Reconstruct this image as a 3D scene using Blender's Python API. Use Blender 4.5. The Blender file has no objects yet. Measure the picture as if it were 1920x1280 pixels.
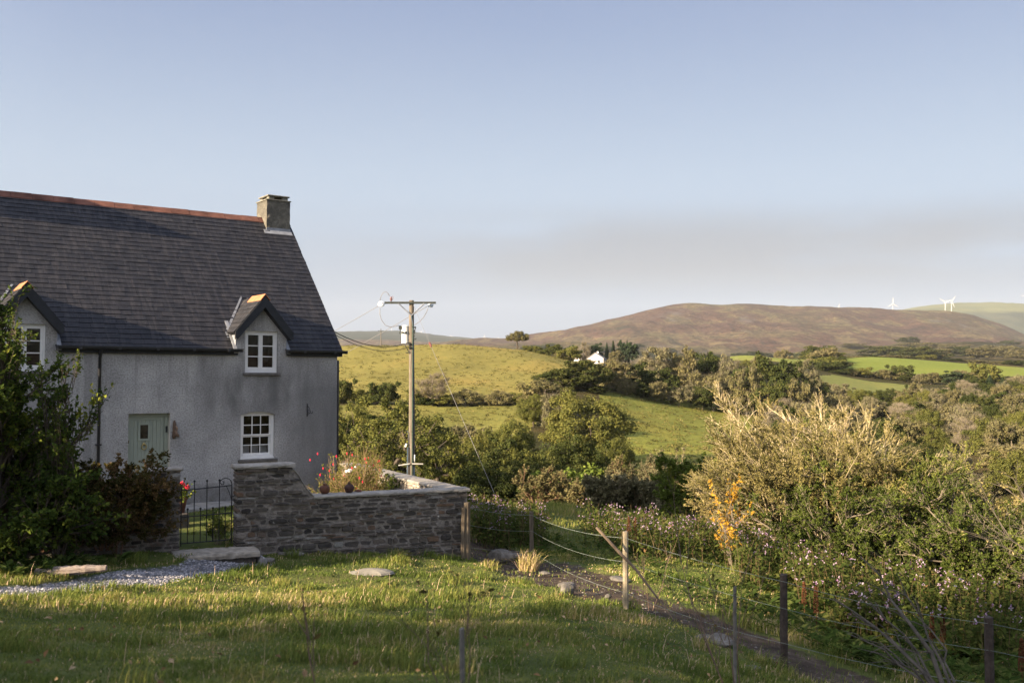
import bpy, math, random
import numpy as np
from mathutils import Vector, Matrix

# ------------------------------------------------------------------ camera, sky, sun
SC = bpy.context.scene
F = 1867.0
PITCH = math.atan(76 / F)
cam_d = bpy.data.cameras.new('camera')
cam = bpy.data.objects.new('camera', cam_d)
SC.collection.objects.link(cam)
cam.location = (0, 0, 0)
cam.rotation_euler = (math.pi / 2 + PITCH, 0, 0)
cam_d.sensor_width = 36.0
cam_d.lens = 36.0 * F / 1920
cam_d.clip_start = 0.1
cam_d.clip_end = 60000
cam_d.dof.use_dof = True
cam_d.dof.focus_distance = 26.0
cam_d.dof.aperture_fstop = 2.1
SC.camera = cam

SUN_EL = math.radians(18.5)
SD = Vector((-0.82, -0.572, 0)).normalized() * math.cos(SUN_EL)
SD.z = math.sin(SUN_EL)                                   # towards the sun: low, behind the camera to the left
sun_d = bpy.data.lights.new('sun', 'SUN')
sun_d.energy = 5.0
sun_d.angle = math.radians(0.55)
sun_d.color = (1.0, 0.80, 0.56)
sun = bpy.data.objects.new('sun', sun_d)
SC.collection.objects.link(sun)
sun.rotation_euler = SD.to_track_quat('Z', 'Y').to_euler()
SC.view_settings.view_transform = 'Standard'
SC.view_settings.look = 'None'
SC.view_settings.exposure = 1.85
SC.view_settings.gamma = 1.0
SC.cycles.use_denoising = True
SC.cycles.max_bounces = 6
SC.cycles.transparent_max_bounces = 8
SC.cycles.volume_bounces = 0

world = bpy.data.worlds.new('World')
SC.world = world
world.use_nodes = True
nt = world.node_tree
nt.nodes.clear()
def wn(t, **k):
    n = nt.nodes.new(t)
    for a, b in k.items():
        setattr(n, a, b)
    return n
wo = wn('ShaderNodeOutputWorld'); bg = wn('ShaderNodeBackground')
sky = wn('ShaderNodeTexSky', sky_type='NISHITA')
sky.sun_disc = False
sky.sun_elevation = SUN_EL
sky.sun_rotation = math.atan2(SD.x, SD.y)
sky.altitude = 150
sky.air_density = 1.0
sky.dust_density = 2.2
sky.ozone_density = 1.6
bg.inputs[1].default_value = 0.08
# thin smoky haze bands low in the sky and a faint high veil
tc = wn('ShaderNodeTexCoord'); sep = wn('ShaderNodeSeparateXYZ')
nt.links.new(tc.outputs['Generated'], sep.inputs[0])
def wmath(op, a, b=None):
    n = wn('ShaderNodeMath', operation=op)
    for i, v in enumerate((a, b)):
        if v is None: continue
        if isinstance(v, (int, float)): n.inputs[i].default_value = v
        else: nt.links.new(v, n.inputs[i])
    return n.outputs[0]
def wmap(v, a, b, c, d):
    n = wn('ShaderNodeMapRange', interpolation_type='SMOOTHSTEP')
    nt.links.new(v, n.inputs[0])
    for i, q in enumerate((a, b, c, d)): n.inputs[i + 1].default_value = q
    return n.outputs[0]
def wnoise(scale, loc, detail, sc):
    m = wn('ShaderNodeMapping'); m.inputs['Scale'].default_value = scale; m.inputs['Location'].default_value = loc
    nt.links.new(tc.outputs['Generated'], m.inputs[0])
    n = wn('ShaderNodeTexNoise'); n.inputs['Scale'].default_value = sc; n.inputs['Detail'].default_value = detail
    n.inputs['Roughness'].default_value = 0.5
    nt.links.new(m.outputs[0], n.inputs['Vector'])
    return n.outputs[0]
def wmix(fac, a, b):
    n = wn('ShaderNodeMix', data_type='RGBA')
    nt.links.new(fac, n.inputs[0])
    for i, v in ((6, a), (7, b)):
        if isinstance(v, tuple): n.inputs[i].default_value = (*v, 1)
        else: nt.links.new(v, n.inputs[i])
    return n.outputs[2]
el = sep.outputs[2]
SKY_PALE = (0.70, 1.05, 1.76)
SKY_MID = (1.42, 1.82, 2.42)
SKY_BAND = (0.98, 1.08, 1.30)
SKY_BLUE = (0.70, 1.02, 1.84)
blue = wmap(el, 0.17, 0.43, 0.0, 1.0)
hz = wmix(blue, wmix(wmap(el, 0.04, 0.21, 0.0, 1.0), SKY_PALE, SKY_MID), SKY_BLUE)
col0 = wmix(wmath('ADD', 0.93, 0.0), sky.outputs[0], hz)
band = wmath('MULTIPLY', wmap(el, 0.070, 0.115, 0.0, 1.0), wmap(el, 0.135, 0.185, 1.0, 0.0))
bx = wmap(sep.outputs[0], -0.35, 0.10, 0.0, 1.0)
cl = wmath('MULTIPLY', wmap(wnoise((1.0, 1.0, 6.0), (3.1, 0.2, 0.7), 5.0, 2.6), 0.30, 0.60, 0.0, 1.0), band)
col1 = wmix(wmath('MULTIPLY', wmath('MULTIPLY', cl, bx), 0.74), col0, SKY_BAND)
wisp = wmath('MULTIPLY', wmap(wnoise((1.0, 1.0, 9.0), (0.3, 0.2, 0.1), 4.0, 2.2), 0.5, 0.75, 0.0, 0.30), wmap(el, 0.0, 0.2, 1.0, 0.0))
col2 = wmix(wisp, col1, (1.25, 1.45, 1.9))
veil = wmath('MULTIPLY', wmap(wnoise((1.0, 1.0, 2.5), (1.3, 4.2, 2.1), 4.0, 1.4), 0.45, 0.75, 0.0, 0.16), wmap(el, 0.1, 0.4, 0.0, 1.0))
col3 = wmix(veil, col2, (1.6, 1.85, 2.4))
sdn = wn('ShaderNodeVectorMath', operation='DOT_PRODUCT'); nt.links.new(tc.outputs['Generated'], sdn.inputs[0]); sdn.inputs[1].default_value = tuple(SD)
# the evening sky is far brighter round the sun, behind the camera
glow = wmap(sdn.outputs['Value'], -0.12, 1.0, 0.0, 1.0)
col4 = wmix(glow, col3, (5.0, 5.2, 6.1))
nt.links.new(col4, bg.inputs[0]); nt.links.new(bg.outputs[0], wo.inputs[0])

# ------------------------------------------------------------------ helpers
rnd = random.Random(7)
COL = SC.collection

def ray(px, py):
    x = (px - 960) / F; z = -(py - 640) / F
    return np.array([x, math.cos(PITCH) - z * math.sin(PITCH), math.sin(PITCH) + z * math.cos(PITCH)])
def WP(px, py, Y):
    """point on the line of sight of a photo pixel, Y metres ahead"""
    r = ray(px, py)
    return r * Y / r[1]

def noise2(x, y, seed=0):
    x = np.asarray(x, float); y = np.asarray(y, float)
    xi = np.floor(x).astype(np.int64); yi = np.floor(y).astype(np.int64)
    xf = x - xi; yf = y - yi
    def h(a, b):
        n = (a * 374761393 + b * 668265263 + seed * 974634777) & 0x7fffffff
        n = ((n ^ (n >> 13)) * 1274126177) & 0x7fffffff
        n = n ^ (n >> 16)
        return (n & 0xffff) / 65535.0
    u = xf * xf * (3 - 2 * xf); v = yf * yf * (3 - 2 * yf)
    return (h(xi, yi) * (1 - u) + h(xi + 1, yi) * u) * (1 - v) + (h(xi, yi + 1) * (1 - u) + h(xi + 1, yi + 1) * u) * v
def fbm(x, y, oct=4, seed=0):
    s = 0; a = 0.5; t = 0
    for i in range(oct):
        s = s + a * noise2(x * 2 ** i, y * 2 ** i, seed + i * 7); t += a; a *= 0.5
    return s / t
def sstep(a, b, x):
    t = np.clip((np.asarray(x, float) - a) / (b - a), 0, 1)
    return t * t * (3 - 2 * t)

# -------- materials
class NM:
    def __init__(s, name):
        s.m = bpy.data.materials.new(name); s.m.use_nodes = True
        s.t = s.m.node_tree; s.t.nodes.clear()
        s.out = s.n('ShaderNodeOutputMaterial')
    def n(s, t, **k):
        q = s.t.nodes.new(t)
        for a, b in k.items(): setattr(q, a, b)
        return q
    def put(s, sock, v):
        if v is None: return
        if isinstance(v, bpy.types.NodeSocket): s.t.links.new(v, sock)
        elif isinstance(v, (tuple, list)):
            sock.default_value = (*v, 1) if len(v) == 3 and sock.type == 'RGBA' else v
        else: sock.default_value = v
    def math(s, op, a, b=0.0, clamp=False):
        q = s.n('ShaderNodeMath', operation=op, use_clamp=clamp); s.put(q.inputs[0], a); s.put(q.inputs[1], b); return q.outputs[0]
    def coord(s, kind='Object', scale=(1, 1, 1), loc=(0, 0, 0)):
        c = s.n('ShaderNodeTexCoord'); m = s.n('ShaderNodeMapping')
        m.inputs['Scale'].default_value = scale; m.inputs['Location'].default_value = loc
        s.t.links.new(c.outputs[kind], m.inputs[0]); return m.outputs[0]
    def noise(s, scale, detail=3, rough=0.5, vec=None, stretch=(1, 1, 1), loc=(0, 0, 0), kind='Object'):
        q = s.n('ShaderNodeTexNoise'); q.inputs['Scale'].default_value = scale; q.inputs['Detail'].default_value = detail
        q.inputs['Roughness'].default_value = rough
        s.put(q.inputs['Vector'], vec or s.coord(kind, stretch, loc)); return q.outputs[0]
    def vor(s, scale, feature='F1', stretch=(1, 1, 1), out=0):
        q = s.n('ShaderNodeTexVoronoi', feature=feature); q.inputs['Scale'].default_value = scale
        s.put(q.inputs['Vector'], s.coord('Object', stretch)); return q.outputs[out]
    def ramp(s, v, stops):
        q = s.n('ShaderNodeValToRGB'); s.put(q.inputs[0], v); e = q.color_ramp.elements
        while len(e) < len(stops): e.new(0.5)
        for i, (p, c) in enumerate(stops):
            e[i].position = p; e[i].color = (*c, 1) if len(c) == 3 else c
        return q.outputs[0]
    def rng(s, v, a, b, c=0.0, d=1.0):
        q = s.n('ShaderNodeMapRange'); s.put(q.inputs[0], v)
        for i, w in enumerate((a, b, c, d)): q.inputs[i + 1].default_value = w
        return q.outputs[0]
    def mix(s, fac, a, b, mode='MIX'):
        q = s.n('ShaderNodeMix', data_type='RGBA', blend_type=mode); s.put(q.inputs[0], fac); s.put(q.inputs[6], a); s.put(q.inputs[7], b); return q.outputs[2]
    def attr(s, name, out=2):
        q = s.n('ShaderNodeAttribute', attribute_name=name); return q.outputs[out]
    def orand(s):
        return s.n('ShaderNodeObjectInfo').outputs['Random']
    def bump(s, h, strength=0.5, dist=0.02):
        q = s.n('ShaderNodeBump'); q.inputs['Strength'].default_value = strength; q.inputs['Distance'].default_value = dist
        s.put(q.inputs['Height'], h); return q.outputs[0]
    def bsdf(s, col, rough=0.8, bump=None, metal=0.0, spec=0.3, coat=0.0):
        q = s.n('ShaderNodeBsdfPrincipled'); s.put(q.inputs['Base Color'], col); s.put(q.inputs['Roughness'], rough)
        s.put(q.inputs['Metallic'], metal); s.put(q.inputs['Specular IOR Level'], spec); s.put(q.inputs['Coat Weight'], coat)
        if bump is not None: s.t.links.new(bump, q.inputs['Normal'])
        s.t.links.new(q.outputs[0], s.out.inputs[0]); return s.m
    def leaf(s, col, trans=0.35):
        d = s.n('ShaderNodeBsdfDiffuse'); t = s.n('ShaderNodeBsdfTranslucent'); x = s.n('ShaderNodeMixShader')
        s.put(d.inputs[0], col); s.put(t.inputs[0], col); x.inputs[0].default_value = trans
        s.t.links.new(d.outputs[0], x.inputs[1]); s.t.links.new(t.outputs[0], x.inputs[2]); s.t.links.new(x.outputs[0], s.out.inputs[0]); return s.m

def m_plain(name, c, rough=0.6, var=0.25, scale=6, bump=0.15, metal=0.0, spec=0.3, dist=0.01):
    m = NM(name)
    v = m.noise(scale, 4)
    dk = tuple(x * (1 - var) for x in c); lt = tuple(min(1, x * (1 + var)) for x in c)
    return m.bsdf(m.ramp(v, [(0.3, dk), (0.7, lt)]), rough, m.bump(m.noise(scale * 4, 3), bump, dist), metal, spec)
def m_leaf(name, stops, trans=0.20, rv=0.25, dark=0.0):
    """leaves: colour from the per-leaf value 'v', shifted a little per plant"""
    m = NM(name)
    v = m.attr('v')
    o = m.math('SUBTRACT', m.orand(), 0.5)
    vv = m.math('ADD', v, m.math('MULTIPLY', o, rv), clamp=True)
    return m.leaf(m.ramp(vv, stops), trans)

# -------- mesh accumulation
class G:
    """collects faces, then links them as ONE mesh object"""
    def __init__(s):
        s.V = []; s.L = []; s.S = []; s.A = []; s.n = 0; s.MI = []
    def add(s, V, F, v=0.5, mi=0):
        """V (n,3); F (m,k) index array of equal-size faces; v scalar or (n,)"""
        V = np.asarray(V, float).reshape(-1, 3); F = np.asarray(F, np.int64)
        s.V.append(V); s.L.append((F + s.n).ravel()); s.S.append(np.full(len(F), F.shape[1])); s.MI.append(np.full(len(F), mi))
        s.A.append(np.broadcast_to(np.asarray(v, float), (len(V),)))
        s.n += len(V)
    def box(s, x0, x1, y0, y1, z0, z1, v=0.5, mi=0, M=None, bev=0.0):
        if bev > 0:
            # chamfered vertical and horizontal edges: 24 verts
            b = min(bev, (x1 - x0) / 3, (y1 - y0) / 3, (z1 - z0) / 3)
            X = (x0, x1); Y = (y0, y1); Z = (z0, z1); V = []; idx = {}
            for i in (0, 1):
                for j in (0, 1):
                    for k in (0, 1):
                        sx = 1 - 2 * i; sy = 1 - 2 * j; sz = 1 - 2 * k
                        idx[i, j, k, 0] = len(V); V.append((X[i], Y[j] + sy * b, Z[k] + sz * b))
                        idx[i, j, k, 1] = len(V); V.append((X[i] + sx * b, Y[j], Z[k] + sz * b))
                        idx[i, j, k, 2] = len(V); V.append((X[i] + sx * b, Y[j] + sy * b, Z[k]))
            Q = []; T = []
            for i in (0, 1):
                q = [idx[i, 0, 0, 0], idx[i, 1, 0, 0], idx[i, 1, 1, 0], idx[i, 0, 1, 0]]; Q.append(q if i else q[::-1])
                q = [idx[0, i, 0, 1], idx[1, i, 0, 1], idx[1, i, 1, 1], idx[0, i, 1, 1]]; Q.append(q[::-1] if i else q)
                q = [idx[0, 0, i, 2], idx[1, 0, i, 2], idx[1, 1, i, 2], idx[0, 1, i, 2]]; Q.append(q if i else q[::-1])
                for j in (0, 1):
                    Q.append([idx[i, j, 0, 0], idx[i, j, 1, 0], idx[i, j, 1, 1], idx[i, j, 0, 1]])
                    Q.append([idx[i, 0, j, 0], idx[i, 1, j, 0], idx[i, 1, j, 2], idx[i, 0, j, 2]])
                    Q.append([idx[0, i, j, 1], idx[1, i, j, 1], idx[1, i, j, 2], idx[0, i, j, 2]])
                    for k in (0, 1): T.append([idx[i, j, k, 0], idx[i, j, k, 1], idx[i, j, k, 2]])
            V = np.array(V, float)
            if M is not None: V = V @ np.array(M.to_3x3()).T + np.array(M.translation)
            n0 = s.n; s.add(V, Q, v, mi)
            s.n = s.n; F = np.array(T, np.int64)
            s.L.append((F + n0).ravel()); s.S.append(np.full(len(F), 3)); s.MI.append(np.full(len(F), mi))
            return
        V = np.array([(x, y, z) for z in (z0, z1) for y in (y0, y1) for x in (x0, x1)], float)
        if M is not None: V = V @ np.array(M.to_3x3()).T + np.array(M.translation)
        s.add(V, [(0, 2, 3, 1), (4, 5, 7, 6), (0, 1, 5, 4), (2, 6, 7, 3), (0, 4, 6, 2), (1, 3, 7, 5)], v, mi)
    def segs(s, P0, P1, r0, r1, k=3, v=0.5, mi=0):
        """many independent tapered prisms"""
        P0 = np.asarray(P0, float).reshape(-1, 3); P1 = np.asarray(P1, float).reshape(-1, 3); n = len(P0)
        if n == 0: return
        r0 = np.broadcast_to(r0, (n,)); r1 = np.broadcast_to(r1, (n,))
        d = P1 - P0; d /= np.linalg.norm(d, axis=1)[:, None] + 1e-9
        up = np.where(np.abs(d[:, 2:3]) > 0.9, np.array([[1.0, 0, 0]]), np.array([[0, 0, 1.0]]))
        a = np.cross(d, up); a /= np.linalg.norm(a, axis=1)[:, None] + 1e-9
        b = np.cross(d, a)
        an = np.arange(k) * 2 * math.pi / k
        ring = a[:, None, :] * np.cos(an)[None, :, None] + b[:, None, :] * np.sin(an)[None, :, None]
        V = np.concatenate([P0[:, None, :] + ring * r0[:, None, None], P1[:, None, :] + ring * r1[:, None, None]], 1)
        base = (np.arange(n) * 2 * k)[:, None, None]
        i = np.arange(k); j = (i + 1) % k
        Fq = np.stack([i, i + k, j + k, j], 1)[None] + base
        vv = np.repeat(np.broadcast_to(np.asarray(v, float), (n,)), 2 * k)
        s.add(V.reshape(-1, 3), Fq.reshape(-1, 4), vv, mi)
    def tube(s, pts, rad, k=8, v=0.5, mi=0, caps=True):
        pts = np.asarray(pts, float); n = len(pts); rad = np.broadcast_to(rad, (n,))
        d = np.gradient(pts, axis=0); d /= np.linalg.norm(d, axis=1)[:, None] + 1e-9
        up = np.array([0, 0, 1.0]) if abs(d[0][2]) < 0.9 else np.array([1.0, 0, 0])
        V = []
        a = np.cross(d[0], up)
        for i in range(n):
            a = a - d[i] * (a @ d[i]); a /= np.linalg.norm(a) + 1e-9
            b = np.cross(d[i], a)
            an = np.arange(k) * 2 * math.pi / k
            V.append(pts[i] + rad[i] * (np.cos(an)[:, None] * a + np.sin(an)[:, None] * b))
        V = np.concatenate(V); i = np.arange(k); j = (i + 1) % k
        Fq = np.concatenate([np.stack([i + q * k, j + q * k, j + (q + 1) * k, i + (q + 1) * k], 1) for q in range(n - 1)])
        n0 = s.n
        s.add(V, Fq, v, mi)
        if caps:
            for F in ([list(range(k))[::-1]], [list(range((n - 1) * k, n * k))]):
                s.L.append((np.array(F) + n0).ravel()); s.S.append(np.array([k])); s.MI.append(np.array([mi]))
    def lathe(s, prof, c=(0, 0, 0), k=16, v=0.5, mi=0, M=None):
        """prof: (r, z) list"""
        an = np.arange(k) * 2 * math.pi / k
        V = np.concatenate([np.stack([r * np.cos(an), r * np.sin(an), np.full(k, z)], 1) for r, z in prof])
        if M is not None: V = V @ np.array(M.to_3x3()).T + np.array(M.translation)
        V = V + np.array(c)
        i = np.arange(k); j = (i + 1) % k; n = len(prof)
        s.add(V, np.concatenate([np.stack([i + q * k, j + q * k, j + (q + 1) * k, i + (q + 1) * k], 1) for q in range(n - 1)]), v, mi)
    def prism(s, poly, y0, y1, v=0.5, mi=0, M=None):
        """poly: (x, z) outline counter-clockwise, extruded along y"""
        n = len(poly)
        V = np.array([(x, y, z) for y in (y0, y1) for x, z in poly], float)
        if M is not None: V = V @ np.array(M.to_3x3()).T + np.array(M.translation)
        n0 = s.n
        i = np.arange(n); j = (i + 1) % n
        s.add(V, np.stack([i, i + n, j + n, j], 1), v, mi)
        for F in (list(range(n)), list(range(n, 2 * n))[::-1]):
            s.L.append((np.array(F) + n0)); s.S.append(np.array([n])); s.MI.append(np.array([mi]))
    def leaves(s, C, N, L, W, v=0.5, mi=0, rng=None, bend=0.0, T=None):
        """rhombus leaves at C, facing N"""
        C = np.asarray(C, float); n = len(C)
        if n == 0: return
        N = np.asarray(N, float); N = N / (np.linalg.norm(N, axis=1)[:, None] + 1e-9)
        R = rng.normal(size=(n, 3)) if T is None else T
        t = R - N * np.sum(R * N, 1)[:, None]; t /= np.linalg.norm(t, axis=1)[:, None] + 1e-9
        b = np.cross(N, t)
        L = np.broadcast_to(L, (n,))[:, None]; W = np.broadcast_to(W, (n,))[:, None]
        V = np.stack([C - t * L, C + b * W + N * bend * L, C + t * L, C - b * W + N * bend * L], 1)
        if bend:
            Fq = (np.arange(n) * 4)[:, None] + np.array([[0, 1, 2]]); F2 = (np.arange(n) * 4)[:, None] + np.array([[0, 2, 3]])
            Fq = np.concatenate([Fq, F2])
        else:
            Fq = (np.arange(n) * 4)[:, None] + np.arange(4)[None]
        s.add(V.reshape(-1, 3), Fq, np.repeat(np.broadcast_to(np.asarray(v, float), (n,)), 4), mi)
    def mesh(s, name, mats, smooth=False):
        V = np.concatenate(s.V).astype(np.float32); L = np.concatenate(s.L).astype(np.int32); S = np.concatenate(s.S).astype(np.int32)
        me = bpy.data.meshes.new(name)
        me.vertices.add(len(V)); me.vertices.foreach_set('co', V.ravel())
        me.loops.add(len(L)); me.loops.foreach_set('vertex_index', L)
        me.polygons.add(len(S)); st = np.concatenate([[0], np.cumsum(S)[:-1]]).astype(np.int32)
        me.polygons.foreach_set('loop_start', st); me.polygons.foreach_set('loop_total', S)
        me.polygons.foreach_set('use_smooth', np.full(len(S), smooth))
        for m in (mats if isinstance(mats, (list, tuple)) else [mats]): me.materials.append(m)
        me.polygons.foreach_set('material_index', np.concatenate(s.MI).astype(np.int32))
        a = me.attributes.new('v', 'FLOAT', 'POINT'); a.data.foreach_set('value', np.concatenate(s.A).astype(np.float32))
        me.update(calc_edges=True); me.validate()
        return me
    def build(s, name, mats, parent=None, smooth=False, loc=None, label=None, auto=None):
        me = s.mesh(name, mats, smooth)
        if auto: me.set_sharp_from_angle(angle=math.radians(auto))
        o = bpy.data.objects.new(name, me); COL.objects.link(o)
        if parent: o.parent = parent
        if loc is not None: o.location = loc
        if label: o['label'] = label
        return o

def tag(o, label, cat, group=None, kind=None):
    o['label'] = label; o['category'] = cat
    if group: o['group'] = group
    if kind: o['kind'] = kind
    return o
def thing(name, label, cat, loc=(0, 0, 0), rz=0.0, group=None):
    o = bpy.data.objects.new(name, None); COL.objects.link(o)
    o.location = loc; o.rotation_euler = (0, 0, rz); o.empty_display_size = 0.2
    return tag(o, label, cat, group)
def dup(root, loc, rz=0.0, sc=1.0, label=None, group=None):
    r = root.copy(); COL.objects.link(r); r.location = loc; r.rotation_euler = (0, 0, rz)
    r.scale = sc if isinstance(sc, (tuple, list)) else (sc, sc, sc)
    if label: r['label'] = label
    if group: r['group'] = group
    elif 'group' in r: del r['group']
    for ch in list(root.children):
        c = ch.copy(); COL.objects.link(c); c.parent = r
        for g in list(ch.children):
            d = g.copy(); COL.objects.link(d); d.parent = c
    return r
# ------------------------------------------------------------------ terrain: one height function
# control points (photo x, metres ahead, height relative to the eye)
TP = []
def prof(px, *dz):
    for d, z in dz: TP.append((px, d, z))
def profp(px, *dp):
    for d, py in dp: TP.append((px, d, float(WP(px, py, d)[2])))
prof(-300, (3, -1.4), (6, -1.65), (9, -2.0), (12, -2.5), (16, -2.8), (22, -2.9), (35, -3.2), (60, -5), (120, -6), (300, 12), (600, 0), (2500, 5), (8000, 340), (11000, 300))
prof(0, (2, -1.4), (4, -1.5), (6, -1.75), (9, -2.15), (11.6, -2.55), (14, -2.78), (16.6, -2.98), (20, -3.05), (24, -3.1), (35, -3.5), (60, -5.5))
prof(500, (2, -1.42), (4, -1.55), (6, -1.85), (9, -2.33), (12, -2.75), (15, -3.06), (18.6, -3.24), (22, -3.1), (26, -3.15), (35, -3.6), (50, -5.2), (70, -8.3), (110, -9))
prof(870, (2, -1.42), (4, -1.55), (6, -1.9), (9, -2.45), (12, -2.92), (16, -3.3), (20.5, -3.58), (25, -3.95), (35, -4.8), (50, -6.3), (70, -8.8), (100, -10.5))
prof(1010, (22.8, -4.05), (30, -4.3), (36, -4.55), (40, -4.9), (52, -7.6), (75, -10.5))
prof(1170, (2, -1.45), (4, -1.6), (6, -2.0), (9, -2.6), (12, -3.02), (14.9, -3.35), (19, -3.72), (25, -4.2), (33, -4.65), (38, -5.0), (50, -7.8), (75, -11), (110, -13))
prof(1460, (2, -1.5), (4, -1.7), (6, -2.2), (9, -2.95), (12.9, -3.58), (16, -3.88), (20, -4.2), (28, -4.8), (35, -5.7), (50, -9), (80, -13.5), (110, -14))
prof(1850, (2, -1.6), (4, -1.85), (6, -2.4), (9, -3.2), (12.4, -3.93), (16, -4.25), (22, -4.9), (28, -5.6), (40, -8.2), (60, -12.5), (85, -16), (110, -16.5))
prof(2250, (6, -2.6), (12.4, -4.2), (22, -5.6), (40, -9), (100, -18), (250, -10), (500, 0), (1500, 20), (3500, 120), (8000, 500))
profp(650, (160, 786), (185, 757), (350, 647))
prof(650, (120, -7.0), (260, 4), (390, 12.0), (600, 2), (1200, -15), (3000, 60))
profp(870, (110, 890), (150, 822), (180, 771), (190, 750), (250, 697), (340, 647))
prof(870, (400, 10), (600, 0), (1500, 0), (2500, 60))
profp(980, (190, 752), (150, 815), (330, 657), (260, 690))
prof(980, (400, 6), (600, 0), (1500, 15))
profp(1060, (330, 673)); profp(1130, (300, 692)); prof(1130, (400, 5), (430, 7), (600, 6), (1500, 25))
profp(1090, (190, 745), (130, 880))
profp(1280, (255, 741), (200, 775), (160, 827), (130, 880))
profp(1400, (240, 765), (190, 800)); profp(1400, (300, 705), (450, 673), (480, 666))
prof(1400, (600, 8), (1500, 30), (2500, 72))
profp(1640, (300, 741), (380, 715), (420, 700), (600, 669)); prof(1640, (800, 14), (1200, 30))
profp(1640, (2000, 656), (120, 905), (170, 830), (240, 770))
profp(1900, (420, 714), (600, 686), (1200, 670), (2000, 655), (260, 765), (170, 830), (120, 900))
profp(1930, (3300, 645), (4000, 631)); prof(1900, (5000, 60)); profp(1920, (6500, 580), (8000, 575))
# the moor mountain's foot, flank and crest
for px, foot, crest in ((900, 650, 637), (950, 648, 634), (1000, 648, 629), (1050, 650, 619), (1100, 652, 609), (1150, 654, 597), (1200, 656, 585), (1250, 656, 572), (1300, 658, 569),
                        (1400, 660, 570), (1540, 660, 573), (1650, 655, 578), (1720, 652, 581), (1790, 651, 582), (1850, 650, 598), (1890, 650, 613)):
    profp(px, (2500, foot), (3300, foot * 0.45 + crest * 0.55), (4000, crest))
    prof(px, (4400, float(WP(px, crest, 4000)[2]) * 0.98))
for px, py in ((600, 624), (660, 626), (710, 622), (770, 622), (820, 631), (880, 634)):
    profp(px, (8500, py)); prof(px, (11000, float(WP(px, py, 8500)[2])))
profp(1800, (6500, 584)); profp(1700, (6500, 590)); prof(1400, (7000, 250)); prof(1100, (7000, 200))
prof(960, (1.0, -1.4)); prof(0, (1.0, -1.4)); prof(1900, (1.0, -1.45))
TP = np.array(TP, float)
def _uv(x, y):
    th = np.degrees(np.arctan2(x, y)); rho = np.sqrt(x * x + y * y)
    th = np.where(th > 40, 40 + 0.12 * (th - 40), np.where(th < -40, -40 + 0.12 * (th + 40), th))
    return th / 14.0, np.log(np.maximum(rho, 0.9)) * 1.15
_x = (TP[:, 0] - 960) / F * TP[:, 1]; _y = TP[:, 1]
_u, _v = _uv(_x, _y); _s = TP[:, 2] / np.hypot(_x, _y)
def _phi(r2): return 0.5 * r2 * np.log(r2 + 1e-12)
_n = len(_u)
_K = _phi((_u[:, None] - _u[None]) ** 2 + (_v[:, None] - _v[None]) ** 2) + np.eye(_n) * 0.0008
_P = np.stack([np.ones(_n), _u, _v], 1)
_A = np.zeros((_n + 3, _n + 3)); _A[:_n, :_n] = _K; _A[:_n, _n:] = _P; _A[_n:, :_n] = _P.T
_w = np.linalg.solve(_A, np.concatenate([_s, np.zeros(3)]))
def terr(x, y):
    x = np.atleast_1d(np.asarray(x, float)); y = np.atleast_1d(np.asarray(y, float)); sh = np.broadcast(x, y).shape
    x = np.broadcast_to(x, sh).ravel(); y = np.broadcast_to(y, sh).ravel()
    out = np.empty(len(x))
    for i in range(0, len(x), 20000):
        a = x[i:i + 20000]; b = y[i:i + 20000]
        u, v = _uv(a, b)
        K = _phi((u[:, None] - _u[None]) ** 2 + (v[:, None] - _v[None]) ** 2)
        out[i:i + 20000] = (K @ _w[:_n] + _w[_n] + _w[_n + 1] * u + _w[_n + 2] * v) * np.maximum(np.hypot(a, b), 0.9)
    rho = np.hypot(x, y)
    # small lumps: tussocky lawn near by, gullies and knolls far off
    out += (fbm(x * 0.9, y * 0.9, 3, 5) - 0.5) * 0.16 * sstep(2, 7, rho) * (1 - sstep(60, 200, rho))
    out += (fbm(x / 26, y / 26, 3, 9) - 0.5) * 1.2 * sstep(60, 160, rho)
    out += ((fbm(x / 420, y / 420, 5, 12) - 0.5) * 34 - np.abs(fbm(x / 260 + 9, y / 520, 4, 17) - 0.5) * 95 + 9) * sstep(900, 2600, rho) * (1 - 0.55 * sstep(3300, 3900, rho))
    return out.reshape(sh)
def tz(x, y): return float(terr(x, y)[0])

# masks drawn on the near ground
TRACK = [(-2.2, 27), (-0.66, 22.8), (0.1, 21.6), (0.94, 19.6), (1.65, 18.0), (2.15, 16.4), (2.9, 14.9), (3.6, 13.8), (4.2, 12.6), (4.9, 11.3), (6.3, 9.2), (8.5, 6.5)]
def dist_line(x, y, pts):
    d = np.full(np.shape(x), 1e9)
    for (ax, ay), (bx, by) in zip(pts[:-1], pts[1:]):
        t = np.clip(((x - ax) * (bx - ax) + (y - ay) * (by - ay)) / ((bx - ax) ** 2 + (by - ay) ** 2), 0, 1)
        d = np.minimum(d, np.hypot(x - ax - t * (bx - ax), y - ay - t * (by - ay)))
    return d
PATH_E = [(-4.95, 18.2), (-5.2, 17.1), (-5.6, 15.6), (-5.95, 14.3), (-6.35, 12.7), (-7.4, 11.2), (-10, 9.5), (-15, 7.2)]
def path_d(x, y):
    d = dist_line(x, y, PATH_E) + (fbm(x * 1.3, y * 1.3, 2, 3) - 0.5) * 0.35
    w = 0.56 + 0.2 * sstep(-6.5, -10.0, x)
    return d - w
def track_d(x, y):
    return dist_line(x, y, TRACK) + (fbm(x * 0.8, y * 0.8, 3, 21) - 0.5) * 1.2 - (0.78 + 0.45 * sstep(15, 19, y))

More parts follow.
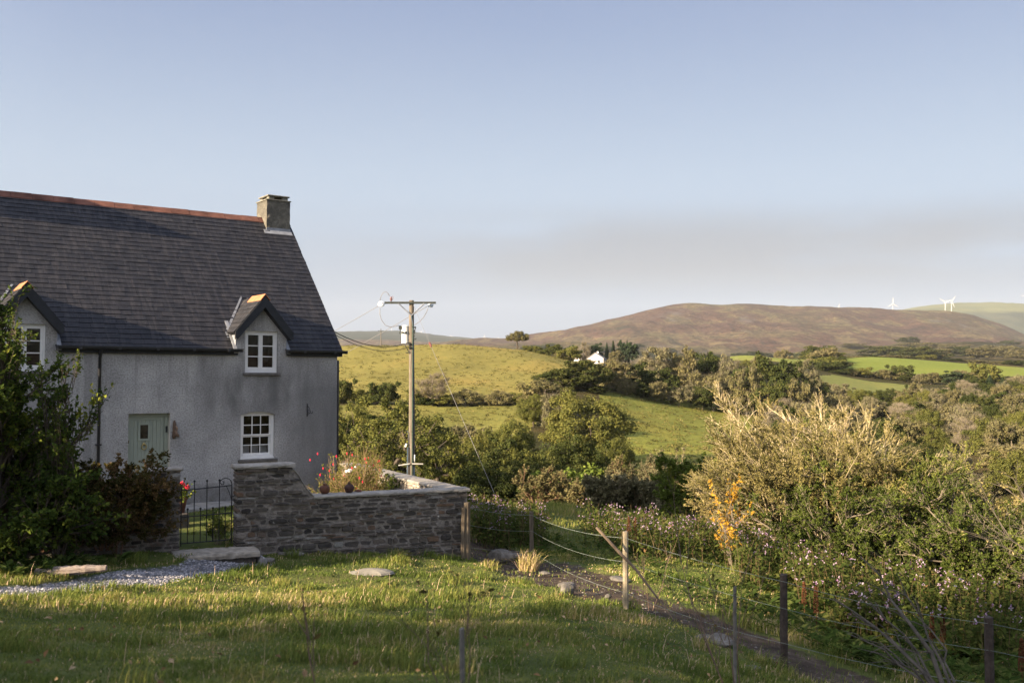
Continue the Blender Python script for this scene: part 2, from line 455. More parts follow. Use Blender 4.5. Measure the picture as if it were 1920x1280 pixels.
# polar sheet
ths = np.concatenate([np.arange(-180, -40, 4.0), np.arange(-40, -31, 0.6), np.arange(-31, 31, 0.15), np.arange(31, 40, 0.6), np.arange(40, 180, 4.0)])
rhs = np.exp(np.concatenate([np.arange(math.log(0.9), math.log(60), 0.0105), np.arange(math.log(60), math.log(13000), 0.0125)]))
TH, RH = np.meshgrid(np.radians(ths), rhs, indexing='xy')
TX = RH * np.sin(TH); TY = RH * np.cos(TH)
TZ = terr(TX, TY)
# far side of crests beyond 4.4 km stays as given; path and track sit a little sunk
nearm = RH < 45
pd = np.where(nearm, path_d(TX, TY), 9); td = np.where(nearm, track_d(TX, TY), 9)
TZ = TZ - 0.05 * (1 - sstep(-0.1, 0.25, pd)) - 0.07 * (1 - sstep(-0.3, 0.4, td))
PX = 960 + F * TX / np.maximum(TY, 1e-3)
zone = np.zeros(TX.shape, int)          # 0 ground near, 1 woodland/valley floor, 2.. fields, 8 moor
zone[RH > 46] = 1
fr = TY > 10
def inpoly(px, d, poly):
    """poly in (photo x, log metres ahead)"""
    x = px; y = np.log(np.maximum(d, 1)); n = len(poly); c = np.zeros(np.shape(x), bool)
    P = [(a, math.log(b)) for a, b in poly]
    for i in range(n):
        x1, y1 = P[i]; x2, y2 = P[(i + 1) % n]
        if y1 == y2: continue
        c ^= ((y1 > y) != (y2 > y)) & (x < (x2 - x1) * (y - y1) / (y2 - y1) + x1)
    return c
FIELDS = {
    2: [(-400, 187), (640, 187), (985, 187), (1000, 215), (1040, 240), (1110, 275), (1140, 305), (1100, 350), (985, 372), (600, 420), (-400, 420)],
    3: [(560, 120), (900, 125), (960, 140), (1010, 165), (1000, 182), (560, 182)],
    4: [(1120, 128), (1190, 118), (1300, 112), (1390, 125), (1440, 190), (1400, 245), (1280, 262), (1160, 258), (1120, 215)],
    5: [(1370, 425), (1530, 425), (1560, 470), (1520, 640), (1360, 640)],
    6: [(1560, 408), (2100, 408), (2100, 640), (1540, 640), (1560, 520)],
    7: [(1520, 285), (1745, 285), (1760, 310), (1700, 372), (1560, 380), (1515, 340)]}
for k, p in FIELDS.items(): zone[inpoly(PX, TY, p) & fr] = k
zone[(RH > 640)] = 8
zone[(RH > 5200)] = 9

def m_lawn():
    m = NM('ground_grass')
    a = m.attr('tr'); b = m.attr('pa')
    g = m.ramp(m.noise(1.1, 4), [(0.3, (0.06, 0.08, 0.022)), (0.5, (0.10, 0.12, 0.03)), (0.72, (0.16, 0.15, 0.05))])
    mud = m.ramp(m.noise(2.6, 6, 0.65), [(0.3, (0.040, 0.029, 0.021)), (0.5, (0.078, 0.056, 0.040)), (0.62, (0.13, 0.098, 0.07)), (0.75, (0.095, 0.088, 0.04))])
    gr = m.ramp(m.vor(38), [(0.0, (0.10, 0.10, 0.105)), (0.5, (0.22, 0.215, 0.22)), (1.0, (0.34, 0.33, 0.33))])
    n2 = m.noise(4.0, 4)
    ta = m.rng(m.math('ADD', a, m.math('MULTIPLY', m.math('SUBTRACT', n2, 0.5), 0.9)), 0.4, 0.6)
    col = m.mix(ta, g, mud); col = m.mix(b, col, gr)
    h = m.math('ADD', m.noise(9, 5, 0.7), m.math('MULTIPLY', b, m.vor(38)))
    return m.bsdf(col, 0.95, m.bump(h, 1.0, 0.09), 0, 0.15)
def m_field(name, c, sc=0.05, contrast=1.0, kind='Object'):
    m = NM(name)
    a = m.noise(sc, 5, 0.6, stretch=(1, 0.6, 1)); b = m.noise(0.75, 6, 0.8)
    base = m.ramp(a, [(0.3, tuple(x * (1 - 0.22 * contrast) for x in c)), (0.5, c), (0.7, (c[0] * (1 + 0.25 * contrast), c[1] * (1 + 0.08 * contrast), c[2] * 1.1))])
    fine = m.ramp(b, [(0.33, (0.5, 0.56, 0.5)), (0.47, (0.92, 0.95, 0.92)), (0.62, (1.12, 1.05, 1.0)), (0.75, (1.4, 1.25, 1.15))])
    col = m.mix(0.8, base, fine, 'MULTIPLY')
    return m.bsdf(col, 0.95, m.bump(m.noise(0.6, 5, 0.75), 0.7, 0.5), 0, 0.1)
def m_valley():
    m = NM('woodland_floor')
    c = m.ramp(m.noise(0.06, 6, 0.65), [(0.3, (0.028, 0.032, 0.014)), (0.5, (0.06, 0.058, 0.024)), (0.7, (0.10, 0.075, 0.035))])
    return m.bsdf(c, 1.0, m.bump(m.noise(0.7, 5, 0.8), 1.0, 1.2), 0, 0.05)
def m_moor():
    m = NM('moorland')
    big = m.noise(0.0022, 7, 0.6, stretch=(1, 0.32, 2.2)); mid = m.noise(0.009, 6, 0.65, stretch=(1, 0.35, 2), loc=(31, 7, 2))
    sm = m.noise(0.045, 5, 0.7, stretch=(1, 0.5, 1.5))
    c1 = m.ramp(big, [(0.30, (0.055, 0.045, 0.035)), (0.42, (0.15, 0.075, 0.055)), (0.50, (0.20, 0.125, 0.08)), (0.56, (0.14, 0.125, 0.055)), (0.63, (0.30, 0.235, 0.11)), (0.72, (0.16, 0.10, 0.07))])
    c2 = m.ramp(mid, [(0.32, (0.05, 0.045, 0.04)), (0.42, (0.15, 0.082, 0.065)), (0.52, (0.17, 0.11, 0.075)), (0.57, (0.33, 0.26, 0.13)), (0.63, (0.15, 0.13, 0.07)), (0.70, (0.28, 0.22, 0.12))])
    c = m.mix(0.65, c1, c2)
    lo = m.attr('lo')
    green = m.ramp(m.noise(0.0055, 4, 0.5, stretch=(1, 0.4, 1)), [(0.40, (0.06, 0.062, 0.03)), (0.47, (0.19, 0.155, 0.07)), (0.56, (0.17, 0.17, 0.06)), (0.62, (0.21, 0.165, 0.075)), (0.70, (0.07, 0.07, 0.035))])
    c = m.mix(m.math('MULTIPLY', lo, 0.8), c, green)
    f = m.ramp(sm, [(0.34, (0.35, 0.36, 0.42)), (0.48, (1, 1, 1)), (0.66, (1.6, 1.5, 1.3))])
    c = m.mix(0.7, c, f, 'MULTIPLY')
    scree = m.rng(m.noise(0.006, 5, 0.6, stretch=(1, 0.3, 2), loc=(5, 9, 1)), 0.63, 0.68)
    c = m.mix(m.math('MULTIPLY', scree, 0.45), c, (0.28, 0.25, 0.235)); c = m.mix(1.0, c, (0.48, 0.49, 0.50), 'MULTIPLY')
    return m.bsdf(c, 1.0, m.bump(m.noise(0.02, 7, 0.7), 1.0, 25.0), 0, 0.03)
def m_far():
    m = NM('far_hills')
    c = m.ramp(m.noise(0.0016, 5, 0.6, stretch=(1, 0.35, 2)), [(0.35, (0.018, 0.026, 0.020)), (0.60, (0.028, 0.036, 0.024)), (0.68, (0.06, 0.065, 0.035)), (0.8, (0.10, 0.085, 0.06))])
    hi = m.attr('hi')
    c = m.mix(hi, c, m.ramp(m.noise(0.003, 3), [(0.4, (0.085, 0.10, 0.045)), (0.6, (0.12, 0.125, 0.055))]))
    return m.bsdf(c, 1.0, m.bump(m.noise(0.01, 5, 0.7), 0.8, 15.0), 0, 0.03)
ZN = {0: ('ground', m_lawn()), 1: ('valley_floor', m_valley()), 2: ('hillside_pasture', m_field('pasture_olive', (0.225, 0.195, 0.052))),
      3: ('lower_pasture', m_field('pasture_lower', (0.19, 0.18, 0.045))), 4: ('meadow', m_field('meadow_green', (0.195, 0.20, 0.04))),
      5: ('far_pasture', m_field('pasture_far', (0.21, 0.23, 0.05), 0.03)), 6: ('bright_pasture', m_field('pasture_bright', (0.19, 0.225, 0.04), 0.02, 0.6)),
      7: ('small_pasture', m_field('pasture_small', (0.19, 0.20, 0.055), 0.04)), 8: ('moorland', m_moor()), 9: ('distant_hills', m_far())}
nr, nc = TX.shape
idx = np.arange(nr * nc).reshape(nr, nc)
c0 = np.arange(nc); c1 = (c0 + 1) % nc
Q = np.stack([idx[:-1][:, c0], idx[:-1][:, c1], idx[1:][:, c1], idx[1:][:, c0]], -1).reshape(-1, 4)
qz = zone[:-1].reshape(-1)
allV = np.stack([TX, TY, TZ], -1).reshape(-1, 3)
TRV = (1 - sstep(-0.5, 0.35, td)).ravel(); PAV = (1 - sstep(-0.06, 0.06, pd)).ravel()
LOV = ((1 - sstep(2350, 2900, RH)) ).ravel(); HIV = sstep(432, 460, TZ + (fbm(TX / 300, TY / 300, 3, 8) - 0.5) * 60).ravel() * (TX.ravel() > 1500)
for k, (nm, mt) in ZN.items():
    q = Q[qz == k]
    if len(q) == 0: continue
    used, inv = np.unique(q, return_inverse=True)
    g = G(); g.add(allV[used], inv.reshape(-1, 4)[:, ::-1])
    if k == 0:   # close the tiny hole under the camera
        g.add(np.concatenate([[[0, 0, tz(0, 0.9)]], allV[idx[0]]]), [(0, i + 1, (i + 1) % nc + 1) for i in range(nc)])
    o = g.build(nm, mt, smooth=True)
    o['kind'] = 'structure'; o['label'] = {0: 'grassy foreground slope with a gravel path and a muddy stony track', 1: 'dark scrubby valley floor under the trees', 2: 'olive green pasture rising to a rounded crest left of the valley', 3: 'strip of grass below the hedge left of the round oaks', 4: 'sloping green meadow in the valley with tree shadows on it',
        5: 'thin pale green field beyond the tree belt', 6: 'bright green pasture on the right under the mountain', 7: 'small green field enclosed by hedges below the bright pasture', 8: 'broad brown and purple moorland mountain', 9: 'bluish distant hills on the skyline'}[k]
    me = o.data
    for an, arr in (('tr', TRV), ('pa', PAV), ('lo', LOV), ('hi', HIV)):
        if (k == 0) == (an in ('tr', 'pa')) and k in (0, 8, 9):
            a = me.attributes.new(an, 'FLOAT', 'POINT'); d = np.zeros(len(me.vertices), np.float32); d[:len(used)] = arr[used]; a.data.foreach_set('value', d)
# ------------------------------------------------------------------ cottage
def m_render():
    m = NM('roughcast_render')
    geo = m.coord('Object'); s = m.n('ShaderNodeSeparateXYZ'); m.t.links.new(geo, s.inputs[0])
    X, Z = s.outputs[0], s.outputs[2]
    base = m.ramp(m.noise(0.9, 5, 0.6), [(0.3, (0.32, 0.312, 0.300)), (0.7, (0.53, 0.515, 0.495))])
    grain = m.ramp(m.noise(26, 3, 0.6), [(0.32, (0.62, 0.61, 0.60)), (0.55, (1, 1, 1)), (0.75, (1.15, 1.15, 1.15))])
    c = m.mix(1.0, base, grain, 'MULTIPLY')
    st = m.noise(1.3, 5, 0.65, stretch=(1.0, 1, 0.32))
    def win(v, a, b, c_, d): return m.math('MULTIPLY', m.rng(v, a, b), m.rng(v, c_, d, 1.0, 0.0))
    m1 = m.math('MULTIPLY', win(X, -4.6, -3.1, -1.2, -0.3), win(Z, -1.5, -0.5, 0.1, 0.75))
    m1 = m.math('MULTIPLY', m1, m.rng(st, 0.33, 0.62, 0.25, 1.0))
    m2 = m.math('MULTIPLY', win(X, -2.0, -1.0, 0.5, 1.5), win(Z, -4.5, -3.6, -0.2, 0.7))  # lower right of the front: staining with plant shade put into the colour
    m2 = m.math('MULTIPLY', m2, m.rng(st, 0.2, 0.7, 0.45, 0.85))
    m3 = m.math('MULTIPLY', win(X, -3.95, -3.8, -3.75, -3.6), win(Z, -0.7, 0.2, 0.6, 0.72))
    m4 = m.rng(Z, -2.55, -2.75)
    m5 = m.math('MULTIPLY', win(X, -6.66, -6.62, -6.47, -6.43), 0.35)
    stain_shade = m.math('MAXIMUM', m.math('MULTIPLY', m1, 0.85), m.math('MAXIMUM', m.math('MULTIPLY', m2, 1.0), m.math('MAXIMUM', m.math('MULTIPLY', m3, 0.5), m.math('MAXIMUM', m.math('MULTIPLY', m4, 0.6), m5))))
    c = m.mix(stain_shade, c, (0.125, 0.122, 0.118))
    run = m.math('MULTIPLY', m.rng(m.noise(2.6, 5, 0.7, stretch=(1.6, 1, 0.12)), 0.50, 0.68), m.rng(Z, -1.2, 0.7, 0.15, 0.6)); c = m.mix(run, c, (0.20, 0.195, 0.185))
    dirt = m.math('MULTIPLY', m.rng(m.noise(5.0, 5, 0.75), 0.42, 0.62), m.rng(Z, -2.3, -3.0, 0.0, 0.6)); c = m.mix(dirt, c, (0.12, 0.115, 0.09))
    h = m.noise(20, 5, 0.75)
    return m.bsdf(c, 0.95, m.bump(h, 0.8, 0.03), 0, 0.1)
def m_slate(name='slate_roof', sc=1.0):
    m = NM(name)
    v = m.attr('v')
    c = m.ramp(v, [(0.0, (0.012, 0.013, 0.017)), (0.5, (0.024, 0.024, 0.028)), (0.85, (0.037, 0.035, 0.038)), (1.0, (0.07, 0.064, 0.06))])
    li = m.rng(m.noise(7.5, 6, 0.8), 0.57, 0.70)
    c = m.mix(m.math('MULTIPLY', li, 0.3), c, (0.20, 0.19, 0.17))
    st = m.rng(m.noise(3.2, 4, 0.6, stretch=(3.5, 0.45, 0.45)), 0.48, 0.78)
    c = m.mix(m.math('MULTIPLY', st, 0.6), c, (0.075, 0.068, 0.068))
    return m.bsdf(c, m.rng(m.noise(9, 3), 0.3, 0.7, 0.45, 0.7), m.bump(m.noise(35, 4), 0.35, 0.01), 0, 0.3)
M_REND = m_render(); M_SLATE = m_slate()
M_WHITE = m_plain('white_paint', (0.74, 0.73, 0.70), 0.45, 0.06, 5, 0.05)
M_BLACK = m_plain('black_gutter_plastic', (0.018, 0.019, 0.022), 0.35, 0.2, 5, 0.05, 0, 0.5)
M_BARGE = m_plain('black_painted_board', (0.022, 0.024, 0.028), 0.55, 0.2, 5, 0.1)
M_TERRA = m_plain('terracotta', (0.15, 0.066, 0.046), 0.9, 0.5, 2.5, 0.3)
M_TERRA2 = m_plain('dark_terracotta', (0.16, 0.06, 0.035), 0.7, 0.35, 8, 0.3)
M_LEAD = m_plain('lead_flashing', (0.26, 0.27, 0.29), 0.6, 0.25, 4, 0.3)
M_SAGE = m_plain('sage_green_paint', (0.30, 0.33, 0.265), 0.5, 0.07, 3, 0.05)
M_CREAM = m_plain('cream_paint', (0.62, 0.58, 0.52), 0.6, 0.1, 3, 0.05)
M_BRASS = m_plain('aged_brass', (0.42, 0.33, 0.14), 0.4, 0.2, 10, 0.1, 0.8, 0.5)
M_IRON = m_plain('black_iron', (0.016, 0.016, 0.018), 0.5, 0.3, 10, 0.2, 0.3, 0.5)
M_SILL = m_plain('slate_sill', (0.13, 0.12, 0.11), 0.8, 0.3, 6, 0.3)
M_DARK = m_plain('dark_room', (0.02, 0.018, 0.016), 0.9, 0.2)
def m_chim():
    m = NM('chimney_render')
    c = m.ramp(m.noise(2.2, 6, 0.7), [(0.3, (0.085, 0.08, 0.07)), (0.5, (0.15, 0.14, 0.115)), (0.72, (0.27, 0.245, 0.20))])
    return m.bsdf(c, 0.95, m.bump(m.noise(22, 4, 0.7), 1.0, 0.05), 0, 0.1)
M_CHIM = m_chim()
def m_glass():
    m = NM('window_glass')
    g = m.n('ShaderNodeBsdfGlossy'); g.inputs['Roughness'].default_value = 0.02; g.inputs[0].default_value = (0.9, 0.9, 0.9, 1)
    t = m.n('ShaderNodeBsdfTransparent'); t.inputs[0].default_value = (0.75, 0.78, 0.77, 1)
    fr = m.n('ShaderNodeFresnel'); fr.inputs[0].default_value = 1.5
    x = m.n('ShaderNodeMixShader'); m.t.links.new(fr.outputs[0], x.inputs[0]); m.t.links.new(t.outputs[0], x.inputs[1]); m.t.links.new(g.outputs[0], x.inputs[2])
    m.t.links.new(x.outputs[0], m.out.inputs[0]); return m.m
M_GLASS = m_glass()

HZ = -3.45
RZH = math.radians(36.377)
HC = (-4.862, 27.70, HZ)
house = thing('cottage', 'old grey roughcast cottage with a dark slate roof, dormers and a sage green door', 'cottage', HC, RZH)
ZO = (0, 0, -HZ)
EAVE = 0.90; PIT = 1.10; RW = 3.72; SL = -14.0
# front wall with real openings
DOOR = (-5.60, -4.58, -3.02, -0.775); LW = (-2.76, -1.82, -2.02, -0.775); DW = (-2.66, -1.76, 0.25, 1.345); LDW = (-8.40, -7.50, 0.25, 1.345)
WT = 0.74
def holes_wall(g, x0, x1, z0, z1, holes, depth):
    xs = sorted({x0, x1, *[h[0] for h in holes], *[h[1] for h in holes]}); zs = sorted({z0, z1, *[min(h[2:4]) for h in holes], *[min(h[3], z1) for h in holes]})
    for a, b in zip(xs[:-1], xs[1:]):
        for c, d in zip(zs[:-1], zs[1:]):
            mx, mz = (a + b) / 2, (c + d) / 2
            if any(h[0] < mx < h[1] and h[2] < mz < h[3] for h in holes): continue
            g.add([(a, 0, c), (b, 0, c), (b, 0, d), (a, 0, d)], [(0, 1, 2, 3)])
    for h in holes:
        a, b, c, d = h; d2 = min(d, z1)
        g.add([(a, 0, c), (a, depth, c), (a, depth, d2), (a, 0, d2)], [(0, 1, 2, 3)])
        g.add([(b, 0, c), (b, depth, c), (b, depth, d2), (b, 0, d2)], [(3, 2, 1, 0)])
        g.add([(a, 0, c), (b, 0, c), (b, depth, c), (a, depth, c)], [(0, 1, 2, 3)])
        if d <= z1: g.add([(a, 0, d), (b, 0, d), (b, depth, d), (a, depth, d)], [(3, 2, 1, 0)])
g = G()
holes_wall(g, SL, 0.0, -4.0, WT, [DOOR, LW, DW, LDW], 0.30)
BW = 2 * RW
g.add([(0, 0, -4.0), (0, BW, -4.0), (0, BW, WT), (0, 0, WT)], [(0, 1, 2, 3)])
g.add([(0, 0, WT), (0, BW, WT), (0, RW, EAVE + PIT * RW - 0.12)], [(0, 1, 2)])
g.add([(SL, 0, -4.0), (SL, BW, -4.0), (SL, BW, WT), (SL, 0, WT)], [(3, 2, 1, 0)])
g.add([(SL, BW, -4.0), (0, BW, -4.0), (0, BW, WT), (SL, BW, WT)], [(3, 2, 1, 0)])
# shallow arch over the ground floor window
arc = [(LW[0], -0.86), (LW[0], -0.772)] + [(LW[1], -0.772), (LW[1], -0.86)]
n = 10; top = [(LW[1] + (LW[0] - LW[1]) * i / n, -0.86 + 0.075 * (1 - (2 * i / n - 1) ** 2)) for i in range(1, n)]
g.prism([(LW[0], -0.86), *top[::-1], (LW[1], -0.86), (LW[1], -0.772), (LW[0], -0.772)], -0.002, 0.10)
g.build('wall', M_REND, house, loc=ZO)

def slates(g, org, U, Vv, N, lu, lv, gauge, wid, r, skip=None, thick=0.010, u0=0.0):
    org, U, Vv, N = (np.array(q, float) for q in (org, U, Vv, N))
    rows = int(lv / gauge) + 1
    for k in range(rows):
        v0 = k * gauge
        u = u0 + (0.5 if k % 2 else 0.0) * wid + r.uniform(-0.02, 0.02)
        u -= wid
        while u < lu + u0:
            w = wid * r.uniform(0.82, 1.18)
            a, b = max(u, u0), min(u + w - 0.004, u0 + lu)
            u += w
            if b - a < 0.03: continue
            if skip and skip((a + b) / 2, v0 + gauge / 2): continue
            lift = thick * 2.1 + r.uniform(0, 0.008); tw = r.uniform(-0.003, 0.003); dv = r.uniform(-0.005, 0.005)
            L = min(gauge * 2.0, lv - v0 + 0.02)
            P = []
            for (uu, vv, nn) in ((a, v0 + dv, lift + tw), (b, v0 + dv, lift - tw), (b, v0 + L, 0.001), (a, v0 + L, 0.001)):
                P.append(org + U * uu + Vv * vv + N * nn)
            Pb = [P[0] - N * thick * 1.6, P[1] - N * thick * 1.6, P[2] - N * thick, P[3] - N * thick]
            t = min(1, max(0, r.gauss(0.45, 0.11)))
            if r.random() < 0.004: t = 0.8
            g.add(np.array(P + Pb), [(0, 1, 2, 3), (0, 4, 5, 1), (0, 3, 7, 4), (1, 5, 6, 2)], t)
cs = 1 / math.sqrt(1 + PIT * PIT)
UPV = np.array([0, cs, PIT * cs]); NV = np.array([0, -PIT * cs, cs])
slope = RW / cs
r = random.Random(3)
DC = (-2.21, -7.95)
def skip_main(u, v):
    s = u; w = (v - 0.12) * cs
    return any(abs(s - c) < 0.66 and w < 0.50 for c in DC) or (-0.72 < s < 0.04 and w > 3.4)
g = G()
slates(g, (0, -0.12 * cs, EAVE - 0.12 * PIT * cs), (1, 0, 0), UPV, NV, 0.14 - SL, slope + 0.06, 0.168, 0.285, r, skip_main, u0=SL)
roof = g.build('roof', M_SLATE, house, loc=ZO)
g = G()
# boarding under the slates and the rear pitch
for cx0, cx1 in ((SL, DC[1] - 0.66), (DC[1] + 0.66, DC[0] - 0.66), (DC[0] + 0.66, 0.10)):
    g.add([(cx0, -0.10, EAVE - 0.10 * PIT - 0.012), (cx1, -0.10, EAVE - 0.10 * PIT - 0.012), (cx1, 0.55, EAVE + 0.55 * PIT - 0.012), (cx0, 0.55, EAVE + 0.55 * PIT - 0.012)], [(0, 1, 2, 3)], 0.2)
g.add([(SL, 0.55, EAVE + 0.55 * PIT - 0.012), (0.10, 0.55, EAVE + 0.55 * PIT - 0.012), (0.10, RW, EAVE + RW * PIT - 0.012), (SL, RW, EAVE + RW * PIT - 0.012)], [(0, 1, 2, 3)], 0.2)
g.add([(SL, BW + 0.12, EAVE - 0.12 * PIT), (0.12, BW + 0.12, EAVE - 0.12 * PIT), (0.12, RW, EAVE + RW * PIT - 0.01), (SL, RW, EAVE + RW * PIT - 0.01)], [(3, 2, 1, 0)], 0.5)
# verge edge
g.prism([(-0.10, EAVE - 0.10 * PIT - 0.015), (RW, EAVE + RW * PIT - 0.015), (RW, EAVE + RW * PIT - 0.09), (-0.10, EAVE - 0.10 * PIT - 0.09)], 0.0, 0.10, 0.1, 0,
        Matrix(((0, 1, 0, 0), (1, 0, 0, 0), (0, 0, 1, 0), (0, 0, 0, 1))))
g.build('roof_boarding', M_SLATE, roof)
# ridge tiles
g = G(); x = SL; RZt = EAVE + PIT * RW
zr = RZt + 0.035
while x < -0.74:
    L = min(0.525, -0.70 - x); dz = r.uniform(-0.006, 0.006)
    a0, a1 = x + 0.006, x + L
    for (p, q) in ((-1, 1), (1, -1)):
        yy = 0.17
        O = [(a0, RW, zr + dz), (a1, RW, zr + dz + 0.004), (a1, RW + p * yy, zr - yy * 1.02 + dz), (a0, RW + p * yy, zr - yy * 1.02 + dz)]
        I = [(X, Y, Z - 0.022) for X, Y, Z in O]
        g.add(O + I, [(0, 1, 2, 3), (4, 7, 6, 5), (3, 2, 6, 7), (0, 3, 7, 4), (1, 5, 6, 2)], r.random())
    x += 0.525
g.build('ridge_tiles', M_TERRA, roof)
# chimney
g = G()
cx0, cx1, cy0, cy1, cz0, cz1 = -0.72, 0.03, 3.34, 4.12, 4.2, 5.52
na, nz = 9, 14
def chim_face(P, Q, R_):
    P, Q, R_ = (np.array(q, float) for q in (P, Q, R_)); n_ = np.cross(Q - P, R_ - P); n_ /= np.linalg.norm(n_)
    V = []
    for j in range(nz):
        for i in range(na):
            p = P + (Q - P) * i / (na - 1) + (R_ - P) * j / (nz - 1)
            e = 0 if i in (0, na - 1) else 1
            V.append(p + n_ * (r.uniform(-0.005, 0.005)) * e + np.array([0.008, 0.008, 0]) * math.sin(j * 1.7) * (1 - e))
    g.add(V, [(j * na + i, j * na + i + 1, (j + 1) * na + i + 1, (j + 1) * na + i) for j in range(nz - 1) for i in range(na - 1)])
chim_face((cx0, cy0, cz0), (cx1, cy0, cz0), (cx0, cy0, cz1)); chim_face((cx1, cy0, cz0), (cx1, cy1, cz0), (cx1, cy0, cz1))
chim_face((cx1, cy1, cz0), (cx0, cy1, cz0), (cx1, cy1, cz1)); chim_face((cx0, cy1, cz0), (cx0, cy0, cz0), (cx0, cy1, cz1))
chim = g.build('chimney', M_CHIM, house, loc=ZO)
g = G()
g.box(cx0 - 0.03, cx1 + 0.03, cy0 - 0.03, cy1 + 0.03, cz1 - 0.01, cz1 + 0.025, bev=0.008)
for (x0, y0) in ((cx0 + 0.07, cy0 + 0.04), (cx1 - 0.24, cy0 + 0.04), (cx0 + 0.07, cy1 - 0.22), (cx1 - 0.24, cy1 - 0.22)):
    g.box(x0, x0 + 0.19, y0, y0 + 0.17, cz1 + 0.027, cz1 + 0.12, bev=0.02)
g.box(cx0 + 0.03, cx1 - 0.01, cy0 + 0.0, cy1 - 0.02, cz1 + 0.122, cz1 + 0.165, bev=0.012)
g.build('chimney_cap', m_plain('chimney_cap_stone', (0.20, 0.19, 0.155), 0.95, 0.3, 8, 0.5), chim)
g = G()
M4 = Matrix.Rotation(math.atan(PIT), 4, 'X'); M4.translation = (0, cy0, EAVE + PIT * cy0 + 0.02)
g.box(cx0 - 0.10, cx1 + 0.04, -0.17, 0.0, 0.0, 0.012, M=M4)
g.box(cx0 - 0.012, cx1 + 0.012, cy0 - 0.016, cy0 + 0.004, EAVE + PIT * cy0, EAVE + PIT * cy0 + 0.10)
g.box(cx0 - 0.016, cx0 + 0.003, cy0 - 0.01, RW - 0.15, EAVE + PIT * cy0 + 0.03, EAVE + PIT * cy0 + 0.06)
g.build('flashing', M_LEAD, chim)

# a second stack farther along the ridge, outside the picture: its shadow lies on the upper roof
g = G(); g.box(-10.35, -9.45, 3.05, 4.35, 4.2, 6.15, bev=0.02); c2 = g.build('chimney', M_CHIM, house, loc=ZO)
g = G(); g.box(-10.40, -9.40, 3.00, 4.40, 6.152, 6.22, bev=0.02); g.build('chimney_cap', m_plain('stack_capping', (0.20, 0.19, 0.155), 0.95, 0.3), c2)
# gutters, fascia, downpipe
def gutter(x0, x1):
    g = G()
    pr = [(-0.062, 0.0), (-0.058, -0.045), (-0.03, -0.078), (0.03, -0.078), (0.055, -0.05), (0.058, 0.0), (0.05, 0.0), (0.045, -0.045), (0.02, -0.066), (-0.025, -0.066), (-0.05, -0.04), (-0.054, 0.0)]
    n_ = len(pr); yc, zc = -0.155, 0.86
    V = [(xx, yc + a, zc + b) for xx in (x0, x1) for a, b in pr]
    i = np.arange(n_); j = (i + 1) % n_
    g.add(V, np.stack([i, j, j + n_, i + n_], 1))
    for xx in (x0, x1): g.box(xx - 0.012, xx + 0.012, yc - 0.068, yc + 0.062, zc - 0.085, zc + 0.006, bev=0.004)
    x = x0 + 0.5
    while x < x1 - 0.1:
        g.box(x - 0.035, x + 0.035, yc - 0.07, yc + 0.06, zc - 0.086, zc + 0.004, bev=0.004); x += 0.9
    f = G(); f.box(x0 + 0.05, x1 - 0.08, -0.075, -0.012, 0.70, 0.84)
    o = g.build('gutter', M_BLACK, house, loc=ZO); f.build('fascia', M_BARGE, o)
gutter(-7.27, -2.80); gutter(-1.56, 0.20); gutter(SL, -8.62)
g = G()
g.tube([(-6.30, -0.155, 0.80), (-6.30, -0.15, 0.70), (-6.30, -0.07, 0.58), (-6.30, -0.065, -3.3)], 0.036, 10)
for z in (-0.35, -1.5, -2.6):
    g.box(-6.36, -6.24, -0.11, 0.0, z - 0.02, z + 0.02)
g.lathe([(0.036, 0.58), (0.05, 0.60), (0.05, 0.66), (0.036, 0.68)], (-6.30, -0.10, 0.06), 10)
g.build('downpipe', M_BLACK, house, loc=ZO, smooth=True, auto=40)
g = G(); g.tube([(0.05, 0.05, 0.60), (0.05, 0.05, -3.4)], 0.032, 8)
for z in (0.3, -1.0, -2.4): g.box(0.0, 0.09, 0.02, 0.08, z - 0.015, z + 0.015)
g.build('downpipe', M_BLACK, house, loc=ZO, smooth=True, auto=40)

# windows ---------------------------------------------------------
def bars(g, x0, x1, z0, z1, nx, nz, y0, y1, t):
    for i in range(1, nx):
        x = x0 + (x1 - x0) * i / nx; g.box(x - t / 2, x + t / 2, y0, y1, z0, z1)
    for j in range(1, nz):
        z = z0 + (z1 - z0) * j / nz; g.box(x0, x1, y0 - 0.002, y1 - 0.002, z - t / 2, z + t / 2)
def frame(g, x0, x1, z0, z1, t, y0, y1, tb=None):
    tb = tb or t
    g.box(x0, x0 + t, y0, y1, z0, z1); g.box(x1 - t, x1, y0, y1, z0, z1)
    g.box(x0 + t, x1 - t, y0, y1, z1 - t, z1); g.box(x0 + t, x1 - t, y0, y1, z0, z0 + tb)
def dormer_window(h, parent):
    x0, x1, z0, z1 = h; xm = (x0 + x1) / 2
    g = G(); frame(g, x0, x1, z0, z1, 0.045, 0.055, 0.15, 0.06)
    for a, b in ((x0 + 0.047, xm - 0.002), (xm + 0.002, x1 - 0.047)):
        frame(g, a, b, z0 + 0.062, z1 - 0.047, 0.055, 0.068, 0.115, 0.08)
        bars(g, a + 0.055, b - 0.055, z0 + 0.142, z1 - 0.102, 1, 3, 0.078, 0.105, 0.026)
    w = g.build('window', M_WHITE, parent)
    q = G()
    for a, b in ((x0 + 0.10, xm - 0.055), (xm + 0.055, x1 - 0.10)):
        hh = (z1 - 0.102 - z0 - 0.142) / 3
        for k in range(3): q.add([(a, 0.092, z0 + 0.142 + k * hh), (b, 0.092, z0 + 0.142 + k * hh), (b, 0.092, z0 + 0.142 + (k + 1) * hh), (a, 0.092, z0 + 0.142 + (k + 1) * hh)], [(0, 1, 2, 3)])
    return w, q
def sill(x0, x1, z, parent):
    g = G(); g.box(x0 - 0.06, x1 + 0.07, -0.07, 0.16, z - 0.075, z - 0.004, bev=0.01); return g.build('sill', M_SILL, parent)
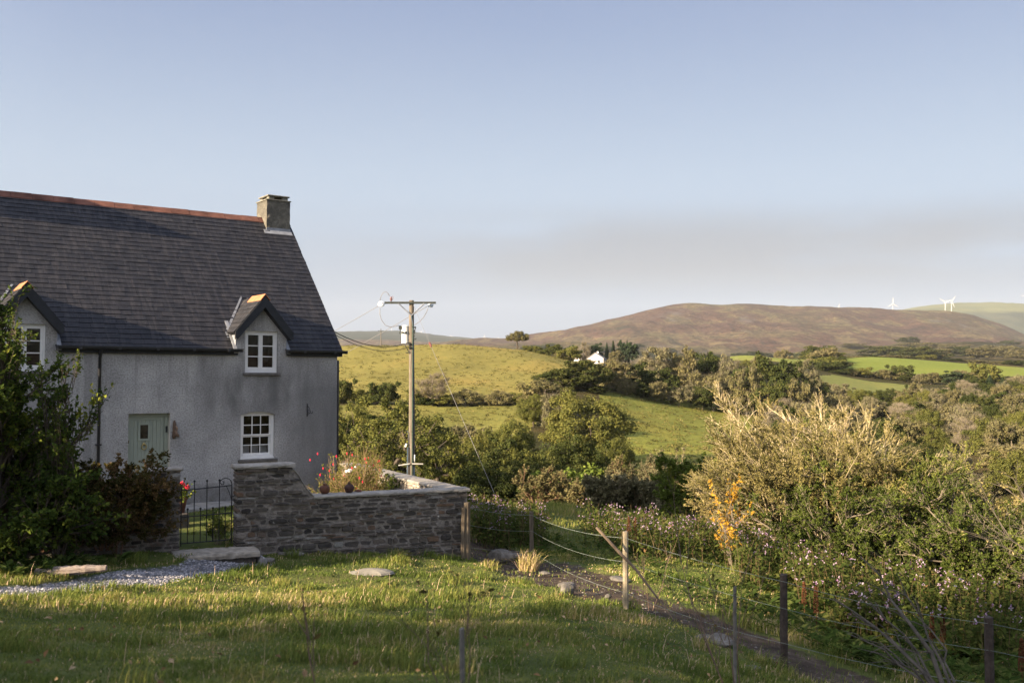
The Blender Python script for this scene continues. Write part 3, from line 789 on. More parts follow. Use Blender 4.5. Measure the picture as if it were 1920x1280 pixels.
def room(x0, x1, z0, z1, parent, back=0.9):
    g = G(); e = 0.12
    V = [(x, y, z) for z in (z0 - e, z1 + e) for y in (0.302, back) for x in (x0 - e, x1 + e)]
    g.add(V, [(0, 1, 3, 2), (4, 6, 7, 5), (2, 3, 7, 6), (0, 2, 6, 4), (1, 5, 7, 3)]); return g.build('room_interior', M_DARK, parent)

def dormer(h, label=None):
    cx = (h[0] + h[1]) / 2; hw = 0.70; ez = 1.36; az = 2.27; sl = (az - ez) / (hw + 0.06)
    x0, x1 = cx - hw + 0.01, cx + hw - 0.01
    g = G()
    # gable front above the eaves, round the window
    for a, b in ((x0, h[0]), (h[1], x1)): g.add([(a, 0, WT), (b, 0, WT), (b, 0, h[3]), (a, 0, h[3])], [(0, 1, 2, 3)])
    zt = lambda x: az - 0.10 - abs(x - cx) * sl
    g.add([(x0, 0, h[3]), (x1, 0, h[3]), (x1, 0, zt(x1)), (cx, 0, zt(cx)), (x0, 0, zt(x0))], [(0, 1, 2, 3, 4)])
    for xx, f in ((h[0], 1), (h[1], -1)):
        g.add([(xx, 0, WT), (xx, 0.30, WT), (xx, 0.30, h[3]), (xx, 0, h[3])], [(0, 1, 2, 3) if f > 0 else (3, 2, 1, 0)])
    g.add([(h[0], 0, h[3]), (h[1], 0, h[3]), (h[1], 0.30, h[3]), (h[0], 0.30, h[3])], [(3, 2, 1, 0)])
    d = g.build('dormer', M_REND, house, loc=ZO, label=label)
    for xx in (x0 + 0.0, x1 + 0.0):
        c = G()
        s_ = -0.02 if xx < cx else 0.02
        a, b = min(xx, xx + s_), max(xx, xx + s_)
        c.box(a, b, 0.004, 0.62, 0.80, 1.40)
        zf = EAVE - 0.09 * PIT + 0.02
        c.prism([(-0.09 if s_ < 0 else -0.09, 0), (0.62, 0.71 * PIT), (0.62, 0.71 * PIT + 0.10), (-0.09, 0.10)], a - 0.003 - (0.07 if s_ < 0 else 0), b + 0.003 + (0.07 if s_ > 0 else 0), 0.5, 0,
                Matrix(((0, 1, 0, 0), (1, 0, 0, 0), (0, 0, 1, zf - 0.075), (0, 0, 0, 1))))
        c.build('cheek', M_LEAD, d)
    # roof slopes of the dormer
    g = G(); rr = random.Random(int(abs(cx) * 10))
    th = math.atan(sl); LE = (hw + 0.12) / math.cos(th)
    for sgn in (-1, 1):
        V_ = np.array([-sgn * math.cos(th), 0, math.sin(th)]); N_ = np.array([sgn * math.sin(th), 0, math.cos(th)])
        org = np.array([cx + sgn * (hw + 0.12), -0.20, az - sl * (hw + 0.12)])
        U_ = np.array([0, 1.0, 0])
        slates(g, org, U_, V_, N_, 1.62, LE, 0.165, 0.27, rr)
        P = [org, org + U_ * 1.6, org + U_ * 1.6 + V_ * LE, org + V_ * LE]
        g.add([p - N_ * 0.012 for p in P] + [p - N_ * 0.05 for p in P], [(0, 1, 2, 3), (4, 7, 6, 5), (0, 4, 5, 1)], 0.2)
    g.build('roof', M_SLATE, d)
    g = G()
    for sgn in (-1, 1):
        xe = cx + sgn * (hw + 0.10)
        poly = [(cx, az + 0.0), (xe, az - sl * (hw + 0.10)), (xe, az - sl * (hw + 0.10) - 0.17), (xe - sgn * 0.06, az - sl * (hw + 0.10) - 0.20), (cx, az - 0.31)]
        if sgn < 0: poly = poly[::-1]
        g.prism(poly[::-1], -0.235, -0.20)
        poly = [(cx, az - 0.31), (xe - sgn * 0.06, az - sl * (hw + 0.10) - 0.20), (xe - sgn * 0.06, az - sl * (hw + 0.10) - 0.10), (cx, az - 0.08)]
        if sgn > 0: poly = poly[::-1]
        g.prism(poly[::-1], -0.199, -0.004)
    g.build('bargeboard', M_BARGE, d)
    g = G()
    for y0, y1 in ((-0.245, 0.22), (0.225, 0.70), (0.705, 1.22)):
        for p in (-1, 1):
            O = [(cx, y0, az + 0.055), (cx, y1, az + 0.055), (cx + p * 0.13, y1, az + 0.055 - 0.13 * sl), (cx + p * 0.13, y0, az + 0.055 - 0.13 * sl)]
            I = [(a, b, z - 0.022) for a, b, z in O]
            g.add(O + I, [(0, 1, 2, 3), (4, 7, 6, 5), (3, 2, 6, 7), (0, 3, 7, 4), (1, 5, 6, 2)])
        if y0 > 0.2: break
    g.build('ridge_tile', m_plain('orange_terracotta', (0.40, 0.165, 0.08), 0.85, 0.2, 5, 0.3), d)
    g = G()
    for p in (-1, 1):
        # lead valley strip lying on the main roof beside the dormer slope
        a = np.array([cx + p * (hw + 0.10), 0.36, EAVE + PIT * 0.36 + 0.035]); b = np.array([cx + p * 0.05, (az - EAVE) / PIT + 0.05, az + 0.09])
        s_ = np.array([p * 0.04, 0, 0.0])
        g.add([a - s_ * 0.4, b - s_ * 0.4, b + s_, a + s_ * 1.6, a + s_ * 1.6 + np.array([0, -0.16, -0.16 * PIT]), a - s_ * 0.4 + np.array([0, -0.14, -0.15 * PIT])], [(0, 1, 2, 3), (0, 3, 4, 5)])
        g.box(cx + p * (hw + 0.09) - 0.09, cx + p * (hw + 0.09) + 0.09, -0.12, -0.03, 0.815, 0.835)
    g.build('valley_flashing', M_LEAD, d)
    w, q = dormer_window(h, d)
    q.build('glass', M_GLASS, d); sill(h[0], h[1], h[2], d); room(*h, d)
dormer(DW, 'dormer near the chimney end'); dormer(LDW, 'dormer half hidden by the leafy tree')

# ground-floor sash window
x0, x1, z0, z1 = LW
g = G(); frame(g, x0, x1, z0, z1, 0.075, 0.075, 0.20, 0.09)
xm0, xm1 = x0 + 0.077, x1 - 0.077; zm = (z0 + z1) / 2 - 0.0
frame(g, xm0, xm1, zm - 0.01, z1 - 0.077, 0.04, 0.095, 0.13, 0.035); bars(g, xm0 + 0.04, xm1 - 0.04, zm + 0.025, z1 - 0.117, 3, 2, 0.10, 0.124, 0.022)
frame(g, xm0, xm1, z0 + 0.092, zm - 0.012, 0.04, 0.135, 0.17, 0.06); bars(g, xm0 + 0.04, xm1 - 0.04, z0 + 0.152, zm - 0.052, 3, 2, 0.14, 0.164, 0.022)
g.box(x0 - 0.0, x1 + 0.0, 0.02, 0.074, z0 + 0.0, z0 + 0.045, bev=0.006)
w = g.build('window', M_WHITE, house, loc=ZO)
g = G()
g.add([(xm0 + 0.03, 0.112, zm), (xm1 - 0.03, 0.112, zm), (xm1 - 0.03, 0.112, z1 - 0.1), (xm0 + 0.03, 0.112, z1 - 0.1)], [(0, 1, 2, 3)])
g.add([(xm0 + 0.03, 0.152, z0 + 0.12), (xm1 - 0.03, 0.152, z0 + 0.12), (xm1 - 0.03, 0.152, zm - 0.02), (xm0 + 0.03, 0.152, zm - 0.02)], [(0, 1, 2, 3)])
g.build('glass', M_GLASS, w); sill(x0, x1, z0, w); room(*LW, w)
g = G()
for k in range(3):
    a = xm0 + 0.05 + k * 0.25; g.box(a, a + 0.215, 0.26, 0.28, z0 + 0.1, z0 + 0.36); g.box(a + 0.04, a + 0.175, 0.245, 0.262, z0 + 0.13, z0 + 0.33)
g.build('inner_shutter', m_plain('pale_shutter', (0.5, 0.48, 0.5), 0.7, 0.1), w)

# door
x0, x1, z0, z1 = DOOR
g = G(); Y = 0.17
g.box(x0 + 0.09, x1 - 0.11, Y + 0.012, Y + 0.05, z0 + 0.02, z1 - 0.075)
n_ = 9; pw = (x1 - 0.11 - x0 - 0.09) / n_
for k in range(n_):
    a = x0 + 0.09 + k * pw
    if k in (0, n_ - 1): g.box(a + 0.002, a + pw - 0.002, Y - 0.004, Y + 0.013, z0 + 0.02, z1 - 0.08, bev=0.004)
    else:
        g.box(a + 0.003, a + pw - 0.003, Y, Y + 0.013, z0 + 0.02, z1 - 0.17, bev=0.005)
g.box(x0 + 0.09, x1 - 0.11, Y - 0.003, Y + 0.014, z1 - 0.168, z1 - 0.078, bev=0.003)
door = g.build('door', M_SAGE, house, loc=ZO)
g = G(); px0, px1, pz0, pz1 = -5.27, -5.08, -1.40, -1.06
frame(g, px0 - 0.05, px1 + 0.05, pz0 - 0.05, pz1 + 0.05, 0.05, Y - 0.022, Y - 0.004); g.build('pane_frame', M_SAGE, door)
g = G(); g.box(px0, px1, Y - 0.012, Y - 0.003, pz0, pz1); g.build('pane', m_plain('dark_pane', (0.025, 0.022, 0.018), 0.08, 0.5, 10, 0.0, 0, 0.6), door)
g = G(); an = np.linspace(0, 2 * math.pi, 17)
g.tube([(-5.175 + 0.055 * math.sin(a), Y - 0.03, -1.60 + 0.065 * math.cos(a)) for a in an], 0.013, 6, caps=False)
g.lathe([(0.0, 0.0), (0.04, 0.005), (0.035, 0.02), (0.02, 0.035), (0.0, 0.04)], (-5.175, Y - 0.004, -1.53), 12, M=Matrix.Rotation(math.pi / 2, 4, 'X'))
g.build('knocker', M_BRASS, door, smooth=True)
g = G(); g.box(-5.575, -5.535, Y - 0.012, Y - 0.003, -1.54, -1.40, bev=0.003); g.tube([(-5.555, Y - 0.02, -1.50), (-5.555, Y - 0.06, -1.47), (-5.555, Y - 0.05, -1.43)], 0.012, 6)
g.build('handle', m_plain('dull_bronze', (0.13, 0.10, 0.06), 0.5, 0.3, 10, 0.1, 0.6), door)
g = G(); frame(g, x0 + 0.002, x1 - 0.002, z0 + 0.0, z1 - 0.002, 0.085, Y - 0.03, Y + 0.07, 0.02)
g.box(x1 - 0.105, x1 - 0.088, Y - 0.02, Y + 0.04, z0 + 0.02, z1 - 0.08)
fr_ = g.build('door_frame', M_SAGE, house, loc=ZO)
g = G(); g.box(x1 - 0.006, x1 - 0.001, 0.004, Y - 0.032, z0, z1 - 0.003); g.build('reveal_board', M_CREAM, fr_)
g = G(); g.box(x1 - 0.075, x1 - 0.03, Y - 0.055, Y - 0.032, -1.26, -1.10, bev=0.006); g.lathe([(0, 0), (0.012, 0.0), (0.012, 0.006), (0, 0.007)], (x1 - 0.052, Y - 0.056, -1.21), 10, M=Matrix.Rotation(math.pi / 2, 4, 'X'))
g.build('doorbell', M_IRON, fr_)
g = G(); g.box(x0 - 0.05, x1 + 0.05, -0.18, 0.16, z0 - 0.12, z0 - 0.004, bev=0.015); g.build('doorstep', M_SILL, house, loc=ZO)

def HW(s, w, z):
    """house coordinates to world"""
    c, s_ = math.cos(RZH), math.sin(RZH)
    return (HC[0] + s * c - w * s_, HC[1] + s * s_ + w * c, z)

# wrought bracket on the wall
b = thing('hanging_bracket', 'small black wrought iron bracket on the grey wall near the house corner', 'bracket', HW(-0.89, -0.0, -0.93), RZH)
g = G(); g.box(-0.012, 0.012, -0.012, -0.001, 0.0, 0.34); g.tube([(0, -0.01, 0.30), (0, -0.12, 0.24), (0, -0.24, 0.10), (0, -0.30, 0.08), (0, -0.335, 0.11), (0, -0.32, 0.15)], 0.008, 6)
g.tube([(0, -0.01, 0.06), (0, -0.08, 0.05), (0, -0.16, 0.10), (0, -0.24, 0.10)], 0.007, 6)
g.tube([(0, -0.09 + 0.035 * math.cos(a), 0.14 + 0.04 * math.sin(a)) for a in np.linspace(0, 5.5, 12)], 0.006, 5)
g.build('iron_scroll', M_IRON, b)
# weathered wooden ornament beside the door
b = thing('wall_ornament', 'weathered brown driftwood ornament hanging on the wall beside the door', 'ornament', HW(-4.49, 0.0, -1.42), RZH)
g = G(); g.tube([(0, -0.03, 0.46), (0.005, -0.04, 0.36), (-0.01, -0.045, 0.22), (0.0, -0.04, 0.08), (-0.02, -0.03, 0.0)], [0.02, 0.045, 0.035, 0.055, 0.02], 8, 0.4)
g.tube([(0.01, -0.05, 0.20), (0.06, -0.06, 0.10), (0.12, -0.04, 0.05)], [0.04, 0.045, 0.012], 7, 0.6); g.tube([(0.02, -0.06, 0.33), (0.055, -0.07, 0.27), (0.05, -0.06, 0.18)], [0.012, 0.03, 0.01], 7, 0.9)
mm = NM('driftwood'); mm.bsdf(mm.ramp(mm.attr('v'), [(0.3, (0.09, 0.055, 0.035)), (1.0, (0.36, 0.25, 0.18))]), 0.9, mm.bump(mm.noise(40, 4), 0.8, 0.02))
g.build('wood', mm.m, b, smooth=True)

# patio along the house front
g = G(); rp = random.Random(4)
for k in range(9):
    g.box(-9.6 + k * 0.92, -9.6 + k * 0.92 + 0.905, -1.15, -0.19 if -5.7 < -9.6 + k * 0.92 + 0.45 < -4.4 else -0.004, -3.5, -3.055 + rp.uniform(-0.004, 0.004), bev=0.015)
pt = g.build('patio', m_plain('pale_paving', (0.30, 0.285, 0.26), 0.9, 0.25, 4, 0.4), None)
pt.location = (HC[0], HC[1], 0); pt.rotation_euler = (0, 0, RZH); pt['kind'] = 'structure'; pt['label'] = 'pale stone paving strip along the foot of the cottage wall'
# ------------------------------------------------------------------ dry rubble garden walls
def m_stone():
    m = NM('rubble_stone')
    v = m.attr('v')
    c = m.ramp(v, [(0.0, (0.050, 0.045, 0.041)), (0.4, (0.10, 0.088, 0.078)), (0.7, (0.155, 0.13, 0.108)), (0.86, (0.17, 0.10, 0.06)), (0.93, (0.25, 0.235, 0.21)), (1.0, (0.36, 0.35, 0.33))])
    n_ = m.ramp(m.noise(9, 6, 0.7), [(0.25, (0.5, 0.5, 0.5)), (0.55, (1.0, 1.0, 1.0)), (0.8, (1.45, 1.4, 1.3))])
    c = m.mix(1.0, c, n_, 'MULTIPLY')
    li = m.rng(m.noise(14, 4, 0.6), 0.66, 0.72)
    c = m.mix(m.math('MULTIPLY', li, 0.6), c, (0.36, 0.36, 0.33))
    c = m.mix(1.0, c, (1.0, 1.01, 1.01), 'MULTIPLY')
    sp = m.math('MULTIPLY', m.rng(m.vor(3.2), 0.10, 0.06), m.rng(m.noise(2.1, 2), 0.5, 0.55)); c = m.mix(sp, c, (0.58, 0.57, 0.52))
    return m.bsdf(c, 0.9, m.bump(m.noise(28, 6, 0.7), 0.9, 0.025), 0, 0.2)
M_STONE = m_stone()
M_MORTAR = m_plain('lime_mortar', (0.23, 0.205, 0.18), 0.95, 0.4, 14, 0.9, dist=0.03)
def m_cop():
    m = NM('concrete_coping')
    c = m.ramp(m.noise(3.5, 6, 0.7), [(0.3, (0.19, 0.175, 0.15)), (0.5, (0.30, 0.275, 0.24)), (0.7, (0.40, 0.37, 0.32))])
    li = m.rng(m.noise(10, 4, 0.7), 0.6, 0.7)
    c = m.mix(m.math('MULTIPLY', li, 0.5), c, (0.16, 0.16, 0.12))
    return m.bsdf(c, 0.95, m.bump(m.noise(40, 5, 0.7), 0.6, 0.015), 0, 0.15)
M_COP = m_cop()
def rubble(g, x0, x1, top, base, thick, seed, hmin=0.036, hmax=0.096):
    r = random.Random(seed)
    z = min(base(x0), base(x1)) - 0.1
    ztop = max(top(x0 + (x1 - x0) * i / 20) for i in range(21))
    while z < ztop:
        h = r.uniform(hmin, hmax)
        if r.random() < 0.12: h *= 1.5
        x = x0 - r.uniform(0, 0.1)
        while x < x1:
            L = r.uniform(0.11, 0.42) * (0.8 if h > 0.1 else 1)
            a, b = max(x, x0), min(x + L, x1)
            x += L + 0.012
            if b - a < 0.05: continue
            tp = min(top(a + 0.01), top((a + b) / 2), top(b - 0.01))
            za = z + r.uniform(-0.012, 0.012); zb = z + h - 0.012 + r.uniform(-0.012, 0.012)
            if zb > tp:
                zb = tp
            if zb - za < 0.018: continue
            if zb < min(base(a), base(b)) - 0.25: continue
            cx, cz = (a + b) / 2, (za + zb) / 2; hx, hz = (b - a) / 2, (zb - za) / 2
            n = 10; out = r.uniform(-0.020, 0.030); V = []
            pts = []
            for k in range(n):
                t = 2 * math.pi * (k + 0.5) / n
                cc, ss = math.cos(t), math.sin(t)
                e = r.uniform(0.42, 0.7)
                px_ = math.copysign(abs(cc) ** e, cc) * hx * r.uniform(0.84, 1.02); pz_ = math.copysign(abs(ss) ** e, ss) * hz * r.uniform(0.72, 1.04)
                pts.append((px_, pz_))
            tl = r.uniform(-0.01, 0.01)
            for y, sc in ((-out - 0.004, 0.80), (-out + 0.018, 1.0), (thick + out - 0.018, 1.0), (thick + out, 0.8)):
                for (qx, qz) in pts:
                    V.append((cx + qx * (1 - (1 - sc) * 0.35 * min(1, 0.1 / hx)), y + tl * qx / max(hx, 0.01) + r.uniform(-0.005, 0.005), cz + qz * (1 - (1 - sc) * 0.9)))
            i = np.arange(n); j = (i + 1) % n
            F = np.concatenate([np.stack([i + q * n, i + (q + 1) * n, j + (q + 1) * n, j + q * n], 1) for q in range(3)])
            v = min(1, max(0, r.gauss(0.40, 0.2)))
            if r.random() < 0.045: v = r.uniform(0.9, 1.0)
            if r.random() < 0.04: v = 0.80
            n0 = g.n; g.add(V, F, v)
            for F_ in (list(range(n)), list(range(3 * n, 4 * n))[::-1]):
                g.L.append(np.array(F_) + n0); g.S.append(np.array([n])); g.MI.append(np.array([0]))
        z += h
def slabs(g, pts, w0, w1, th, seed, M=None, jit=0.006, n=None):
    """coping following pts (x, z); runs from y=w0 to y=w1; softened rough edges"""
    r = random.Random(seed); P = []
    for (ax, az), (bx, bz) in zip(pts[:-1], pts[1:]):
        k = max(1, int(math.hypot(bx - ax, bz - az) / 0.07))
        for i in range(k): P.append((ax + (bx - ax) * i / k, az + (bz - az) * i / k))
    P.append(pts[-1])
    prof_ = [(w0, -th), (w0 - 0.006, -th * 0.45), (w0 + 0.012, -0.006), (w0 + (w1 - w0) * 0.35, 0.004), (w0 + (w1 - w0) * 0.65, 0.004), (w1 - 0.012, -0.006), (w1 + 0.006, -th * 0.45), (w1, -th)]
    m_ = len(prof_); V = []
    for (x, z) in P:
        for (y, dz) in prof_: V.append((x + r.uniform(-jit, jit), y + r.uniform(-jit, jit), z + dz + r.uniform(-jit, jit) * 0.7))
    i = np.arange(m_); j = (i + 1) % m_
    F = np.concatenate([np.stack([i + q * m_, i + (q + 1) * m_, j + (q + 1) * m_, j + q * m_], 1) for q in range(len(P) - 1)])
    V = np.array(V)
    if M is not None: V = V @ np.array(M.to_3x3()).T + np.array(M.translation)
    n0 = g.n; g.add(V, F)
    for F_ in (list(range(m_)), list(range((len(P) - 1) * m_, len(P) * m_))[::-1]):
        g.L.append(np.array(F_) + n0); g.S.append(np.array([m_])); g.MI.append(np.array([0]))

WA = (-0.900, 20.60); RZW = math.radians(90 - 65.7)
def WL(x, y, z):
    c, s = math.cos(RZW), math.sin(RZW); return (WA[0] + x * c - y * s, WA[1] + x * s + y * c, z)
def wbase(x):
    p = WL(x, 0, 0); return tz(p[0], p[1]) - 0.12
TH_ = 0.42
wz = -3.6
wall_r = thing('garden_wall', 'L-shaped dark rubble stone garden wall with a tall end and pale coping right of the gate', 'stone wall', (WA[0], WA[1], wz), RZW)
ZW = (0, 0, -wz)
def top_r(x):
    return float(np.interp(x, [-4.66, -3.60, -3.56, -3.46, -3.36, -3.24, -3.08, 0.0], [-1.62, -1.62, -1.70, -1.86, -2.02, -2.16, -2.245, -2.245]))
xs = np.linspace(-4.7, 0.05, 40); bz = np.array([wbase(x) for x in xs]); wb = lambda x: float(np.interp(x, xs, bz))
g = G(); rubble(g, -4.66, 0.0, top_r, wb, TH_, 11)
g.build('stonework', M_STONE, wall_r, loc=ZW)
g = G()
poly = [(-4.635, -4.2), (-0.02, -4.2)] + [(x, top_r(x) - 0.004) for x in (-0.02, -3.08, -3.24, -3.36, -3.46, -3.56, -3.62, -4.635)]
g.prism(poly, 0.012, TH_ - 0.012); g.build('mortar', M_MORTAR, wall_r, loc=ZW)
g = G(); slabs(g, [(-3.20, -2.185), (0.03, -2.18)], -0.035, TH_ + 0.03, 0.06, 1); slabs(g, [(-4.70, -1.555), (-3.57, -1.55)], -0.045, TH_ + 0.045, 0.07, 2, jit=0.009)
slabs(g, [(-3.60, -1.64), (-3.54, -1.70), (-3.44, -1.86), (-3.34, -2.03), (-3.22, -2.15), (-3.17, -2.19)], -0.005, TH_ + 0.005, 0.03, 3)
g.build('coping', M_COP, wall_r, loc=ZW)
# return leg running back towards the house
MR = Matrix.Rotation(math.radians(117.3) - RZW, 4, 'Z'); MR.translation = (-0.02, 0.40, 0)
def rb(x):
    q = MR @ Vector((x, 0, 0)); p = WL(q.x, q.y, 0); return tz(p[0], p[1]) - 0.2
xs2 = np.linspace(0, 7.0, 20); bz2 = np.array([rb(x) for x in xs2]); wb2 = lambda x: float(np.interp(x, xs2, bz2))
g = G(); rubble(g, 0.0, 6.9, lambda x: -2.245, wb2, TH_, 12)
V = g.V; Mm = np.array(MR.to_3x3()).T; g.V = [v @ Mm + np.array(MR.translation) for v in V]
g.build('stonework', m_plain('limewashed_stone', (0.36, 0.31, 0.25), 0.95, 0.45, 7, 0.9, dist=0.03), wall_r, loc=ZW)
g = G(); g.box(-0.1, 6.8, 0.012, TH_ - 0.012, -4.4, -2.25, M=MR); g.build('mortar', M_MORTAR, wall_r, loc=ZW)
g = G(); slabs(g, [(-0.38, -2.178), (6.9, -2.175)], -0.035, TH_ + 0.03, 0.06, 5, M=MR); g.build('coping', M_COP, wall_r, loc=ZW)

wall_l = thing('garden_wall', 'dark rubble stone wall with a gate pillar, left of the gate under a climber', 'stone wall', (*WL(-5.64, 0, 0)[:2], wz), RZW)
def top_l(x): return float(np.interp(x, [-9.5 - 5, -6.35, -6.25, -5.64], [-1.95, -1.90, -1.62, -1.62]))
xs3 = np.linspace(-14.5, -5.6, 40); bz3 = np.array([wbase(x) for x in xs3]); wb3 = lambda x: float(np.interp(x, xs3, bz3))
OX = (5.64, 0, -wz)
g = G(); rubble(g, -14.0, -5.64, top_l, wb3, TH_, 15); g.build('stonework', M_STONE, wall_l, loc=OX)
g = G(); g.prism([(-13.9, -4.2), (-5.66, -4.2), (-5.66, -1.63), (-6.24, -1.63), (-6.36, -1.93), (-13.9, -1.97)], 0.012, TH_ - 0.012); g.build('mortar', M_MORTAR, wall_l, loc=OX)
g = G(); slabs(g, [(-6.22, -1.57), (-5.61, -1.56)], -0.04, TH_ + 0.04, 0.06, 8, jit=0.012); slabs(g, [(-14.0, -1.90), (-6.30, -1.85)], -0.03, TH_ + 0.03, 0.06, 9); g.build('coping', M_COP, wall_l, loc=OX)

# stone step before the gate
st = thing('stone_step', 'worn stone slab step at the foot of the iron gate', 'step', WL(-5.0, -0.2, -3.35), RZW)
g = G()
slabs(g, [(-0.80, 0.29), (0.68, 0.285)], -0.46, 0.30, 0.10, 21, jit=0.010); g.build('slab', m_plain('worn_step_stone', (0.33, 0.29, 0.235), 0.95, 0.35, 8, 0.7), st)
g = G(); g.box(-0.74, 0.62, -0.40, 0.28, -0.25, 0.185, bev=0.02); g.build('riser', M_STONE, st)
# kerb stone at the right end of the gravel
g = G(); slabs(g, [(-0.32, 0.0), (0.32, 0.02)], 0.0, 0.06, 0.22, 23, jit=0.008)
k_ = g.build('kerb_stone', m_plain('kerb_grey', (0.25, 0.24, 0.235), 0.95, 0.25, 8, 0.5)); p = WL(-4.28, -0.62, 0); k_.location = (p[0], p[1], tz(p[0], p[1]) + 0.10); k_.rotation_euler = (0, 0, RZW + math.radians(95))
tag(k_, 'thin upright stone edging the gravel right of the step', 'kerb stone')

# iron gate
gate = thing('iron_gate', 'black wrought iron garden gate with spiked bars and a scroll, between stone pillars', 'gate', WL(-5.16, 0.2, -3.02), RZW)
g = G()
def bar(x, z0, z1, rr=0.0095): g.tube([(x, 0, z0), (x, 0, z1)], rr, 6)
def knob(x, z): g.lathe([(0.0, -0.035), (0.012, -0.03), (0.009, -0.018), (0.02, -0.004), (0.022, 0.01), (0.012, 0.022), (0.0, 0.03)], (x, 0, z), 8)
bar(-0.455, 0.0, 1.10, 0.012); g.build('gate_stile', M_IRON, gate)
g = G(); bar(0.45, 0.0, 1.06, 0.012); g.build('gate_stile', M_IRON, gate)
for (a, b) in (((-0.455, 1.02), (0.45, 1.08)), ((-0.455, 0.53), (0.45, 0.57)), ((-0.455, 0.05), (0.45, 0.07))):
    g = G(); g.tube([(a[0], 0, a[1]), (b[0], 0, b[1])], 0.011, 6); g.build('rail', M_IRON, gate)
for x, h_ in ((-0.225, 1.17), (0.0, 1.17), (0.225, 1.17), (-0.34, 0.66), (-0.112, 0.66), (0.112, 0.66), (0.335, 0.66)):
    g = G(); bar(x, 0.05, h_); knob(x, h_ + 0.01); g.build('bar', M_IRON, gate)
g = G()
g.tube([(0.45, 0, 1.06)] + [(0.335 + 0.115 * math.cos(a), 0, 1.10 + 0.12 * math.sin(a)) for a in np.linspace(0, math.pi, 10)] + [(0.24, 0, 1.14), (0.265, 0, 1.10), (0.30, 0, 1.11), (0.305, 0, 1.15), (0.28, 0, 1.165)], 0.009, 6)
g.tube([(0.45, 0, 0.80), (0.405, 0, 0.95), (0.36, 0, 1.05), (0.34, 0, 1.075)], 0.007, 6); g.build('scroll', M_IRON, gate)
g = G(); g.tube([(0.44, 0, 0.86), (0.53, 0, 0.90)], 0.012, 6); g.build('hinge', M_IRON, gate)
g = G(); g.tube([(-0.455, 0, 0.95), (-0.52, 0, 0.93), (-0.50, 0, 0.86)], 0.008, 6); g.build('latch', M_IRON, gate)

# pots on the wall
def pot(px, mat, label, R, lip):
    x = float(np.interp(px, [585, 878], [-3.25, 0])); loc = WL(x, 0.20, -2.172)
    t = thing('clay_jar', label, 'jar', loc, 0, None)
    g = G(); g.lathe([(0.0, 0.0), (R * .62, 0.0), (R * .86, R * .35), (R, R * .75), (R * .95, R * 1.1), (R * .72, R * 1.42), (R * .38, R * 1.56), (R * .34, R * 1.64), (R * lip, R * 1.7), (R * lip, R * 1.82), (R * .25, R * 1.84), (R * .22, R * 1.6)], (0, 0, 0), 24)
    g.build('body', mat, t, smooth=True)
    if lip < 0.33:
        g = G(); g.tube([(-R * .2, 0, R * 1.8), (-R * .12, 0, R * 2.05), (R * .12, 0, R * 2.05), (R * .2, 0, R * 1.8)], R * .08, 6); g.build('handle', mat, t)
pot(613, m_plain('brown_clay', (0.12, 0.05, 0.03), 0.75, 0.2, 10, 0.2), 'round reddish clay jar on the wall, nearer the gate', 0.103, 0.42)
pot(657, m_plain('dark_clay', (0.06, 0.028, 0.022), 0.7, 0.3, 8, 0.2), 'darker round clay jar with a knobbed top on the wall, right of the other', 0.100, 0.30)
# broken shard beside it
g = G(); g.tube([(-0.07, 0, 0.02), (0.0, 0.01, 0.025), (0.07, 0, 0.02)], [0.012, 0.03, 0.022], 6); o = g.build('broken_shard', M_TERRA, None); o.location = WL(-2.27, 0.22, -2.175)
tag(o, 'small orange clay fragment lying beside the dark jar', 'pot shard')
# ------------------------------------------------------------------ electricity pole, wires, turbines, far buildings
M_POLE = NM('weathered_pole_wood')
_c = M_POLE.ramp(M_POLE.noise(6, 6, 0.7, stretch=(3, 3, 0.25)), [(0.3, (0.08, 0.065, 0.05)), (0.55, (0.175, 0.148, 0.118)), (0.75, (0.26, 0.225, 0.185))])
M_POLE = M_POLE.bsdf(_c, 0.9, None, 0, 0.1)
M_STEEL = m_plain('galvanised_steel', (0.30, 0.32, 0.36), 0.5, 0.2, 8, 0.1, 0.4)
M_ARM = m_plain('dark_tarred_steel', (0.03, 0.035, 0.03), 0.7, 0.3, 8, 0.2)
M_PORC = m_plain('pale_porcelain', (0.62, 0.66, 0.68), 0.25, 0.1, 8, 0.0, 0, 0.6)
M_BRPORC = m_plain('brown_porcelain', (0.16, 0.05, 0.03), 0.3, 0.2, 8, 0.0, 0, 0.6)
M_TANK = m_plain('pale_grey_tank_paint', (0.62, 0.63, 0.60), 0.5, 0.06, 3, 0.05)
M_CABLE = m_plain('black_cable', (0.02, 0.02, 0.022), 0.6, 0.1)
M_WIRE = m_plain('grey_wire', (0.22, 0.21, 0.20), 0.6, 0.2)
M_CONDUIT = m_plain('dark_blue_conduit', (0.035, 0.055, 0.075), 0.5, 0.2)
PD = 48.0; PXM = F / PD
def PL(px, py, dy=0.0):
    """offset from the pole axis at ground, metres"""
    q = WP(px, py, PD + dy) - np.array(POLE)
    return tuple(q)
_pb = WP(771.5, 800, PD); POLE = (float(_pb[0]), PD, tz(_pb[0], PD) - 0.1)
pole = thing('utility_pole', 'wooden electricity pole with crossarm, insulators and a grey transformer behind the garden wall', 'utility pole', POLE)
HTOP = float(WP(771, 563, PD)[2]) - POLE[2]
g = G(); zz = np.linspace(0, HTOP, 14)
g.tube([(0.02 * math.sin(z * .5), 0, z) for z in zz], np.interp(zz, [0, HTOP], [0.165, 0.115]), 14); g.build('shaft', M_POLE, pole, smooth=True, auto=50)
za = PL(771, 568)[2]; xa0, xa1 = PL(722, 568)[0], PL(818, 568)[0]
g = G()
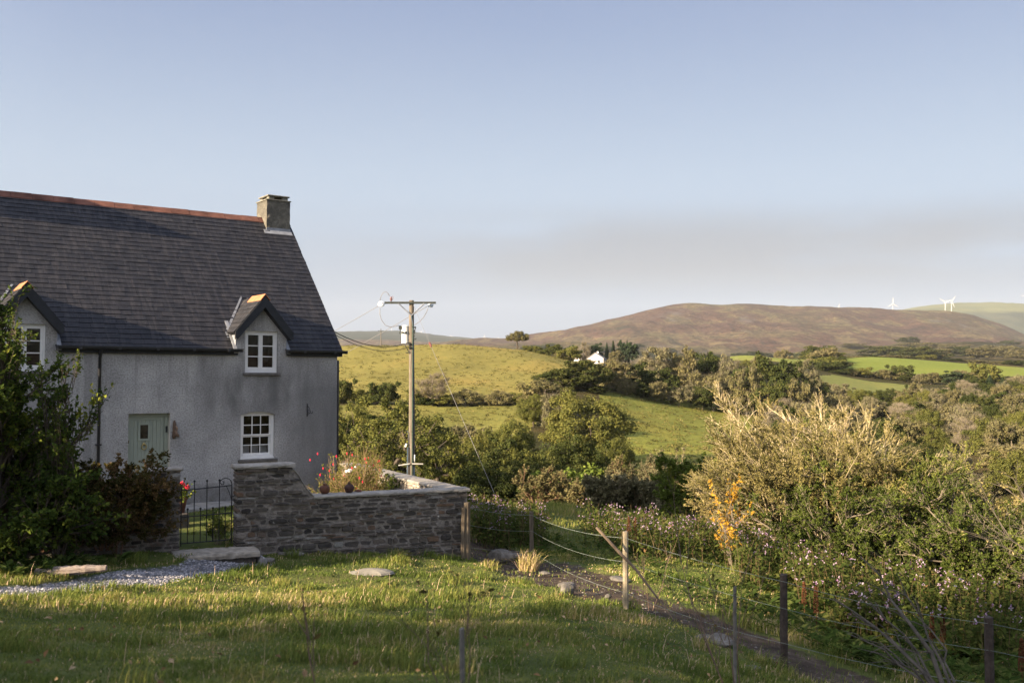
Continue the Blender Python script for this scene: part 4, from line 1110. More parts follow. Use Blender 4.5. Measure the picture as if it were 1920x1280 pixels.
for y0, y1, z0, z1 in ((-0.20, -0.19, -0.05, 0.05), (-0.19, -0.135, 0.04, 0.05), (-0.19, -0.135, -0.05, -0.04)):
    g.box(xa0, xa1, y0, y1, za + z0, za + z1)
g.build('crossarm', M_ARM, pole)
g = G()
for xb in (PL(748, 570)[0], PL(796, 570)[0]):
    g.segs([(xb, -0.21, za - 0.04)], [(0.0, -0.16, PL(771, 592)[2])], 0.03, 0.03, 4)
g.build('brace', M_STEEL, pole)
MX = Matrix.Rotation(math.pi / 2, 4, 'X')
def disc(px, py, R, dy, name):
    c = PL(px, py, 0); g = G()
    M_ = Matrix.Rotation(math.radians(62), 4, 'X')
    g.lathe([(0, 0.10), (0.03, 0.10), (0.035, 0.06), (R * .55, 0.05), (R * .95, 0.02), (R, -0.01), (R * .9, -0.03), (R * .5, -0.015), (0.05, -0.04), (0.03, -0.10), (0, -0.10)], (c[0], dy, c[2]), 20, M=M_)
    g.build(name, M_PORC, pole, smooth=True)
disc(715.5, 570, 0.165, -0.12, 'disc_insulator'); disc(807, 571.5, 0.14, 0.12, 'disc_insulator')
g = G(); c = PL(734, 566)
g.lathe([(0, 0), (0.02, 0), (0.02, 0.04), (0.055, 0.06), (0.06, 0.085), (0.025, 0.10), (0.05, 0.13), (0.055, 0.155), (0.025, 0.17), (0.045, 0.20), (0.04, 0.23), (0.0, 0.25)], (c[0], -0.16, za + 0.05), 12)
g.tube([(c[0] + 0.03, -0.16, za + 0.10), (c[0] + 0.10, -0.16, za + 0.20), (c[0] + 0.08, -0.16, za + 0.33)], 0.012, 5)
g.build('pin_insulator', M_BRPORC, pole, smooth=True)
x0, z0 = PL(753.2, 643.5)[0::2]; x1, z1 = PL(766.5, 610)[0::2]
g = G(); xc, rr_ = (x0 + x1) / 2, (x1 - x0) / 2 * 1.12
g.lathe([(0, 0), (rr_, 0), (rr_, 0.03), (rr_ * .97, 0.05), (rr_ * .97, z1 - z0 - 0.08), (rr_ * 1.04, z1 - z0 - 0.07), (rr_ * 1.04, z1 - z0 - 0.03), (rr_ * .8, z1 - z0), (0, z1 - z0 + 0.02)], (xc, 0.08, z0), 22)
tk = g.build('transformer', M_TANK, pole, smooth=True, auto=35)
for zb_ in (z1 - 0.35, z0 + 0.15):
    g = G(); g.box(-0.16, 0.10, -0.06, 0.06, zb_, zb_ + 0.05); g.build('mounting_bracket', M_ARM, pole)
for (px, py) in ((755.5, 623.5), (761.5, 623.5)):
    c = PL(px, py); g = G(); g.lathe([(0, 0.0), (0.05, 0.0), (0.055, 0.04), (0.03, 0.06), (0.045, 0.09), (0.0, 0.12)], (c[0], 0.08 - rr_ * 0.9, c[2]), 10, M=MX); g.build('bushing', M_ARM, tk)
g = G(); c = PL(750.5, 614); g.box(c[0] - 0.07, c[0] + 0.07, -0.06, 0.06, c[2] - 0.09, c[2] + 0.09, bev=0.02)
g.tube([(c[0], 0, c[2] - 0.05), (c[0] - 0.02, 0, c[2] - 0.30)], 0.025, 6); g.build('fuse_switch', M_ARM, pole)
# right-hand side fuse gear
g = G()
for (a, b) in (((773, 613), (781, 614)), ((780, 613), (777, 626)), ((774, 625), (779, 625)), ((776.5, 626), (776.5, 633)), ((774, 636), (781, 636)), ((780, 636), (781, 634)), ((760, 647), (768, 661)), ((761, 661), (768, 661)), ((767, 640), (769, 655)), ((776, 618), (779, 622))):
    p, q = PL(*a), PL(*b); g.tube([(p[0], -0.15, p[2]), (q[0], -0.15, q[2])], 0.022, 5)
for (px, py, s_) in ((769, 645, 0.07), (771, 652, 0.06), (776.5, 630, 0.045), (779, 614, 0.05)):
    p = PL(px, py); g.lathe([(0, -s_), (s_, -s_ * .5), (s_ * .6, 0), (s_, s_ * .5), (0, s_)], (p[0], -0.17, p[2]), 8)
g.build('fuse_gear', M_ARM, pole)
g = G()
zc0 = PL(771, 593)[2]
g.tube([(0.0, -0.16, zc0), (0.07, -0.13, zc0 - 0.4), (0.085, -0.12, zc0 - 3.0), (0.10, -0.13, 0)], 0.035, 8); g.build('cable_guard', M_CONDUIT, pole, smooth=True)
g = G(); g.tube([(0.055, -0.15, zc0), (0.055, -0.165, zc0 - 3.0), (0.05, -0.18, 0)], 0.012, 6); g.build('earth_wire', m_plain('green_sheath', (0.06, 0.13, 0.08), 0.6, 0.2), pole)
g = G(); c = PL(765.5, 838); g.tube([(c[0], -0.16, c[2]), (c[0] - 0.02, -0.17, 0)], 0.042, 8); g.tube([(c[0] + 0.03, -0.15, c[2]), (c[0] + 0.02, -0.14, c[2] + 0.65), (c[0] - 0.03, -0.12, c[2] + 0.8)], 0.018, 6)
g.build('conduit', M_CONDUIT, pole, smooth=True)
g = G(); c = PL(778, 858); g.tube([(c[0], -0.12, c[2] + 0.16), (c[0], -0.12, c[2] - 0.18)], 0.03, 8); g.build('junction_tube', M_TANK, pole, smooth=True)
g = G(); c = PL(776.5, 880); g.tube([(c[0], -0.10, c[2] + 0.16), (c[0], -0.10, 0)], 0.045, 8); g.build('conduit', M_CONDUIT, pole, smooth=True)
c0, c1 = PL(748, 871), PL(794, 869)
for a, b in (((c0[0], c0[2] - 0.02), (-0.05, c0[2] + 0.06)), ((0.05, c0[2] + 0.06), (c1[0], c1[2]))):
    g = G(); g.segs([(a[0], -0.2, a[1])], [(b[0], -0.2, b[1])], 0.032, 0.032, 4); g.build('guard_board', m_plain('white_board', (0.42, 0.40, 0.36), 0.7, 0.15), pole)
g = G(); c = PL(761.5, 834); M_ = Matrix.Rotation(math.radians(20), 4, 'Y'); M_.translation = (c[0], -0.16, c[2]); g.box(-0.045, 0.045, -0.01, 0.01, -0.09, 0.09, M=M_, bev=0.004); g.build('plate', M_TANK, pole)
def cat(p, q, sag, n=14):
    p, q = np.array(p, float), np.array(q, float); t = np.linspace(0, 1, n)[:, None]
    w = p + (q - p) * t; w[:, 2] -= (4 * t * (1 - t))[:, 0] * sag; return w
def local_curve(pts):
    return [tuple(PL(px, py, 0)[i] if i != 1 else -0.12 for i in range(3)) for px, py in pts]
for pts, nm in (([(713, 564), (715, 556), (719, 549), (724, 547), (728, 550), (731, 555)], 'jumper_wire'), ([(713, 578), (713, 590), (716, 600), (723, 610), (732, 613), (742, 612), (748, 610)], 'jumper_wire'),
                ([(803, 578), (800, 586), (794, 596), (787, 603), (780, 608), (775, 610)], 'jumper_wire')):
    g = G(); g.tube(local_curve(pts), 0.016, 5); g.build(nm, M_WIRE, pole, smooth=True)
def wire(name, label, p, q, sag, r_, mat, group=None, catg='power line'):
    g = G(); g.tube(cat(p, q, sag), r_, 5); o = g.build(name, mat, smooth=True); return tag(o, label, catg, group)
wire('overhead_wire', 'thin overhead wire running left from the white disc at the crossarm end', WP(709, 574, 47.9), WP(470, 694, 120), 0.3, 0.014, M_WIRE)
wire('overhead_wire', 'thin overhead wire passing behind the pole from the right end of the crossarm', WP(801, 574, 48.15), WP(480, 740, 120), 0.4, 0.014, M_WIRE)
wire('service_cable', 'thicker black cable sagging from the transformer to the cottage', WP(766, 642, 47.9), WP(600, 606, 33.5), 0.45, 0.016, M_CABLE)
wire('service_cable', 'lower black cable sagging from the pole to the cottage', WP(766, 650, 47.9), WP(596, 606, 33.5), 0.5, 0.012, M_CABLE)
sp, sq = WP(775, 572, 47.8), WP(942, 946, 37); sq[2] = tz(sq[0], sq[1])
sy = thing('stay_wire', 'slanting steel stay wire from the pole top down to the grass', 'stay wire', tuple(sq))
g = G(); g.tube([tuple(np.array(sp) - sq), (0, 0, 0)], 0.0075, 5); g.build('wire', M_WIRE, sy)
t_ = 0.235; mid = (np.array(sp) + (sq - np.array(sp)) * t_) - sq; dr = (sq - np.array(sp)) / np.linalg.norm(sq - np.array(sp))
g = G(); g.tube([mid - dr * 0.2, mid - dr * 0.13, mid + dr * 0.13, mid + dr * 0.2], [0.02, 0.05, 0.05, 0.02], 8); g.build('stay_insulator', M_BRPORC, sy)

# small poles on the pasture and the mountain
def small_pole(px, y0, y1, d, label, arm=True, grp=None):
    b = WP(px, y1, d); zt = float(WP(px, y0, d)[2]); zb = tz(b[0], d) - 0.3
    t = thing('utility_pole', label, 'utility pole', (b[0], d, zb), 0, grp)
    g = G(); g.tube([(0, 0, 0), (0, 0, zt - zb)], [0.16, 0.12], 6); g.build('shaft', M_POLE, t)
    if arm:
        g = G(); g.box(-1.0, 1.0, -0.14, -0.04, zt - zb - 0.75, zt - zb - 0.62); g.build('crossarm', M_ARM, t)
small_pole(714, 616, 658, 335, 'small distant pole with a crossarm on the hillside pasture, left of the big pole')
# wind turbines
M_TURB = m_plain('turbine_white', (0.44, 0.44, 0.44), 0.5, 0.03)
def turbine(hx, hy, basey, blade_px, rot, d, label):
    p = WP(hx, hy, d); b = WP(hx, basey, d); Hh = p[2] - b[2] + 20; bl = blade_px * d / F
    t = thing('wind_turbine', label, 'wind turbine', (p[0], d, p[2] - Hh))
    g = G(); g.tube([(0, 0, 0), (0, 0, Hh)], [2.0, 1.2], 10); g.build('tower', M_TURB, t)
    g = G(); g.box(-1.8, 1.8, -4, 5, Hh - 1.5, Hh + 2.2, bev=0.5); g.build('nacelle', M_TURB, t)
    for k in range(3):
        a = math.radians(rot + 120 * k); dx, dz = math.sin(a), math.cos(a); px_, pz_ = dz, -dx
        g = G(); V = []
        for f, w_, th_ in ((0.0, 1.6, 1.2), (0.18, 3.0, 1.0), (0.6, 2.0, 0.7), (1.0, 0.8, 0.4)):
            for (u_, y_) in ((-0.35, -1), (0.65, -1), (0.65, 1), (-0.35, 1)):
                V.append((dx * f * bl + px_ * u_ * w_ * 1.5, -5 + y_ * th_, Hh + dz * f * bl + pz_ * u_ * w_ * 1.5))
        F_ = [(q * 4 + i, q * 4 + (i + 1) % 4, q * 4 + 4 + (i + 1) % 4, q * 4 + 4 + i) for q in range(3) for i in range(4)] + [(0, 3, 2, 1), (12, 13, 14, 15)]
        g.add(V, F_); g.build('blade', M_TURB, t)
    g = G(); g.lathe([(0, -1.6), (1.6, -1), (1.7, 0.5), (0, 1.6)], (0, -5, Hh), 10, M=MX.inverted()); g.build('hub', M_TURB, t)
turbine(1673.8, 569.5, 581, 12, 0, 4700, 'white wind turbine standing alone on the mountain skyline, one blade straight up')
turbine(1772, 567.3, 582, 13.5, -57, 4500, 'white wind turbine, left and nearer of the overlapping pair on the right skyline')
turbine(1783.8, 564.8, 580, 12.5, 35, 4900, 'white wind turbine, right and farther of the overlapping pair on the right skyline')
turbine(1925, 556, 577, 13, -80, 5600, 'wind turbine at the right edge of the photo with one blade showing')
turbine(1571, 577, 590, 8, 20, 4900, 'wind turbine hidden behind the mountain top with only blade tips showing')
turbine(734, 620, 625, 5.5, 10, 8300, 'tiny far wind turbine on the blue hills left of the electricity pole')
turbine(790, 622, 627, 4.5, 40, 8300, 'tiny far wind turbine on the blue hills just right of the electricity pole')
turbine(846, 630.5, 635, 4.0, 70, 8300, 'tiny far wind turbine above the middle of the hill pasture')
turbine(908, 631, 637, 4.5, 5, 7800, 'tiny far wind turbine, left of the two beside the windswept tree')
turbine(934, 634, 638, 3.5, 50, 7800, 'tiny far wind turbine, right of the two beside the windswept tree')

# white house behind the crest hedge
def far_house(px, py, d, w, l, h, rot, label, roofc=(0.20, 0.18, 0.17)):
    p = WP(px, py, d); t = thing('white_house', label, 'house', (p[0], d, p[2] - h), rot)
    mw = m_plain('whitewash', (0.60, 0.59, 0.57), 0.8, 0.04); mr = m_plain('grey_tiles', roofc, 0.8, 0.2)
    g = G(); rh = w * 0.33
    g.box(-w / 2, w / 2, 0, l, -4, h); g.add([(-w / 2, 0, h), (w / 2, 0, h), (0, 0, h + rh)], [(0, 1, 2)]); g.add([(-w / 2, l, h), (w / 2, l, h), (0, l, h + rh)], [(2, 1, 0)]); g.build('wall', mw, t)
    g = G()
    for s_ in (-1, 1):
        O = [(s_ * (w / 2 + 0.3), -0.3, h - 0.2 + 0.02), (0, -0.3, h + rh + 0.05), (0, l + 0.3, h + rh + 0.05), (s_ * (w / 2 + 0.3), l + 0.3, h - 0.2 + 0.02)]
        g.add(O + [(a, b, c + 0.22) for a, b, c in O], [(0, 1, 2, 3), (4, 7, 6, 5), (0, 4, 5, 1), (1, 5, 6, 2), (0, 3, 7, 4), (3, 2, 6, 7)])
    rf = g.build('roof', mr, t)
    g = G(); g.box(-0.4, 0.4, l * 0.8, l * 0.8 + 0.8, h + rh * 0.9, h + rh + 1.0, bev=0.05); g.build('chimney', mw, rf)
    for x in (-w * .22, w * .22):
        f = G(); frame(f, x - 0.6, x + 0.6, h - 1.9, h - 0.7, 0.1, -0.06, 0.02); wn_ = f.build('window', mw, t)
        f = G(); f.box(x - 0.5, x + 0.5, -0.03, -0.005, h - 1.8, h - 0.8); f.build('pane', M_DARK, wn_)
far_house(1116, 672, 425, 7.0, 11, 3.0, math.radians(-12), 'white gabled house among pines behind the crest hedge', (0.30, 0.27, 0.25))
far_house(1099, 671, 440, 5.0, 8, 3.0, math.radians(40), 'smaller white building left of the white gabled house', (0.36, 0.3, 0.26))
far_house(1619, 664, 1900, 11, 8, 4, math.radians(60), 'tiny white farmhouse below the mountain beyond the bright pasture')
# ------------------------------------------------------------------ trees and shrubs
M_BARK = NM('bark')
_c = M_BARK.ramp(M_BARK.noise(5, 5, 0.7, stretch=(1, 1, 0.3)), [(0.3, (0.045, 0.036, 0.028)), (0.6, (0.11, 0.09, 0.07)), (0.8, (0.17, 0.15, 0.11))])
M_BARK = M_BARK.bsdf(_c, 0.95, None, 0, 0.1)
M_TWIG = m_plain('tan_twig', (0.30, 0.225, 0.13), 0.9, 0.35, 3, 0.0)
M_TWIGG = m_plain('grey_twig', (0.20, 0.165, 0.12), 0.9, 0.35, 3, 0.0)
M_TWIGR = m_plain('red_brown_twig', (0.20, 0.115, 0.075), 0.9, 0.3, 3, 0.0)
L_OAK = m_leaf('oak_leaves', [(0.0, (0.055, 0.068, 0.020)), (0.45, (0.120, 0.125, 0.034)), (0.75, (0.190, 0.175, 0.046)), (1.0, (0.290, 0.235, 0.070))])
L_DARK = m_leaf('dark_green_leaves', [(0.0, (0.026, 0.038, 0.013)), (0.5, (0.060, 0.072, 0.022)), (1.0, (0.126, 0.114, 0.036))])
L_RUST = m_leaf('autumn_brown_leaves', [(0.0, (0.071, 0.071, 0.031)), (0.5, (0.157, 0.141, 0.062)), (1.0, (0.271, 0.219, 0.103))])
L_PALE = m_leaf('grey_green_leaves', [(0.0, (0.088, 0.089, 0.047)), (0.5, (0.176, 0.162, 0.084)), (1.0, (0.297, 0.257, 0.149))])
L_GREEN = m_leaf('fresh_green_leaves', [(0.0, (0.056, 0.084, 0.017)), (0.5, (0.133, 0.175, 0.034)), (1.0, (0.294, 0.280, 0.056))])
L_PINE = m_leaf('pine_needles', [(0.0, (0.022, 0.036, 0.020)), (0.6, (0.048, 0.067, 0.034)), (1.0, (0.105, 0.109, 0.049))], 0.15)
L_TAN = m_leaf('dry_gold_leaves', [(0.0, (0.10, 0.085, 0.028)), (0.5, (0.225, 0.18, 0.065)), (1.0, (0.36, 0.27, 0.11))], 0.4)

def skeleton(C, base, th, rng, tip_r=0.02, up=0.5):
    """connect cluster centres to the trunk with the nearest-node rule; returns segments"""
    nodes = [np.array(base, float)]; par = [-1]; n_t = 4
    for i in range(1, n_t + 1):
        nodes.append(np.array(base) + np.array([0.05 * th * math.sin(i * 2.1), 0.05 * th * math.cos(i * 1.3), th * i / n_t])); par.append(i - 1)
    order = np.argsort(np.linalg.norm(C - nodes[-1], axis=1)); dist0 = [0] * len(nodes)
    for ci in order:
        c = C[ci]; N = np.array(nodes[n_t:]); d = np.linalg.norm(N - c, axis=1) + 0.25 * np.array(dist0[n_t:]) + 3 * np.maximum(0, N[:, 2] - c[2])
        j = int(np.argmin(d)) + n_t; a = nodes[j]
        k = max(1, int(np.linalg.norm(c - a) / (0.25 * th + 0.3))); pj = j
        for q in range(1, k + 1):
            f = q / k; p = a + (c - a) * f
            if q < k: p = p + rng.normal(size=3) * 0.10 * np.linalg.norm(c - a) / k + np.array([0, 0, -up * 0.12 * np.linalg.norm(c - a) * math.sin(math.pi * f)])
            nodes.append(p); par.append(pj); dist0.append(dist0[pj] + np.linalg.norm(p - nodes[pj])); pj = len(nodes) - 1
    n = len(nodes); wgt = np.zeros(n)
    ch = np.zeros(n, int)
    for i in range(n):
        if par[i] >= 0: ch[par[i]] += 1
    for i in range(n - 1, -1, -1):
        if ch[i] == 0: wgt[i] += 1
        if par[i] >= 0: wgt[par[i]] += wgt[i]
    rad = tip_r * wgt ** 0.48
    P0 = np.array([nodes[par[i]] for i in range(1, n)]); P1 = np.array(nodes[1:]); r0 = np.array([rad[par[i]] if par[i] > 0 else rad[0] * 1.25 for i in range(1, n)]); r1 = rad[1:]
    r0 = np.minimum(r0, r1 * 1.5)
    return P0, P1, r0, r1
def crown_pts(rng, K, R, H, th, lump=0.35, flat=0.35, inner=0.5):
    d = rng.normal(size=(K, 3)); d /= np.linalg.norm(d, axis=1)[:, None]
    f = (inner + (1 - inner) * rng.random(K) ** 0.6)
    lm = 1 + lump * np.sin(d[:, 0] * 3.1 + rng.random() * 6) * np.cos(d[:, 1] * 3.7 + rng.random() * 6) + rng.normal(size=K) * 0.06
    C = d * (f * lm)[:, None] * np.array([R, R, (H - th) / 2])
    lo = C[:, 2] < 0; C[lo, 2] *= (1 - flat)
    C[:, 2] += th + (H - th) * 0.46
    C[:, 2] = np.minimum(C[:, 2], H * 0.985)
    return C
def make_tree(name, seed, H, R, th, K, nl, ls, leafm, lump=0.3, rc=None, tip=0.03, barkm=None, flat=0.3, inner=0.5, twigs=0, sparse=1.0):
    """returns (root, trunk, crown) prototype, unplaced"""
    rng = np.random.default_rng(seed)
    C = crown_pts(rng, K, R, H, th, lump, flat, inner)
    rc = rc or (R * 1.5 / math.sqrt(K) + 0.15)
    root = thing(name, 'x', 'tree')
    P0, P1, r0, r1 = skeleton(C, (0, 0, -0.6), th + 0.6, rng, tip)
    g = G(); big = r1 > tip * 1.8
    g.segs(P0[big], P1[big], r0[big], r1[big], 7); g.segs(P0[~big], P1[~big], r0[~big], r1[~big] * 0.7, 4)
    if twigs:
        idx = rng.integers(0, K, twigs); o = rng.normal(size=(twigs, 3)); o /= np.linalg.norm(o, axis=1)[:, None]
        out = C[idx] - np.array([0, 0, th]); out /= np.linalg.norm(out, axis=1)[:, None] + 1e-6
        dd = o + out * 0.9 + np.array([0, 0, 0.5]); dd /= np.linalg.norm(dd, axis=1)[:, None]
        st_ = C[idx] + rng.normal(size=(twigs, 3)) * rc * 0.35
        g.segs(st_, st_ + dd * rc * rng.uniform(0.5, 1.3, (twigs, 1)), tip * 0.35, tip * 0.12, 3)
    tr = g.build('trunk', barkm or M_BARK, root)
    n = int(K * nl * sparse); idx = rng.integers(0, K, n)
    rad = rc * rng.uniform(0.7, 1.25, K)
    o = rng.normal(size=(n, 3)); o /= np.linalg.norm(o, axis=1)[:, None]
    rr = rng.random(n) ** 0.45
    P = C[idx] + o * (rr * rad[idx])[:, None] * np.array([1, 1, 0.75])
    N = o * 0.9 + rng.normal(size=(n, 3)) * 0.55 + np.array([0, 0, 0.45])
    clv = rng.normal(0, 0.07, K)
    v = np.clip(0.45 + clv[idx] + rng.normal(0, 0.10, n), 0, 1)
    s = ls * rng.uniform(0.6, 1.35, n)
    keep = P[:, 2] > 0.15
    g = G(); g.leaves(P[keep], N[keep], s[keep], s[keep] * 0.62, v[keep], rng=rng)
    cr = g.build('crown', leafm, root)
    root['size'] = (H, R)
    return root
PROTO = {}
def proto(k, *a, **kw):
    PROTO[k] = make_tree(*a, **kw); PROTO[k].location = (0, -3000, -500)
# dense and loose broadleaf prototypes, unit real size
proto('oak0', 'oak_tree', 1, 10, 6.2, 0.8, 170, 190, 0.15, L_OAK, lump=0.16, rc=1.15)
proto('oak1', 'oak_tree', 2, 10, 6.0, 0.8, 170, 160, 0.15, L_OAK, lump=0.28, rc=1.05)
proto('oak2', 'oak_tree', 3, 9, 6.8, 0.8, 170, 160, 0.16, L_DARK, lump=0.2, rc=1.15)
proto('open0', 'oak_tree', 4, 8.5, 5.0, 2.6, 75, 120, 0.125, L_OAK, lump=0.45, rc=0.72, flat=0.1, inner=0.55, tip=0.045)
proto('open1', 'oak_tree', 5, 8.5, 5.4, 2.2, 80, 120, 0.125, L_OAK, lump=0.5, rc=0.72, flat=0.1, inner=0.5, tip=0.045)
proto('dark0', 'broadleaf_tree', 6, 9, 4.6, 0.6, 100, 100, 0.26, L_DARK, rc=1.0)
proto('dark1', 'broadleaf_tree', 7, 10, 4.2, 0.6, 100, 95, 0.26, L_DARK, lump=0.45, rc=0.95)
proto('rust0', 'broadleaf_tree', 8, 8, 4.2, 0.6, 90, 90, 0.22, L_RUST, lump=0.35, rc=0.85, twigs=1400, barkm=M_TWIGG)
proto('rust1', 'broadleaf_tree', 9, 7, 4.4, 0.5, 90, 85, 0.22, L_RUST, lump=0.4, rc=0.85, twigs=1400, barkm=M_TWIGG)
proto('pale0', 'willow_tree', 10, 8, 4.0, 0.6, 90, 80, 0.20, L_PALE, lump=0.35, rc=0.85, twigs=2600, barkm=M_TWIGG)
proto('pale1', 'willow_tree', 11, 7, 4.2, 0.5, 80, 70, 0.20, L_PALE, lump=0.4, rc=0.9, twigs=2600, barkm=M_TWIGG)
proto('bare0', 'bare_tree', 12, 8, 4.2, 1.2, 110, 22, 0.15, L_RUST, lump=0.3, rc=0.8, twigs=7000, barkm=M_TWIGG, tip=0.035)
proto('green0', 'broadleaf_tree', 13, 7, 3.6, 0.4, 90, 100, 0.19, L_GREEN, lump=0.35, rc=0.75)
proto('pine0', 'pine_tree', 14, 11, 3.2, 2.5, 70, 90, 0.28, L_PINE, lump=0.2, rc=0.9, flat=0.0, inner=0.3)
def make_conifer(name, seed, H, R, mat, n=9000):
    rng = np.random.default_rng(seed); root = thing(name, 'x', 'tree')
    g = G(); g.tube([(0, 0, -0.5), (0, 0, H * 0.95)], [0.28, 0.04], 7); g.build('trunk', M_BARK, root)
    t = rng.random(n) ** 0.75; z = H * (1 - t) * 0.94 + 0.6; tier = 0.75 + 0.25 * np.abs(np.sin(z * 2.2)); a = rng.random(n) * 2 * math.pi
    lob = 0.8 + 0.2 * np.sin(a * 5 + z); rr = (R * (1 - z / H) ** 0.8 + 0.12) * tier * lob * (0.35 + 0.65 * rng.random(n) ** 0.5)
    P = np.stack([rr * np.cos(a), rr * np.sin(a), z - rr * 0.25], 1)
    N = np.stack([np.cos(a), np.sin(a), np.full(n, 1.0)], 1) + rng.normal(size=(n, 3)) * 0.5
    g = G(); s = 0.22 * rng.uniform(0.6, 1.3, n); g.leaves(P, N, s, s * 0.5, np.clip(rng.normal(0.4, 0.2, n), 0, 1), rng=rng); g.build('crown', mat, root)
    root['size'] = (H, R); return root
PROTO['fir0'] = make_conifer('conifer_tree', 20, 10, 2.6, L_PINE); PROTO['fir0'].location = (0, -3000, -500)
proto('hb0', 'hedge_shrub', 61, 3, 2.3, 0.1, 50, 110, 0.13, L_DARK, lump=0.4, rc=0.6, flat=0.1)
proto('hb1', 'hedge_shrub', 62, 3, 2.3, 0.1, 50, 100, 0.13, L_RUST, lump=0.4, rc=0.6, flat=0.1, twigs=500, barkm=M_TWIGG)
proto('hb2', 'hedge_shrub', 63, 3, 2.4, 0.1, 50, 110, 0.13, L_OAK, lump=0.45, rc=0.6, flat=0.1)
USED = set()
def place(k, x, y, z, H=None, R=None, rz=None, label=None, group=None, cat=None):
    p = PROTO[k]; h0, r0 = p['size'][0], p['size'][1]
    sz = (H / h0) if H else 1.0; sx = (R / r0) if R else sz
    if k in USED: o = dup(p, (x, y, z), 0, 1, label, group)
    else:
        USED.add(k); o = p; o.location = (x, y, z); o['label'] = label
        if group: o['group'] = group
    o.rotation_euler = (0, 0, rz if rz is not None else rnd.uniform(0, 6.28)); o.scale = (sx, sx, sz)
    o['category'] = cat or ('hedge' if k.startswith('hedge') else 'tree')
    return o
def T(k, px, d, toppy, wpx, label, group=None, rz=None, cat=None, sink=0.0):
    b = WP(px, 716, d); x = b[0]; z = tz(x, d) - sink; H = float(WP(px, toppy, d)[2]) - z; R = wpx / 2 * d / F
    return place(k, x, d, z, max(H, 1.0), R, rz, label, group, cat)
# trees behind the cottage and round the pole
T('open0', 735, 72, 750, 200, 'open-crowned oak with dark twisted limbs directly left of the electricity pole', rz=0.4)
T('open1', 655, 84, 742, 120, 'olive oak showing just right of the cottage corner')
T('open1', 822, 78, 800, 150, 'spreading oak with dark limbs just right of the electricity pole', rz=2.0)
T('open0', 690, 62, 838, 110, 'low oak behind the garden wall between the rose bush and the pole')
# the round oaks in the middle
T('oak0', 1099, 130, 733, 176, 'large round oak in the centre, at the left edge of the meadow')
T('oak1', 952, 106, 787, 112, 'round yellow-green oak left of the large central oak, below the strip of grass')
T('oak2', 1070, 92, 814, 150, 'broad dark green oak below the large central oak')
T('oak1', 985, 84, 842, 130, 'dark oak low in the valley under the yellow-green oak')
T('oak0', 890, 92, 812, 90, 'oak right of the pole whose crown meets the slanting stay wire')
T('oak2', 905, 76, 868, 130, 'dark low oak behind the garden wall corner')
T('oak1', 1150, 115, 820, 85, 'small olive oak at the lower left corner of the meadow')
T('oak2', 830, 96, 842, 90, 'small dark oak behind the pole, low in the valley')
T('rust0', 1017, 168, 713, 95, 'brown-green domed tree above and left of the large central oak')
T('oak1', 1000, 158, 738, 60, 'narrow olive tree at the end of the field hedge')
T('pale0', 1040, 152, 738, 60, 'pale twiggy willow squeezed between the domed brown tree and the central oak')
T('bare0', 811, 184, 702, 66, 'round twiggy brown bush-like tree standing in the pasture right of the pole', rz=1.0)
T('oak2', 925, 86, 832, 175, 'wide dark oak crown behind the garden wall corner, left of the reddish shrubs')
T('oak2', 1020, 78, 856, 165, 'dark low oak directly behind the reddish shrubs')
T('oak0', 862, 88, 826, 115, 'olive oak crown between the pole and the slanting stay wire')
T('oak1', 1085, 84, 872, 110, 'olive oak low in the valley right of the reddish shrubs')
# the tree belt above the meadow
T('dark0', 1035, 205, 693, 70, 'dark green tree at the left end of the tree belt')
T('dark1', 1075, 203, 678, 85, 'dark green rounded tree in the tree belt under the crest hedge')
T('dark0', 1112, 208, 677, 75, 'dark tree in the belt, right of the rounded one')
T('rust0', 1158, 216, 675, 70, 'dark olive-brown tree in the belt below the white house')
T('dark1', 1200, 222, 680, 70, 'dark leafy tree of the belt at the top left of the meadow')
T('pale0', 1228, 244, 650, 75, 'tall pale grey twiggy tree rising from the belt left of centre')
T('rust1', 1282, 244, 655, 60, 'rust brown rounded tree in the belt')
T('dark0', 1328, 250, 662, 55, 'dark flat-topped tree in the belt before the thin pale field')
T('dark1', 1245, 228, 690, 70, 'low dark tree of the belt over the middle of the meadow')
T('rust0', 1290, 236, 698, 75, 'brown-green tree of the belt over the right half of the meadow')
T('pale1', 1372, 246, 668, 60, 'pale grey twiggy tree in the belt, right of the flat-topped one')
T('dark1', 1420, 240, 662, 78, 'dark green broad tree in the right half of the belt')
T('rust1', 1400, 215, 690, 75, 'brown autumn tree in front of the right half of the belt')
T('dark0', 1474, 232, 678, 66, 'dark green tree at the right end of the belt')
T('pale0', 1512, 246, 676, 52, 'grey-green tree closing the belt on the right')
T('rust0', 1340, 222, 700, 70, 'dull brown tree above the right corner of the meadow')
T('dark0', 1450, 205, 715, 70, 'dark tree behind the bare tops of the golden bush')
T('rust1', 1500, 205, 715, 66, 'brown tree behind the bare tops of the golden bush')
for i in range(26):
    px = 1015 + i * 20 + rnd.uniform(-8, 8); d = float(np.interp(px, [1015, 1200, 1400, 1560], [196, 218, 224, 235])) + rnd.uniform(-6, 6)
    T(rnd.choice(['dark0', 'rust0', 'rust1', 'dark1', 'pale1']), px, d, rnd.uniform(712, 724), rnd.uniform(36, 56), 'undergrowth tree filling the foot of the tree belt above the meadow', 'undergrowth of the tree belt')
